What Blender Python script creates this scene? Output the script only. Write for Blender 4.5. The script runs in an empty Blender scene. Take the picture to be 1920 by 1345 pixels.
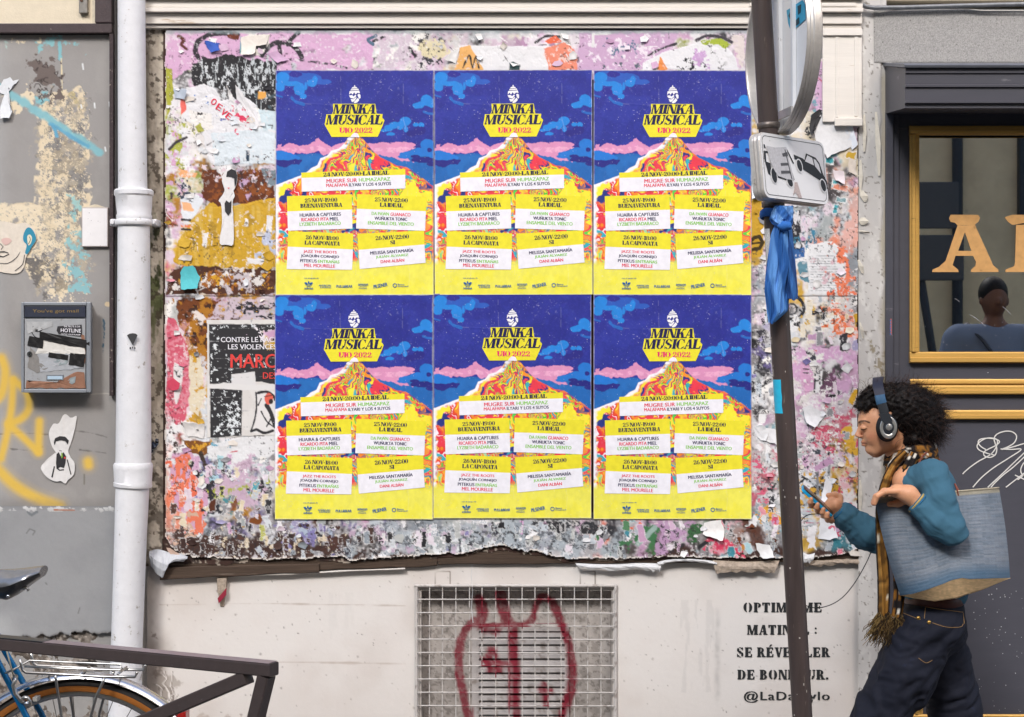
import bpy, bmesh, math, random
import numpy as np
from mathutils import Vector, Matrix

# ------------------------------------------------------------------ camera, world, sun, exposure
SC = bpy.context.scene
COL = SC.collection
DIST = 6.0            # camera to the wall plane y = 0
EYE = 1.75
cam_d = bpy.data.cameras.new("camera"); cam = bpy.data.objects.new("camera", cam_d); COL.objects.link(cam)
cam.location = (0, -DIST, EYE); cam.rotation_euler = (math.radians(90), 0, 0)
cam_d.sensor_width = 36; cam_d.lens = 36 * DIST / 3.84
cam_d.clip_start = 0.1; cam_d.clip_end = 500
SC.camera = cam
SUN_EL, SUN_AZ = math.radians(41), math.radians(-22)     # azimuth from -y (street side) towards -x (left)
w = bpy.data.worlds.new("World"); SC.world = w; w.use_nodes = True
nt = w.node_tree; nt.nodes.clear()
sky = nt.nodes.new("ShaderNodeTexSky"); sky.sky_type = 'NISHITA'; sky.sun_disc = False
sky.sun_elevation = SUN_EL; sky.sun_rotation = math.radians(180) - SUN_AZ * -1
sky.dust_density = 2.5; sky.air_density = 1.0; sky.ozone_density = 1.0
bg = nt.nodes.new("ShaderNodeBackground"); bg.inputs[1].default_value = 0.15
wo = nt.nodes.new("ShaderNodeOutputWorld")
nt.links.new(sky.outputs[0], bg.inputs[0]); nt.links.new(bg.outputs[0], wo.inputs[0])
sl = bpy.data.lights.new("sun", 'SUN'); sl.energy = 1.5; sl.angle = math.radians(13); sl.color = (1.0, 0.97, 0.93)
so = bpy.data.objects.new("sun", sl); COL.objects.link(so)
sdir = Vector((math.sin(SUN_AZ) * math.cos(SUN_EL), -math.cos(SUN_AZ) * math.cos(SUN_EL), math.sin(SUN_EL)))
so.rotation_euler = sdir.to_track_quat('Z', 'Y').to_euler()
so.location = (-3, -6, 9)
SC.view_settings.view_transform = 'Standard'; SC.view_settings.look = 'None'
SC.view_settings.gamma = 1; SC.view_settings.exposure = 0.84
SC.view_settings.use_curve_mapping = False
SC.render.resolution_x = 1024; SC.render.resolution_y = 717
SC.cycles.max_bounces = 6; SC.cycles.diffuse_bounces = 3

# ------------------------------------------------------------------ helpers
def P(X, Y, d=0.0):
    """photo pixel (1920x1345) at d metres in front of the wall -> world point"""
    s = (DIST - d) / 3000.0
    return Vector(((X - 960) * s, -d, EYE + (672.5 - Y) * s))

def lin(h, a=1.0):
    if isinstance(h, str):
        h = h.lstrip('#'); c = [int(h[i:i + 2], 16) / 255 for i in (0, 2, 4)]
    else:
        c = [v / 255 if max(h) > 1 else v for v in h]
    return tuple((v / 12.92 if v <= 0.04045 else ((v + 0.055) / 1.055) ** 2.4) for v in c)

MATS = {}
def mat(name, color=(0.5, 0.5, 0.5), rough=0.7, metal=0.0, attr=False, noise=0.0, nscale=60.0, bump=0.0, bscale=200.0,
        spec=0.35, clear=0.0, dirt=None, dirt_amt=0.0, dscale=8.0, rust=None, rust_amt=0.5, stretch=(1, 1, 1), world=False):
    if name in MATS: return MATS[name]
    m = bpy.data.materials.new(name); m.use_nodes = True
    t = m.node_tree; n = t.nodes; b = n['Principled BSDF']; L = t.links.new
    if isinstance(color, str): color = lin(color)
    b.inputs['Roughness'].default_value = rough; b.inputs['Metallic'].default_value = metal
    b.inputs['Specular IOR Level'].default_value = spec
    b.inputs['Coat Weight'].default_value = clear
    tc = n.new('ShaderNodeTexCoord'); mp = n.new('ShaderNodeMapping'); mp.inputs['Scale'].default_value = stretch
    if world: gp = n.new('ShaderNodeNewGeometry'); L(gp.outputs['Position'], mp.inputs['Vector'])
    else: L(tc.outputs['Object'], mp.inputs['Vector'])
    if attr:
        a = n.new('ShaderNodeAttribute'); a.attribute_name = 'paint'; src = a.outputs['Color']
    else:
        r = n.new('ShaderNodeRGB'); r.outputs[0].default_value = (*color, 1); src = r.outputs[0]
    def noisetex(scale, detail=6, rough_=0.6):
        q = n.new('ShaderNodeTexNoise'); q.inputs['Scale'].default_value = scale; q.inputs['Detail'].default_value = detail
        q.inputs['Roughness'].default_value = rough_; L(mp.outputs[0], q.inputs['Vector']); return q
    if noise > 0:
        q = noisetex(nscale); mr = n.new('ShaderNodeMapRange'); mr.inputs['To Min'].default_value = 1 - noise; mr.inputs['To Max'].default_value = 1 + noise
        mr.inputs['From Min'].default_value = 0.3; mr.inputs['From Max'].default_value = 0.7
        L(q.outputs['Fac'], mr.inputs['Value'])
        vm = n.new('ShaderNodeVectorMath'); vm.operation = 'SCALE'; L(src, vm.inputs[0]); L(mr.outputs[0], vm.inputs['Scale']); src = vm.outputs[0]
    def blot(colr, amt, sc, src):
        q = noisetex(sc, 10, 0.68); cr = n.new('ShaderNodeValToRGB')
        cr.color_ramp.elements[0].position = 0.66 - amt * 0.3; cr.color_ramp.elements[1].position = 0.70 - amt * 0.18
        L(q.outputs['Fac'], cr.inputs[0])
        mx = n.new('ShaderNodeMix'); mx.data_type = 'RGBA'; L(cr.outputs[0], mx.inputs['Factor']); L(src, mx.inputs['A'])
        mx.inputs['B'].default_value = (*lin(colr), 1); return mx.outputs['Result']
    if dirt: src = blot(dirt, dirt_amt, dscale, src)
    if rust: src = blot(rust, rust_amt, dscale * 3.1, src)
    L(src, b.inputs['Base Color'])
    if bump > 0:
        q = noisetex(bscale, 8); bp = n.new('ShaderNodeBump'); bp.inputs['Distance'].default_value = bump; bp.inputs['Strength'].default_value = 1
        L(q.outputs['Fac'], bp.inputs['Height']); L(bp.outputs[0], b.inputs['Normal'])
    MATS[name] = m; return m

ORG = {}
def origin(o):
    return ORG.get(o.name, Vector((0, 0, 0))) if o else Vector((0, 0, 0))
def tag(o, label=None, cat=None, group=None, kind=None):
    if label: o['label'] = label
    if cat: o['category'] = cat
    if group: o['group'] = group
    if kind: o['kind'] = kind
    return o
def thing(name, label, cat, loc, group=None):
    o = bpy.data.objects.new(name, None); COL.objects.link(o); o.location = loc; ORG[o.name] = Vector(loc)
    o.empty_display_size = 0.1
    return tag(o, label, cat, group)
def link(name, me, parent=None, org=None):
    o = bpy.data.objects.new(name, me); COL.objects.link(o)
    if parent is not None:
        o.parent = parent; ORG[o.name] = Vector(origin(parent))
    return o
def mesh(name, verts, faces, m, parent=None, smooth=False, cols=None, loc=None):
    """ONE mesh object; verts in world space"""
    v = np.asarray(verts, dtype=np.float64).reshape(-1, 3)
    if loc is None: org = np.array(origin(parent)) if parent else v.mean(0) * 1.0
    else: org = np.array(loc)
    me = bpy.data.meshes.new(name)
    vl = (v - org)
    if isinstance(faces, np.ndarray):
        nf, k = faces.shape
        me.vertices.add(len(vl)); me.vertices.foreach_set('co', vl.astype(np.float32).ravel())
        me.loops.add(nf * k); me.loops.foreach_set('vertex_index', faces.astype(np.int32).ravel())
        me.polygons.add(nf); me.polygons.foreach_set('loop_start', np.arange(0, nf * k, k, dtype=np.int32))
        me.polygons.foreach_set('loop_total', np.full(nf, k, dtype=np.int32))
        me.update(calc_edges=True)
    else:
        me.from_pydata([tuple(p) for p in vl], [], faces); me.update()
    if cols is not None:
        ca = me.color_attributes.new('paint', 'FLOAT_COLOR', 'POINT')
        c4 = np.ones((len(vl), 4), np.float32); c4[:, :3] = cols; ca.data.foreach_set('color', c4.ravel())
    if smooth: me.polygons.foreach_set('use_smooth', np.ones(len(me.polygons), bool))
    for q in (m if isinstance(m, (list, tuple)) else [m]): me.materials.append(q)
    o = bpy.data.objects.new(name, me); COL.objects.link(o)
    if parent is not None: o.parent = parent; ORG[o.name] = Vector(origin(parent))
    else: o.location = org; ORG[o.name] = Vector(org)
    return o

class MB:
    """collects shapes, builds one mesh"""
    def __init__(s): s.v = []; s.f = []
    def add(s, v, f):
        k = len(s.v); s.v += [tuple(p) for p in v]; s.f += [tuple(i + k for i in q) for q in f]; return s
    def box(s, x0, x1, y0, y1, z0, z1, bev=0.0):
        x0, x1 = min(x0, x1), max(x0, x1); y0, y1 = min(y0, y1), max(y0, y1); z0, z1 = min(z0, z1), max(z0, z1)
        if bev <= 0:
            v = [(x, y, z) for x in (x0, x1) for y in (y0, y1) for z in (z0, z1)]
            f = [(0, 1, 3, 2), (4, 6, 7, 5), (0, 4, 5, 1), (2, 3, 7, 6), (0, 2, 6, 4), (1, 5, 7, 3)]
            return s.add(v, f)
        bm = bmesh.new(); bmesh.ops.create_cube(bm, size=1)
        for v in bm.verts:
            v.co = Vector(((x0 + x1) / 2 + v.co.x * (x1 - x0), (y0 + y1) / 2 + v.co.y * (y1 - y0), (z0 + z1) / 2 + v.co.z * (z1 - z0)))
        bmesh.ops.bevel(bm, geom=bm.edges[:], offset=bev, segments=2, affect='EDGES', profile=0.6)
        return s.bm(bm)
    def bm(s, bm):
        bm.verts.index_update(); s.add([v.co.copy() for v in bm.verts], [[v.index for v in f.verts] for f in bm.faces]); bm.free(); return s
    def hexa(s, a, b):
        """a, b: 4-point rings (front and back)"""
        return s.add(list(a) + list(b), [(0, 1, 2, 3), (7, 6, 5, 4), (0, 4, 5, 1), (1, 5, 6, 2), (2, 6, 7, 3), (3, 7, 4, 0)])
    def tube(s, pts, r, seg=10, caps=True, closed=False, flat=None):
        pts = [Vector(p) for p in pts]; n = len(pts); k0 = len(s.v); up = None
        R = r if isinstance(r, (list, tuple)) else [r] * n
        for i, p in enumerate(pts):
            if closed: t = (pts[(i + 1) % n] - pts[i - 1])
            else: t = pts[min(i + 1, n - 1)] - pts[max(i - 1, 0)]
            t.normalize()
            if up is None:
                up = Vector((0, 0, 1)) if abs(t.z) < 0.9 else Vector((0, 1, 0))
            a = up - t * up.dot(t)
            if a.length < 1e-6: a = t.orthogonal()
            a.normalize(); up = a; b = t.cross(a)
            for j in range(seg):
                q = 2 * math.pi * j / seg
                fa, fb = (1, 1) if flat is None else flat
                s.v.append(tuple(p + (a * math.cos(q) * fa + b * math.sin(q) * fb) * R[i]))
        rng = n if closed else n - 1
        for i in range(rng):
            for j in range(seg):
                a0 = k0 + i * seg + j; a1 = k0 + i * seg + (j + 1) % seg
                b0 = k0 + ((i + 1) % n) * seg + j; b1 = k0 + ((i + 1) % n) * seg + (j + 1) % seg
                s.f.append((a0, a1, b1, b0))
        if caps and not closed:
            s.f.append(tuple(k0 + j for j in range(seg))[::-1]); s.f.append(tuple(k0 + (n - 1) * seg + j for j in range(seg)))
        return s
    def prism(s, poly, y0, y1):
        """poly: list of (x,z); extruded in y"""
        n = len(poly); v = [(x, y0, z) for x, z in poly] + [(x, y1, z) for x, z in poly]
        f = [tuple(range(n)), tuple(range(2 * n - 1, n - 1, -1))] + [(i, i + n, (i + 1) % n + n, (i + 1) % n) for i in range(n)]
        return s.add(v, f)
    def build(s, name, m, parent=None, smooth=False, label=None, auto=None, cols=None):
        o = mesh(name, s.v, s.f, m, parent, smooth, cols)
        if auto: o.data.set_sharp_from_angle(angle=math.radians(auto)) if hasattr(o.data, 'set_sharp_from_angle') else None
        if label: o['label'] = label
        return o

def smooth_auto(o, deg=40):
    o.data.polygons.foreach_set('use_smooth', np.ones(len(o.data.polygons), bool))
    o.data.set_sharp_from_angle(angle=math.radians(deg)); return o

# ------------------------------------------------------------------ noise and painting on fine grids
_rs = np.random.RandomState(7); _T = _rs.rand(512, 512).astype(np.float32)
def vnoise(x, y, seed=0):
    x = x + seed * 17.31; y = y + seed * 9.73
    xi = np.floor(x).astype(np.int64); yi = np.floor(y).astype(np.int64); fx = (x - xi); fy = (y - yi)
    fx = fx * fx * (3 - 2 * fx); fy = fy * fy * (3 - 2 * fy)
    a = _T[yi & 511, xi & 511]; b = _T[yi & 511, (xi + 1) & 511]; c = _T[(yi + 1) & 511, xi & 511]; d = _T[(yi + 1) & 511, (xi + 1) & 511]
    return (a * (1 - fx) + b * fx) * (1 - fy) + (c * (1 - fx) + d * fx) * fy
def fbm(x, y, size, octv=4, seed=0, gain=0.55):
    v = 0; amp = 1; tot = 0; f = 1.0 / size
    for o in range(octv):
        v = v + amp * vnoise(x * f, y * f, seed + o * 3.7); tot += amp; amp *= gain; f *= 2.03
    return v / tot
def sstep(a, b, x):
    t = np.clip((x - a) / (b - a + 1e-9), 0, 1); return t * t * (3 - 2 * t)
def sd_poly(X, Y, pts):
    d = np.full(X.shape, 1e18); inside = np.zeros(X.shape, bool); n = len(pts)
    for i in range(n):
        x0, y0 = pts[i]; x1, y1 = pts[(i + 1) % n]; ex, ey = x1 - x0, y1 - y0
        wx, wy = X - x0, Y - y0; t = np.clip((wx * ex + wy * ey) / (ex * ex + ey * ey + 1e-12), 0, 1)
        d = np.minimum(d, (wx - ex * t) ** 2 + (wy - ey * t) ** 2)
        c = ((y0 > Y) != (y1 > Y)) & (X < (x1 - x0) * (Y - y0) / (y1 - y0 + 1e-12) + x0)
        inside ^= c
    d = np.sqrt(d); return np.where(inside, -d, d)
def sd_line(X, Y, pts):
    d = np.full(X.shape, 1e18)
    for i in range(len(pts) - 1):
        x0, y0 = pts[i]; x1, y1 = pts[i + 1]; ex, ey = x1 - x0, y1 - y0
        wx, wy = X - x0, Y - y0; t = np.clip((wx * ex + wy * ey) / (ex * ex + ey * ey + 1e-12), 0, 1)
        d = np.minimum(d, (wx - ex * t) ** 2 + (wy - ey * t) ** 2)
    return np.sqrt(d)
def catmull(pts, k=8, closed=False):
    out = []; n = len(pts)
    for i in range(n if closed else n - 1):
        g = lambda j: np.array(pts[j % n] if closed else pts[min(max(j, 0), n - 1)], float)
        p0, p1, p2, p3 = g(i - 1), g(i), g(i + 1), g(i + 2)
        for t in np.arange(k) / k:
            out.append(tuple(0.5 * (2 * p1 + (p2 - p0) * t + (2 * p0 - 5 * p1 + 4 * p2 - p3) * t * t + (3 * p1 - p0 - 3 * p2 + p3) * t ** 3)))
    if not closed: out.append(tuple(np.array(pts[-1], float)))
    return out

class Canvas:
    def __init__(s, x0, y0, x1, y1, step, base):
        nx = int(round((x1 - x0) / step)) + 1; ny = int(round((y1 - y0) / step)) + 1
        s.x = np.linspace(x0, x1, nx); s.y = np.linspace(y0, y1, ny); s.X, s.Y = np.meshgrid(s.x, s.y)
        s.c = np.empty(s.X.shape + (3,)); s.c[:] = lin(base); s.h = np.zeros(s.X.shape); s.keep = np.ones(s.X.shape, bool)
    def win(s, x0, y0, x1, y1):
        i0 = max(np.searchsorted(s.x, x0) - 1, 0); i1 = min(np.searchsorted(s.x, x1) + 1, len(s.x))
        j0 = max(np.searchsorted(s.y, y0) - 1, 0); j1 = min(np.searchsorted(s.y, y1) + 1, len(s.y))
        return (slice(j0, j1), slice(i0, i1))
    def put(s, sl, m, color, h=0.0, flat=None):
        if m.size == 0: return
        c = np.array(lin(color)) if isinstance(color, str) else np.asarray(color)
        s.c[sl] = s.c[sl] * (1 - m[..., None]) + c * m[..., None]
        if flat is not None: s.h[sl] = s.h[sl] * (1 - m) + flat * m
        if h: s.h[sl] += h * m
    def poly(s, pts, color, rough=0, size=12, soft=1.0, seed=0, h=0.0, alpha=1.0, flat=None, texture=0.0, tsize=5):
        xs = [p[0] for p in pts]; ys = [p[1] for p in pts]; b = rough * 1.5 + soft + 2
        sl = s.win(min(xs) - b, min(ys) - b, max(xs) + b, max(ys) + b); X, Y = s.X[sl], s.Y[sl]
        if X.size == 0: return
        d = sd_poly(X, Y, pts)
        if rough: d = d + (fbm(X, Y, size, 4, seed) - 0.5) * 2 * rough
        m = np.clip(0.5 - d / soft, 0, 1) * alpha
        if texture: m = m * sstep(texture - 0.1, texture + 0.1, fbm(X, Y, tsize, 4, seed + 5))
        s.put(sl, m, color, h, flat); return sl, d
    def line(s, pts, wd, color, soft=1.0, rough=0, size=8, seed=0, alpha=1.0, h=0.0, texture=0.0, tsize=4):
        xs = [p[0] for p in pts]; ys = [p[1] for p in pts]; b = wd + rough * 2 + soft + 2
        sl = s.win(min(xs) - b, min(ys) - b, max(xs) + b, max(ys) + b); X, Y = s.X[sl], s.Y[sl]
        if X.size == 0: return
        d = sd_line(X, Y, pts) - wd / 2
        if rough: d = d + (fbm(X, Y, size, 4, seed) - 0.5) * 2 * rough
        m = np.clip(0.5 - d / soft, 0, 1) * alpha
        if texture: m = m * sstep(texture - 0.1, texture + 0.1, fbm(X, Y, tsize, 4, seed + 5))
        s.put(sl, m, color, h)
    def ell(s, cx, cy, rx, ry, color, **k):
        pts = [(cx + rx * math.cos(a), cy + ry * math.sin(a)) for a in np.linspace(0, 2 * math.pi, 20, endpoint=False)]
        return s.poly(pts, color, **k)
    def blotch(s, box, size, thr, color, seed=0, soft=0.04, octv=5, h=0.0, alpha=1.0, fade=20, sx=1.0, sy=1.0, gain=0.6):
        """noise-shaped flecks inside a box whose borders fade"""
        x0, y0, x1, y1 = box; sl = s.win(x0 - fade, y0 - fade, x1 + fade, y1 + fade); X, Y = s.X[sl], s.Y[sl]
        if X.size == 0: return
        n = fbm(X * sx, Y * sy, size, octv, seed, gain)
        e = np.minimum(np.minimum(X - x0, x1 - X), np.minimum(Y - y0, y1 - Y)) / max(fade, 1e-3)
        n = n - np.clip(0.5 - e * 0.5, 0, 1) * 0.35 * (e < 1)
        s.put(sl, sstep(thr - soft, thr + soft, n) * alpha, color, h)
    def tear(s, cx, cy, wd, ht, color, rot=0.0, seed=0, rim=3.0, amp=None, h=0.25, rimcol='#e8e6e6', print_=None):
        """a torn scrap of paper: ragged outline, pale torn rim, printed middle"""
        r = math.hypot(wd, ht) / 2 + 8; sl = s.win(cx - r, cy - r, cx + r, cy + r); X, Y = s.X[sl], s.Y[sl]
        if X.size == 0: return
        ca, sa = math.cos(rot), math.sin(rot); u = (X - cx) * ca + (Y - cy) * sa; v = -(X - cx) * sa + (Y - cy) * ca
        a = amp if amp is not None else min(wd, ht) * 0.35
        d = np.maximum(np.abs(u) - wd / 2, np.abs(v) - ht / 2) + (fbm(X, Y, max(min(wd, ht) * 0.7, 4), 5, seed, 0.62) - 0.5) * 2 * a
        m = np.clip(0.5 - d / 1.2, 0, 1); s.put(sl, m, rimcol, h)
        d2 = d + rim * (0.3 + 1.6 * fbm(X, Y, 14, 3, seed + 3)); m2 = np.clip(0.5 - d2 / 1.2, 0, 1); s.put(sl, m2, color)
        if print_:
            n = fbm(X, Y, 5, 4, seed + 8, 0.7); s.put(sl, m2 * sstep(0.54, 0.58, n), print_)
    def build(s, name, m, parent, d, relief=0.001, thick=None, org=None):
        """turn the painted grid into real relief: a point on the plane y=-d, displaced towards the street by h mm"""
        k = (DIST - d) / 3000.0; ny, nx = s.X.shape
        V = np.empty((ny, nx, 3)); V[..., 0] = (s.X - 960) * k; V[..., 2] = EYE + (672.5 - s.Y) * k; V[..., 1] = -d - s.h * relief
        idx = np.arange(ny * nx).reshape(ny, nx)
        q = np.stack([idx[:-1, :-1], idx[1:, :-1], idx[1:, 1:], idx[:-1, 1:]], -1)
        kq = s.keep[:-1, :-1] & s.keep[1:, 1:] & s.keep[1:, :-1] & s.keep[:-1, 1:]
        q = q[kq]; used = np.unique(q); re = np.full(ny * nx, -1); re[used] = np.arange(len(used))
        return mesh(name, V.reshape(-1, 3)[used], re[q], m, parent, True, s.c.reshape(-1, 3)[used])

# ------------------------------------------------------------------ lettering
def text_shape(txt, bold=0.0, space=1.0):
    cu = bpy.data.curves.new('t', 'FONT'); cu.body = txt; cu.size = 1; cu.resolution_u = 3; cu.offset = bold
    cu.align_x = 'LEFT'; cu.space_character = space
    o = bpy.data.objects.new('t', cu); COL.objects.link(o); dg = bpy.context.evaluated_depsgraph_get(); dg.update()
    me = bpy.data.meshes.new_from_object(o.evaluated_get(dg)); v = np.array([tuple(q.co) for q in me.vertices]); f = [tuple(p.vertices) for p in me.polygons]
    bpy.data.objects.remove(o); bpy.data.curves.remove(cu); bpy.data.meshes.remove(me); return v, f
class Ink:
    """flat print laid on a plane: 2D shapes in photo pixels"""
    def __init__(s): s.v = []; s.f = []; s.k = 0
    def shape(s, pts, f=None):
        k = len(s.v); e = (s.k % 7) * 0.00004; s.k += 1
        s.v += [(p[0], p[1], e) for p in pts]
        s.f += [tuple(i + k for i in q) for q in f] if f is not None else [tuple(range(k, k + len(pts)))]
        return s
    def text(s, txt, cx, cy, width, height, rot=0.0, bold=0.0, shear=0.0, align='c', gap=None):
        """cap text centred on (cx,cy), fitted to width x height in pixels, rot in degrees clockwise"""
        if bold:      # heavier strokes: the same shapes laid twice, a hair apart
            sh_ = bold * height * 1.5; a = math.radians(rot)
            for q in (-.5, .5): s.text(txt, cx + q * sh_ * math.cos(a), cy + q * sh_ * math.sin(a), width - sh_, height, rot, 0, shear)
            return s
        v, f = text_shape(txt, 0); x0, x1 = v[:, 0].min(), v[:, 0].max(); y0, y1 = v[:, 1].min(), v[:, 1].max()
        u = (v[:, 0] - (x0 + x1) / 2) * width / (x1 - x0); w_ = -(v[:, 1] - (y0 + y1) / 2) * height / (y1 - y0)
        u = u - w_ * shear; a = math.radians(rot)
        s.shape(np.stack([cx + u * math.cos(a) - w_ * math.sin(a), cy + u * math.sin(a) + w_ * math.cos(a)], 1), f); return s
    def stroke(s, pts, wd, taper=False):
        n = len(pts); L_ = []; R_ = []
        for i in range(n):
            a = np.array(pts[max(i - 1, 0)], float); b = np.array(pts[min(i + 1, n - 1)], float); t = b - a; t /= (np.linalg.norm(t) + 1e-9)
            nn = np.array((-t[1], t[0])) * wd / 2 * (math.sin(math.pi * (i + 0.5) / n) ** 0.5 if taper else 1); p = np.array(pts[i], float)
            L_.append(p + nn); R_.append(p - nn)
        s.shape(L_ + R_, [(i, i + 1, n + i + 1, n + i) for i in range(n - 1)]); return s
    def build(s, name, m, parent, d, y=None):
        k = (DIST - d) / 3000.0; yy = -d
        V = [((x - 960) * k, yy - e, EYE + (672.5 - q) * k) for x, q, e in s.v]
        return mesh(name, V, s.f, m, parent)

# a high-contrast serif face drawn as polygons on a cap height of 1 (x right, y up)
def _glyphs():
    G = {}; T = 0.27; h = 0.10
    def st(x, t=T, y0=0.0, y1=1.0, sl=0.05, sr=0.05):      # stem with serifs
        return [[(x, y0), (x + t, y0), (x + t, y1), (x, y1)], [(x - sl, y0), (x + t + sr, y0), (x + t + sr, y0 + h), (x - sl, y0 + h)],
                [(x - sl, y1 - h), (x + t + sr, y1 - h), (x + t + sr, y1), (x - sl, y1)]]
    def arc(cx, cy, rx, ry, a0, a1, tv, th, n=10):           # swelling arc: thickness tv at the sides, th at top and bottom
        P_ = []
        for i in range(n):
            q = []
            for a in (math.radians(a0 + (a1 - a0) * i / n), math.radians(a0 + (a1 - a0) * (i + 1) / n)):
                t = th + (tv - th) * abs(math.cos(a)) ** 1.3; q.append(((cx + rx * math.cos(a), cy + ry * math.sin(a)), (cx + (rx - t) * math.cos(a), cy + (ry - min(t, ry * .8) * (0.35 + 0.65 * abs(math.cos(a))) - (0 if abs(math.cos(a)) > .5 else 0)) * math.sin(a))))
            P_.append([q[0][0], q[1][0], q[1][1], q[0][1]])
        return P_
    def dg(x0, y0, x1, y1, t): return [[(x0, y0), (x0 + t, y0), (x1 + t, y1), (x1, y1)]]
    G['I'] = (st(0.06), 0.36)
    G['L'] = (st(0.06) + [[(0.3, 0), (0.7, 0), (0.74, 0.32), (0.66, 0.32), (0.6, h), (0.3, h)]], 0.74)
    G['E'] = (st(0.06) + [[(0.3, 0), (0.7, 0), (0.74, 0.3), (0.66, 0.3), (0.6, h), (0.3, h)], [(0.3, 1), (0.68, 1), (0.7, .72), (0.63, .72), (0.58, 1 - h), (0.3, 1 - h)],
              [(0.3, .46), (.5, .46), (.5, .36), (.57, .36), (.57, .66), (.5, .66), (.5, .54), (.3, .54)]], 0.76)
    G['T'] = (st(0.24) + [[(0.0, 1), (0.02, .7), (.09, .7), (.14, 1 - h), (.24, 1 - h), (.24, 1)], [(.48, 1), (.48, 1 - h), (.6, 1 - h), (.65, .7), (.72, .7), (.74, 1)]], 0.76)
    G['N'] = (st(0.06, h) + st(0.68, h) + dg(0.1, 1, 0.52, 0, 0.24), 0.82)
    G['M'] = (st(0.06, h) + st(0.72, T) + dg(0.1, 1, 0.36, 0, 0.2) + dg(0.72, 1, 0.42, 0, 0.08), 1.04)
    G['V'] = (dg(0.05, 1, 0.3, 0, 0.22) + dg(0.62, 1, 0.38, 0, 0.08) + [[(0, 1), (.36, 1), (.36, 1 - h), (0, 1 - h)], [(.54, 1), (.78, 1), (.78, 1 - h), (.54, 1 - h)]], 0.74)
    G['A'] = (dg(0.06, 0, 0.34, 1, 0.07) + dg(0.48, 0, 0.32, 1, 0.24) + [[(.18, .28), (.56, .28), (.56, .35), (.2, .35)], [(0, 0), (.22, 0), (.22, h), (0, h)], [(.42, 0), (.8, 0), (.8, h), (.42, h)]], 0.78)
    G['K'] = (st(0.06) + dg(0.28, .42, 0.62, 1, 0.09) + dg(0.54, 0, 0.36, .62, 0.24) + [[(.52, 1), (.8, 1), (.8, 1 - h), (.52, 1 - h)], [(.46, 0), (.86, 0), (.86, h), (.46, h)]], 0.82)
    G['U'] = ([[(.08, .35), (.08 + T, .35), (.08 + T, 1), (.08, 1)], [(.66, .35), (.66 + h, .35), (.66 + h, 1), (.66, 1)], [(0, 1), (.38, 1), (.38, 1 - h), (0, 1 - h)], [(.56, 1), (.82, 1), (.82, 1 - h), (.56, 1 - h)]] + arc(.405, .36, .325, .38, 180, 360, .2, .12), 0.82)
    G['O'] = (arc(.43, .5, .41, .52, 0, 360, .26, .07, 20), 0.88); G['0'] = (arc(.34, .5, .32, .52, 0, 360, .22, .07, 18), 0.7)
    G['C'] = (arc(.43, .5, .41, .52, 50, 310, .26, .07, 16) + [[(.66, .99), (.72, .99), (.74, .64), (.68, .64)], [(.66, .2), (.74, .3), (.72, .1), (.62, .04)]], 0.78)
    G['D'] = (st(0.06) + arc(.36, .5, .44, .5, -90, 90, .26, h, 12), 0.84)
    G['P'] = (st(0.06) + arc(.34, .73, .34, .27, -90, 90, .22, h), 0.7)
    G['B'] = (st(0.06) + arc(.34, .75, .31, .25, -90, 90, .22, h) + arc(.34, .27, .38, .27, -90, 90, .24, h), 0.76)
    G['R'] = (st(0.06) + arc(.34, .73, .34, .27, -90, 90, .22, h) + dg(.56, 0, .34, .5, .24) + [[(.5, 0), (.86, 0), (.86, h), (.5, h)]], 0.82)
    G['S'] = (arc(.34, .73, .3, .29, 30, 230, .2, .08, 10) + arc(.36, .28, .32, .3, -150, 50, .2, .08, 10) + dg(.3, .36, .08, .66, .3) + [[(.58, 1), (.63, 1), (.63, .7), (.58, .7)], [(.05, 0), (.1, 0), (.1, .32), (.05, .32)]], 0.72)
    G['1'] = (st(0.16) + [[(0.0, .82), (.16, .9), (.16, 1), (0.02, .88)]], 0.5)
    G['2'] = (arc(.32, .72, .28, .3, -20, 200, .2, .07, 10) + [[(.04, 0), (.62, 0), (.64, .26), (.56, .26), (.5, .14), (.04, .14)], [(.04, .1), (.2, .1), (.6, .66), (.4, .6)]], 0.68)
    G['4'] = ([[(.36, 0), (.58, 0), (.58, 1), (.36, 1)], [(0, .22), (.7, .22), (.7, .3), (0, .3)], [(0, .3), (.07, .3), (.42, 1), (.36, 1)]], 0.74)
    G['5'] = (arc(.3, .32, .32, .33, -140, 120, .22, .08, 12) + [[(.08, .5), (.14, .5), (.14, 1), (.08, 1)], [(.08, .86), (.56, .86), (.56, 1), (.08, 1)]], 0.66)
    G['6'] = (arc(.34, .32, .32, .34, 0, 360, .22, .07, 16) + [[(.02, .36), (.2, .36), (.36, .8), (.56, 1), (.4, 1), (.12, .76)]], 0.7)
    G['9'] = (arc(.34, .68, .32, .34, 0, 360, .22, .07, 16) + [[(.66, .64), (.48, .64), (.32, .2), (.12, 0), (.28, 0), (.56, .24)]], 0.7)
    G['8'] = (arc(.34, .74, .28, .27, 0, 360, .2, .07, 14) + arc(.34, .27, .32, .29, 0, 360, .22, .07, 14), 0.7)
    G['3'] = (arc(.3, .74, .28, .27, -90, 150, .2, .07, 12) + arc(.3, .27, .32, .29, -150, 90, .22, .07, 12), 0.66)
    G[':'] = ([[(.06, .1), (.2, .1), (.2, .28), (.06, .28)], [(.06, .55), (.2, .55), (.2, .73), (.06, .73)]], 0.26)
    G['H'] = (st(0.06) + st(0.56) + [[(.3, .45), (.56, .45), (.56, .55), (.3, .55)]], 0.9); G['.'] = ([[(.04, 0), (.24, 0), (.24, .2), (.04, .2)]], .3)
    G['É'] = (G['E'][0] + [[(.3, 1.08), (.42, 1.08), (.62, 1.3), (.46, 1.3)]], .76)
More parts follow.
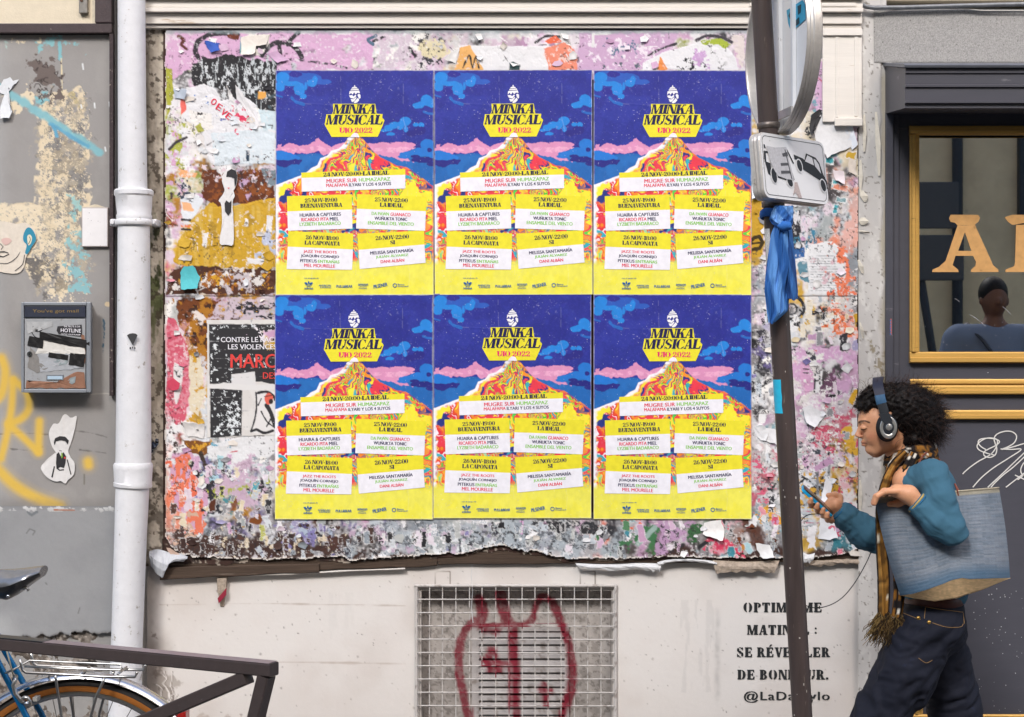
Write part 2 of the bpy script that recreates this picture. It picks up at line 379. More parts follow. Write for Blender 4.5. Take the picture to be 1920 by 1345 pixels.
    G['-'] = ([[(.04, .38), (.34, .38), (.34, .5), (.04, .5)]], 0.38)
    G[' '] = ([], 0.26)
    return G
GL = _glyphs()
def serif(ink, txt, cx, cy, width, height, rot=0.0, shear=0.0, track=-0.02, gaps=False):
    W = sum(GL[c][1] + track for c in txt) - track; x = 0; a = math.radians(rot)
    for c in txt:
        for n_p, poly in enumerate(GL[c][0]):
            if gaps and c in 'OCUSD' and n_p in {'O': (4, 5, 14, 15), 'C': (7, 8), 'U': (8, 9), 'S': (4, 14), 'D': (3, 14)}[c]: continue
            if gaps and c in 'PRB' and n_p in (3,): continue
            pts = []
            for px_, py_ in poly:
                v = -(py_ - 0.5) * height; u = ((x + px_) / W - 0.5) * width - v * shear
                pts.append((cx + u * math.cos(a) - v * math.sin(a), cy + u * math.sin(a) + v * math.cos(a)))
            ink.shape(pts)
        x += GL[c][1] + track
# ------------------------------------------------------------------ the six concert posters
M_paint = mat('painted_surface', attr=True, rough=0.75, bump=0.0004, bscale=700, noise=0.05, nscale=500)
M_print = mat('poster_print', attr=True, rough=0.5, bump=0.0011, bscale=14, noise=0.07, nscale=45, world=True, dirt='#c9c6dc', dirt_amt=-.06, dscale=150, stretch=(1, 1, .7))
def flatm(name, c, rough=0.55, noise=0.07, **k): return mat(name, c, rough=rough, noise=noise, nscale=45, world=True, bump=.0008, bscale=14, **k)

def poster_mesh(parent):
    X0, Y0 = 517, 132; cv = Canvas(0, 0, 296, 421, 0.95, '#27308c'); X, Y = cv.X, cv.Y
    full = (slice(None), slice(None))
    def n(size, o=4, s=0, g=0.55): return fbm(X, Y, size, o, s, g)
    # sky brushwork
    cv.put(full, sstep(.42, .62, n(34, 4, 1)) * .55, '#303a9c'); cv.put(full, sstep(.5, .7, fbm(X, Y, 3.2, 3, 99)) * .35, '#3c3ca4'); cv.put(full, sstep(.5, .62, n(50, 4, 98)) * .35, '#25247c')
    # blue field below the pink band
    cv.poly([(0, 158), (60, 156), (120, 160), (200, 158), (296, 160), (296, 421), (0, 421)], '#1e62ac', rough=5, size=30, seed=4)
    cv.put(full, (Y > 160) * sstep(.5, .6, n(26, 4, 8)) * .45, '#2872bd')
    pink = [(0, 149), (5, 141), (12, 138), (10, 144), (22, 137), (34, 138), (48, 142), (62, 140), (72, 134), (80, 128), (86, 134), (95, 141), (104, 143), (118, 138), (130, 136), (150, 136), (180, 137), (200, 135), (215, 137), (232, 135), (250, 136), (262, 138), (258, 146), (235, 160), (250, 168), (258, 172), (238, 170), (215, 162), (190, 158), (150, 150), (110, 154), (90, 160), (80, 152), (62, 156), (45, 155), (28, 158), (14, 153), (0, 152)]
    cv.poly(pink, '#d68fb6', rough=3.2, size=6, seed=2); cv.poly([(x, y * .35 + 97) for x, y in pink], '#e3a6c4', rough=3, size=9, seed=3, texture=.5)
    def cloud(blobs, c, seed, r=2.2):
        for i, (a, b, rx, ry) in enumerate(blobs): cv.ell(a, b, rx, ry, c, rough=r, size=9, seed=seed + i)
    cloud([(30, 12, 30, 11), (60, 16, 26, 11), (88, 22, 18, 5), (50, 24, 18, 8)], '#2b58b4', 11)
    cloud([(12, 14, 13, 11), (8, 30, 10, 10), (30, 25, 20, 5), (44, 36, 11, 12), (56, 30, 3, 8), (68, 24, 10, 7), (74, 17, 4, 7), (52, 49, 6, 4)], '#2381d4', 15)
    cloud([(24, 40, 10, 6), (38, 8, 12, 6)], '#2b2a8a', 31, 3)
    cv.line([(30, 52), (38, 60), (52, 64)], 6, '#2463b8', rough=1.5, size=5, seed=22)
    cv.line([(1, 47), (12, 50)], 3, '#2463b8', rough=1, seed=23)
    cloud([(283, 56, 11, 10), (292, 62, 9, 8), (268, 66, 11, 6), (276, 62, 10, 4)], '#2381d4', 40)
    cv.line([(278, 78), (286, 81), (296, 82)], 4, '#2463b8', rough=1.2, seed=43)
    cloud([(243, 96, 11, 9), (233, 104, 7, 8), (222, 103, 10, 6), (212, 108, 9, 6), (203, 113, 7, 3), (244, 110, 4, 6), (263, 102, 6, 4), (273, 103, 5, 5), (216, 120, 8, 3)], '#2381d4', 50, 1.8)
    cloud([(270, 114, 12, 8), (255, 118, 10, 6)], '#28287f', 52, 3)
    cloud([(285, 142, 14, 13), (274, 153, 22, 8), (250, 158, 18, 6), (238, 162, 10, 4), (290, 156, 8, 12)], '#2173c8', 60)
    cloud([(276, 168, 22, 6), (262, 162, 10, 4), (288, 150, 4, 4), (292, 176, 10, 4)], '#23257c', 66, 2)
    cv.poly([(0, 152), (10, 150), (20, 153), (38, 158), (48, 164), (40, 170), (20, 170), (0, 166)], '#1f74cc', rough=3, size=8, seed=70)
    cv.poly([(0, 167), (20, 170), (38, 166), (49, 169), (44, 178), (30, 176), (20, 183), (0, 178)], '#25267e', rough=2, size=8, seed=71)
    # the mountain
    ridge = [(0, 215), (12, 211), (30, 204), (42, 199), (55, 194), (66, 184), (78, 178), (84, 165), (96, 160), (104, 151), (118, 147), (128, 138), (134, 128), (142, 120), (150, 116), (156, 121), (164, 130), (174, 141), (184, 153), (196, 163), (212, 170), (226, 179), (246, 182), (262, 193), (276, 203), (287, 211), (296, 218), (296, 372), (0, 372)]
    dm = sd_poly(X, Y, ridge) + (fbm(X, Y, 8, 3, 9) - .5) * 2
    cx = X - 150; down = Y - 116
    ang = np.arctan2(cx, np.maximum(down, 4)); rad = np.hypot(cx, down)
    w1 = n(40, 3, 21) * 60; w2 = n(30, 3, 25) * 50
    f1 = fbm(ang * 60 + w1 * .9, rad * .3 + w2, 23, 3, 31, .45); f2 = fbm(X + w2 * .8, Y * .5 + w1 * .8, 26, 3, 35, .45)
    q = (f1 * .72 + f2 * .28); mk_ = (Y > 118) & (Y < 365); rk = np.sort(q[mk_]); q = np.searchsorted(rk, q) / len(rk)
    q = np.clip((q * 1.55 + .04) % 1, 0, .999)
    side = np.clip(X / 296 * .95 - .02 + (n(70, 2, 44) - .5) * .5, 0, 1)
    palL = ['#e2303e', '#e0354a', '#f0e6ec', '#d8283e', '#e4502c', '#ee8a2a', '#f2e03c', '#e04050', '#d8283e', '#48c050', '#e8503a', '#d8283e']
    palR = ['#f2da3a', '#e8403a', '#3fc83c', '#f2da3a', '#f0902a', '#23307e', '#e83a4c', '#f2d838', '#4cc848', '#f28a3a', '#2f9ab8', '#e8503a']
    palD = ['#f0903a', '#e83a4c', '#58cc48', '#f2e23a', '#e8503a', '#f2a832', '#3cc050', '#e8404a', '#f4e84a', '#f0902a', '#3fb6a0', '#2b55a8']
    def pick(pal, q): P_ = np.array([lin(c) for c in pal]); t = q * len(pal); i = t.astype(int); f = sstep(.72, 1.0, t - i)[..., None]; return P_[i] * (1 - f) + P_[np.minimum(i + 1, len(pal) - 1)] * f
    mc = pick(palL, q); s1 = sstep(.38, .5, side + (f2 - .5) * .6)[..., None]; mc = mc * (1 - s1) + pick(palR, q) * s1
    s2 = sstep(235, 330, Y + (n(30, 3, 50) - .5) * 60 + 110 * (side - .55))[..., None]; mc = mc * (1 - s2) + pick(palD, q) * s2
    f3 = fbm(ang * 80 + w1, rad * .5, 7, 3, 61)
    for thr, colr, sd in ((.74, '#24327f', 1), (.76, '#2fa8b8', 5), (.70, '#e23a4c', 9), (.72, '#f2e23a', 12)):
        g = fbm(ang * 90 + w1 * 1.1, rad * .45 + w2 * .3, 12, 2, 70 + sd); m = sstep(thr - .02, thr + .02, g); mc = mc * (1 - m[..., None]) + np.array(lin(colr)) * m[..., None]
    wv = sstep(-8, -3, dm + (n(9, 3, 78) - .5) * 9) * (X < 152) * sstep(.2, .4, n(14, 3, 77)); mc = mc * (1 - wv[..., None]) + np.array(lin('#f0ecf2')) * wv[..., None]
    rg = sstep(-5, -1, dm) * (X > 158) * .7; mc = mc * (1 - rg[..., None]) + pick(['#23307e', '#e8503a', '#e8503a', '#f0902a', '#23307e', '#3fb648'], np.clip(n(24, 2, 79), 0, .99)) * rg[..., None]
    mm = np.clip(.5 - dm, 0, 1)[..., None]; cv.c = cv.c * (1 - mm) + mc * mm
    # yellow foot
    yb = sstep(-4, 10, Y - 356 + (n(10, 4, 81) - .5) * 22); cv.put(full, yb * (.72 + .28 * sstep(360, 374, Y)), '#e3da34'); cv.put(full, sstep(352, 372, Y + (n(18, 4, 83) - .5) * 14), '#e8e158')
    cv.put(full, (Y > 350) * sstep(.5, .62, n(20, 4, 84)) * .4, '#ece22c')
    # wear: fine pale specks, rubbed places and a few soft creases
    cv.put(full, sstep(.72, .80, fbm(X, Y, 2.6, 2, 90)) * (.04 + .22 * sstep(.5, .75, n(40, 3, 91))), '#a9a4cc')
    cv.put(full, sstep(.87, .91, fbm(X, Y, 2.2, 2, 93)) * .6, '#dcdbe6')
    wr = fbm(X, Y * .25, 16, 3, 95); cv.h = (wr - .5) * .3 + (n(45, 3, 96) - .5) * .9
    for i, (a, b, c_, d_) in enumerate([(20, 60, 200, 75), (120, 10, 150, 380), (0, 250, 296, 262), (240, 20, 250, 410), (60, 300, 70, 420)]):
        ln = sd_line(X + (n(30, 2, i) - .5) * 8, Y + (n(30, 2, i + 4) - .5) * 8, [(a, b), (c_, d_)]); cv.h += np.exp(-(ln / 1.3) ** 2) * .28
        cv.put(full, np.exp(-(ln / .7) ** 2) * .13 * (n(12, 3, i) > .5), '#d8d8e4')
    cv.h += 3.0 * np.exp(-((X - 297) ** 2 + (Y - 423) ** 2) / 15 ** 2) + 2.0 * np.exp(-((X + 1) ** 2 + (Y + 2) ** 2) / 12 ** 2) + .9 * np.exp(-(X / 2.5) ** 2) * sstep(.5, .62, fbm(Y, Y * 0, 30, 3, 9)) + .9 * np.exp(-((296 - X) / 2.5) ** 2) * sstep(.5, .62, fbm(Y, Y * 0, 26, 3, 19))
    er_ = .8 + 1.2 * fbm(X, Y, 9, 4, 97); cv.put(full, sstep(er_, er_ - .9, np.minimum(np.minimum(X, 296 - X), np.minimum(Y, 421 - Y))) * .5, '#d9d6dc')
    # bring to photo coordinates
    cv.X = cv.X + X0; cv.Y = cv.Y + Y0
    return cv, X0, Y0

NAVY, RED, GREEN, MAG = '#23235c', '#d92c4c', '#7cc242', '#e3245e'
class InkSet:
    def __init__(s): s.lines = []
    def new(s): s.lines.append(Ink()); return s.lines[-1]
def poster_parts(parent, d):
    X0, Y0 = 517, 132; out = []
    A = lambda x, y: (X0 + x / 6 - 7, Y0 + y / 6 - 7)               # top crop -> photo px
    B = lambda x, y: (X0 + x / 5.381 - 7, Y0 + y / 5.381 + 178)     # lower crop
    M = lambda n_, c: flatm('print_' + n_, c)
    def sheet(name, polys, c, dd):
        k = Ink()
        for p in polys: k.shape(p)
        out.append(k.build(name, M(c[0], c[1]), parent, d + dd))
    Ye, Wh, Nv, Rd, Gr, Mg = ('yellow', '#e6da30'), ('white', '#e9e7ee'), ('navy', '#17174a'), ('red', '#dc3050'), ('green', '#7fc544'), ('magenta', '#e2266a')
    logo = [A(*p) for p in [(685, 420), (1160, 420), (1178, 532), (1246, 535), (1240, 575), (1266, 604), (1250, 652), (1190, 790), (670, 793), (592, 655), (612, 538), (672, 538), (690, 500)]]
    yl = [[(295, 75), (1345, 40), (1345, 97), (297, 128)], [(150, 312), (805, 293), (808, 447), (155, 466)], [(860, 292), (1558, 318), (1552, 464), (855, 440)], [(165, 665), (820, 690), (817, 850), (158, 822)], [(862, 692), (1535, 660), (1538, 800), (872, 855)]]
    wl = [[(297, 128), (1345, 97), (1345, 235), (300, 268)], [(155, 466), (808, 447), (812, 640), (160, 662)], [(855, 440), (1552, 464), (1545, 662), (848, 640)], [(158, 822), (817, 850), (808, 1055), (148, 1048)], [(872, 855), (1538, 800), (1550, 985), (885, 1048)]]
    out.append(Ink().shape(logo).build('logo_panel', M(*Ye), parent, d + .0013))
    for q in yl: out.append(Ink().shape([B(*p) for p in q]).build('date_panel', M(*Ye), parent, d + .0013))
    for q in wl: out.append(Ink().shape([B(*p) for p in q]).build('lineup_panel', M(*Wh), parent, d + .0014))
    k = Ink()
    # white shell emblem, built of stripes
    for q in [[(930, 205), (940, 228), (918, 228)], [(905, 232), (950, 230), (962, 246), (892, 250)], [(888, 256), (972, 250), (976, 264), (884, 270)],
              [(872, 278), (980, 270), (990, 300), (960, 296), (940, 316), (925, 290), (905, 318), (890, 296), (868, 318)],
              [(866, 326), (900, 322), (918, 336), (938, 318), (950, 330), (920, 362), (880, 352)], [(978, 306), (995, 320), (996, 352), (985, 366), (970, 344), (962, 318)],
              [(884, 366), (918, 368), (944, 345), (952, 352), (925, 392), (900, 400)], [(968, 352), (982, 378), (960, 404), (932, 414), (918, 404), (945, 374)]]:
        k.shape([A(*p) for p in q])
    out.append(k.build('shell_emblem', M(*Wh), parent, d + .0013))
    tri = [A(*p) for p in [(900, 796), (880, 796), (905, 760), (935, 742), (965, 756), (985, 796)]]
    # lettering
    kn, kr, kg, km = InkSet(), InkSet(), InkSet(), InkSet()
    x, y = A(930, 478); serif(kn.new(), 'MINKA', x + .3, y, 80, 17.5, shear=.22)
    x, y = A(932, 598); serif(kn.new(), 'MUSICAL', x, y, 106, 18, shear=.2)
    x, y = A(945, 716); serif(km.new(), 'UIO 2022', x, y, 63, 9.6)
    def hd(t, cx, cy, wd, ht, rot): x, y = B(cx, cy); serif(kn.new(), t, x, y, wd / 5.381, ht / 5.381, rot, track=-.045)
    hd('24 NOV-20:00-LA IDEAL', 850, 84, 668, 40, -1.9)
    hd('25 NOV-19:00', 495, 352, 332, 40, -1.6); hd('BUENAVENTURA', 497, 405, 424, 40, -1.6)
    hd('25 NOV-22:00', 1204, 350, 336, 40, 2); hd('LA IDEAL', 1205, 402, 236, 40, 2)
    hd('26 NOV-18:00', 507, 732, 336, 40, 2); hd('LA CAPONATA', 507, 786, 358, 40, 2)
    hd('26 NOV-22:00', 1213, 727, 340, 42, -2.8); hd('SI', 1216, 778, 48, 38, -2.8)
    def tx(k, t, cx, cy, wd, ht, rot, b=.05): x, y = B(cx, cy); k.new().text(t, x, y, wd / 5.381, ht / 5.381, rot, bold=b)
    tx(kr, 'MUGRE SUR', 704, 155, 310, 38, -1.9); tx(kg, 'HUMAZAPAZ', 1035, 143, 318, 36, -1.9)
    tx(kr, 'MALAFAMA', 657, 201, 222, 32, -1.9); tx(kn, 'ILYARI Y LOS 4 SUYOS', 990, 192, 424, 32, -1.9)
    tx(kn, 'HUAIRA & CAPTURES', 487, 498, 416, 34, -1.6); tx(kr, 'RICARDO PITA', 434, 546, 278, 34, -1.6); tx(kn, 'MIEL', 629, 541, 92, 34, -1.6); tx(kg, 'LYZBETH BADARACO', 486, 590, 416, 34, -1.6)
    tx(kg, 'DA PAWN', 1093, 490, 176, 32, 2); tx(kr, 'GUANACO', 1297, 498, 204, 34, 2); tx(kn, 'WUÑUKTA TONIC', 1199, 537, 332, 40, 2); tx(kg, 'ENSAMBLE DEL VIENTO', 1199, 588, 464, 34, 2)
    tx(kr, 'JAZZ THE ROOTS', 485, 878, 336, 34, 2); tx(kn, 'JOAQUÍN CORNEJO', 484, 919, 386, 40, 2); tx(kn, 'PITEKUS', 368, 965, 168, 32, 2); tx(kg, 'ENTRAÑAS', 572, 969, 218, 38, 2); tx(kr, 'MEL MOURELLE', 481, 1014, 312, 34, 2)
    tx(kn, 'MELISSA SANTAMARÍA', 1209, 868, 440, 40, -4); tx(kg, 'JULIÁN ÁLVAREZ', 1211, 916, 330, 38, -4); tx(kr, 'DANI ALBÁN', 1215, 962, 240, 38, -4)
    kb = InkSet(); Bl = ('blue', '#1c5f9c')
    tx(kb, 'con el apoyo de', 397, 1141, 148, 15, 0); tx(kb, 'adidas', 370, 1240, 90, 24, 0); tx(kb, 'AMERICAN', 533, 1213, 124, 16, 0); tx(kb, 'EXPRESS', 541, 1232, 110, 16, 0)
    tx(kb, 'PULL&BEAR', 731, 1222, 162, 26, 0); tx(kb, 'amazon', 920, 1206, 100, 20, 0); tx(kb, 'music', 918, 1240, 82, 20, 0, .0); tx(kb, 'PILSENER', 1094, 1214, 142, 36, -11)
    tx(kb, 'Banco', 1303, 1204, 66, 16, 0); tx(kb, 'Guayaquil', 1322, 1223, 106, 16, 0)
    kb.new().stroke([B(885, 1222), B(920, 1228), B(955, 1220)], .6)
    ring = [B(1239 + 18 * math.cos(a), 1213 + 18 * math.sin(a)) for a in np.linspace(0, 2 * math.pi, 16)]; kb.new().stroke(ring, 1.4)
    tre = kb.new()
    for p in [[(370, 1165), (380, 1185), (370, 1205), (360, 1185)], [(324, 1185), (345, 1180), (362, 1196), (358, 1206), (338, 1204)], [(414, 1185), (394, 1180), (377, 1196), (381, 1206), (402, 1204)],
              [(340, 1210), (402, 1210), (400, 1214), (342, 1214)], [(348, 1218), (394, 1218), (390, 1222), (352, 1222)]]: tre.shape([B(*q) for q in p])
    for nm, k, c in (('navy_lettering', kn, Nv), ('magenta_lettering', km, Mg), ('blue_logo', kb, Bl)):
        for q in k.lines or [k]: out.append(q.build(nm, M(*c), parent, d + .0019))
    for nm, k, c in (('red_lettering', kr, Rd), ('green_lettering', kg, Gr)):
        for q in k.lines: out.append(q.build(nm, M(*c), parent, d + .0019))
    k = Ink(); k.shape(tri); out.append(k.build('mountain_tip', M('snow', '#ece6ee'), parent, d + .0020))
    return out

POS = [(517, 132, 'top left'), (815, 132, 'top middle'), (1112.5, 132, 'top right'), (515.5, 553, 'bottom left'), (812.5, 551, 'bottom middle'), (1113, 552.5, 'bottom right')]
LBL = ['uppermost left of six blue and yellow concert posters, beside the torn pink and black paper', 'middle poster of the upper row, below the torn white and orange scraps',
       'right poster of the upper row, its corner behind the round sign and sign pole', 'lower left concert poster, overlapping the black protest poster',
       'middle poster of the lower row, directly above the wall vent grille', 'lower right concert poster, nearest the walking woman']
PD = 0.0375
cv, X0, Y0 = poster_mesh(None)
protos = None
for i, (px_, py_, _) in enumerate(POS):
    dd = PD + (0.0006 if i in (1, 3, 5) else 0.0)
    r = thing('concert_poster', LBL[i], 'poster', P(px_, py_ + 421, PD), 'concert posters pasted in two rows')
    if protos is None:
        sh = cv.build('poster_sheet', M_print, r, PD, 0.001)
        protos = [sh] + poster_parts(r, PD)
    else:
        for q in protos:
            c = q.copy(); COL.objects.link(c); c.parent = r
    r.location = r.location + Vector((0, -(dd - PD), 0))
    if i in (1, 2): r.rotation_euler = (0, math.radians([0, -.12, .1][i]), 0)
# ------------------------------------------------------------------ walls round the poster board
PX = 0.002                       # one photo pixel on the wall, in metres
def wx(X): return (X - 960) * PX
def wz(Y): return EYE + (672.5 - Y) * PX
rng = random.Random(5)

M_wallbox = mat('rough_render_plain', '#b9b2ac', rough=0.9, noise=0.08, nscale=30, bump=0.002, bscale=120)
M_greybox = mat('grey_render_plain', '#959391', rough=0.85, noise=0.06, nscale=20, bump=0.0015, bscale=90)

# ground
M_pave = mat('pavement_asphalt', '#6d6a68', rough=0.9, noise=0.12, nscale=160, bump=0.002, bscale=300)
M_road = mat('road_asphalt', '#4c4c4e', rough=0.9, noise=0.15, nscale=160, bump=0.003, bscale=250)
M_stone = mat('kerb_granite', '#8b8781', rough=0.8, noise=0.15, nscale=200, bump=0.001, bscale=300)
g = MB().box(-60, 60, -60, 60, -0.5, -0.12).build('road', M_road); tag(g, kind='structure')
g = MB().box(-60, 60, -2.9, 1.2, -0.4, 0.0).build('pavement', M_pave); tag(g, kind='structure')
for i in range(-12, 13):
    g = MB().box(i * 1.0 + .004, i * 1.0 + .996, -3.05, -2.904, -0.4, 0.004, .01).build('kerb_stone', M_stone); tag(g, kind='structure')
g = MB().box(-60, 60, -11.2, -9.2, -0.4, 0.0).build('opposite_pavement', M_pave); tag(g, kind='structure')

# ---- beige rendered wall under the board
VX0, VX1, VY0, VY1 = 786, 1150, 1104, 1470
t = thing('rendered_wall', 'off-white rendered wall below the poster board, flecked and stencilled with black letters', 'wall', (wx(960), 0, 0))
b = MB()
b.box(wx(276), wx(VX0), .003, .45, 0, 3.9).box(wx(VX1), wx(1655), .003, .45, 0, 3.9).box(wx(VX0), wx(VX1), .003, .45, wz(VY0), 3.9).box(wx(VX0), wx(VX1), .003, .45, 0, wz(VY1)).box(wx(VX0), wx(VX1), .12, .45, wz(VY1), wz(VY0))
b.box(wx(-3500), wx(276), .06, .45, 0, 3.9).box(wx(276) - 6, wx(1655) + 6, .02, .45, 3.902, 9)
b.build('wall_core', M_wallbox, t)
cv = Canvas(276, 1040, 1656, 1546, 2.0, '#dad5d1'); X, Y = cv.X, cv.Y; F = (slice(None), slice(None))
cv.put(F, sstep(.4, .7, fbm(X, Y, 160, 4, 3)) * .5, '#c4bab3'); cv.put(F, sstep(.45, .7, fbm(X, Y, 60, 4, 9)) * .25, '#d5cdc8')
cv.put(F, sstep(1230, 1420, Y + fbm(X, Y, 70, 4, 5) * 60) * .3, '#b7aca4')
cv.h += (fbm(X, Y, 90, 4, 4) - .5) * 1.6 + (fbm(X, Y, 5, 3, 6) - .5) * .5
for i in range(420):
    x, y = rng.uniform(280, 1650), rng.uniform(1062, 1380); r = rng.choice([.7, .8, 1, 1.3]) if rng.random() < .95 else 2.2
    cv.ell(x, y, r, r, rng.choice(['#5d534d', '#4a423e', '#7a6d66', '#8d8078']), soft=1.2, rough=r * .5, size=3, seed=i, alpha=rng.uniform(.4, .9), h=-.4)
# grime by the pipe and under the board
cv.put(F, sstep(330, 278, X + (fbm(X, Y, 40, 4, 12) - .5) * 60) * sstep(1180, 1250, Y + fbm(X, Y, 40, 3, 2) * 40) * .8, '#8d8178')
cv.blotch((278, 1180, 330, 1345), 30, .56, '#6c6058', seed=14, alpha=.8); cv.blotch((276, 1260, 330, 1400), 20, .5, '#a39a92', seed=15, alpha=.8)
cv.put(F, sstep(300, 282, X + (fbm(X, Y, 20, 3, 13) - .5) * 14) * .6, '#6a605a')
for i in range(9):                                                   # peeling cracks low on the left
    x, y = rng.uniform(290, 345), rng.uniform(1255, 1340); pts = [(x, y)]
    for k in range(9): x += rng.uniform(-6, 7); y += rng.uniform(2, 11); pts.append((x, y))
    cv.line(pts, 1.4, '#7d726b', soft=1.4, h=-.6); cv.line([(a - 1.6, b_) for a, b_ in pts], 1.4, '#e0dad5', soft=1.4, h=.5)
cv.blotch((345, 1330, 520, 1420), 26, .5, '#b9aea6', seed=18, h=-.6)
for yy in (1132, 1241): cv.line([(300, yy + 2), (500, yy), (760, yy + 4)], 1.3, '#bdb2aa', soft=2, rough=3, size=40, seed=yy)
cv.put(F, np.exp(-((X - 1345) / 5) ** 2) * sstep(1130, 1160, Y) * sstep(1330, 1300, Y) * .5 * fbm(X, Y, 12, 3, 1), '#7d7b7a')   # rubbed soot stroke
cv.put(F, sstep(.52, .62, fbm(X * 3, Y * .5, 22, 4, 71)) * ((X > 1275) & (X < 1345) & (Y > 1125) & (Y < 1300)) * .14, '#8e8c8b')
cv.put(F, sstep(1345, 1342, np.abs(X - 640) + 1345 - 25) * sstep(.4, .6, fbm(X * 2, Y * .4, 14, 3, 4)) * ((Y > 1110) & (Y < 1200)) * .05, '#7d7b7a')
for x0 in (836, 1108):                                              # faint outlines of two filled anchor plates over the vent
    for seg_ in ([(x0 - 20, 1097), (x0 - 19, 1073), (x0, 1072), (x0 + 1 - 1, 1097)],): cv.line([(a + (8 if a > x0 - 10 else 0), b_) for a, b_ in seg_], 1.2, '#857b73', soft=1.2, h=-.5)
cv.keep = ~((X > VX0 + 1) & (X < VX1 - 1) & (Y > VY0 + 1) & (Y < VY1 - 1))
cv.build('rendered_face', M_paint, t, -.0)
# stencilled words
def stencil(ink, txt, cx, cy, width, height, rot=0):
    v, f = text_shape(txt, 0, 1.15); H = v[:, 1].max() - v[:, 1].min()
    v0, v1 = v[:, 0].min(), v[:, 0].max(); bm = bmesh.new(); vs = [bm.verts.new(p) for p in v]
    for q in f:
        try: bm.faces.new([vs[i] for i in q])
        except ValueError: pass
    # find letters by the gaps between them, bridge each at its middle
    xs = sorted((min(v[i, 0] for i in q), max(v[i, 0] for i in q)) for q in f); let = []
    for a, b_ in xs:
        if let and a <= let[-1][1] + .004: let[-1][1] = max(let[-1][1], b_)
        else: let.append([a, b_])
    chs = [c for c in txt if c != ' ']
    for q_, (a, b_) in enumerate(let):
        if b_ - a < .25 or (len(chs) == len(let) and chs[q_] in 'MNIL:.'): continue
        m_ = (a + b_) / 2
        for e in (m_ - .03, m_ + .03): bmesh.ops.bisect_plane(bm, geom=bm.verts[:] + bm.edges[:] + bm.faces[:], plane_co=(e, 0, 0), plane_no=(1, 0, 0))
        bmesh.ops.delete(bm, geom=[q for q in bm.faces if abs(q.calc_center_median().x - m_) < .029], context='FACES')
    bm.verts.index_update(); vv = np.array([tuple(q.co) for q in bm.verts]); ff = [[q.index for q in p.verts] for p in bm.faces]; bm.free()
    u = (vv[:, 0] - (v0 + v1) / 2) * width / (v1 - v0); w_ = -(vv[:, 1] - (v[:, 1].max() + v[:, 1].min()) / 2) * height / H
    ink.shape(np.stack([cx + u, cy + w_ + u * math.tan(math.radians(rot))], 1), ff)
k = Ink()
k2 = Ink()
for t_, cx_, cy_, w_, h_ in (('OPTIMISME', 1467, 1139, 147, 18), ('MATINAL :', 1466, 1181, 131, 18), ('SE RÉVEILLER', 1468, 1223, 174, 18), ('DE BONHEUR.', 1468, 1265, 171, 18)): [serif(kk_, t_, cx_ + o_, cy_ + o_ * .5, w_, h_, track=.13, gaps=True) for kk_, o_ in ((k, 0), (k2, .9))]
stencil(k, '@LaDactylo', 1474.4, 1307, 160, 22); stencil(k2, '@LaDactylo', 1476, 1307.4, 160, 22)
k2.build('stencilled_words', mat('stencil_black', '#26282a', rough=.8, noise=.25, nscale=300), t, .0022); k.build('stencilled_words', mat('stencil_black', '#26282a', rough=.8, noise=.25, nscale=300), t, .0014)

# ---- left grey facade
t = thing('grey_wall', 'grey painted wall at far left with flaking cream patches, turquoise smears and yellow spray letters', 'wall', (wx(100), -.02, 0))
b = MB(); b.box(wx(-3500), wx(-62), -.022, .059, 0, 3.9).box(wx(-62), wx(219), -.012, .059, 0, 3.9); b.build('wall_core', M_greybox, t)
cv = Canvas(-62, 66, 217, 951, 1.5, '#979492'); X, Y = cv.X, cv.Y
cv.put(F, sstep(.4, .65, fbm(X, Y, 90, 5, 3)) * .45, '#8b8886'); cv.put(F, sstep(.5, .7, fbm(X, Y * .6, 40, 5, 23)) * .3, '#a3a09d')
cv.put(F, sstep(30, -20, X) * .4, '#aeb0b2')
cv.h += (fbm(X, Y, 60, 4, 31) - .5) * 2 + (fbm(X, Y, 4, 3, 6) - .5) * .35
def flake(pts, colr, seed, rough=14, size=40, tex=.46, ts=16, h=-.5, al=1): cv.poly(pts, colr, rough=rough, size=size, seed=seed, soft=1.5, texture=tex, tsize=ts, h=h, alpha=al)
CR = '#dacbb0'
flake([(72, 205), (105, 180), (150, 165), (162, 190), (168, 300), (168, 400), (150, 440), (135, 500), (118, 560), (90, 555), (60, 520), (40, 470), (-40, 470), (-62, 385), (0, 388), (60, 378), (68, 320)], CR, 41, 14, 40, .45, 11)
flake([(-62, 390), (60, 380), (120, 380), (150, 430), (60, 500), (-62, 500)], '#ded0b6', 43, 12, 30, .40, 13)
flake([(75, 210), (100, 200), (112, 260), (88, 380), (72, 380)], CR, 46, 7, 16, .38, 9)
cv.blotch((72, 165, 172, 400), 20, .52, '#84817e', seed=47, soft=.02, h=.4, gain=.75); cv.blotch((90, 225, 165, 420), 11, .56, '#757270', seed=49, soft=.02, h=.4, gain=.7)
cv.blotch((-20, 175, 70, 210), 22, .45, CR, seed=50, soft=.02); cv.blotch((118, 160, 158, 200), 12, .48, '#b3a680', seed=51, soft=.03)
cv.blotch((40, 470, 130, 570), 26, .55, '#6d6966', seed=53, soft=.02, h=.4, gain=.7)
cv.blotch((90, 540, 130, 575), 12, .5, '#dacbb0', seed=54, soft=.02)
cv.blotch((66, 165, 172, 560), 5, .58, '#8a8784', seed=81, soft=.02, gain=.8); cv.blotch((-60, 385, 150, 500), 5, .62, '#94908b', seed=82, soft=.02, gain=.8, alpha=.8); cv.blotch((60, 160, 182, 590), 4.5, .66, CR, seed=83, soft=.02, gain=.8); cv.blotch((66, 165, 172, 560), 14, .5, '#c9b795', seed=84, soft=.06, alpha=.35)
TQ = '#7fb4bd'
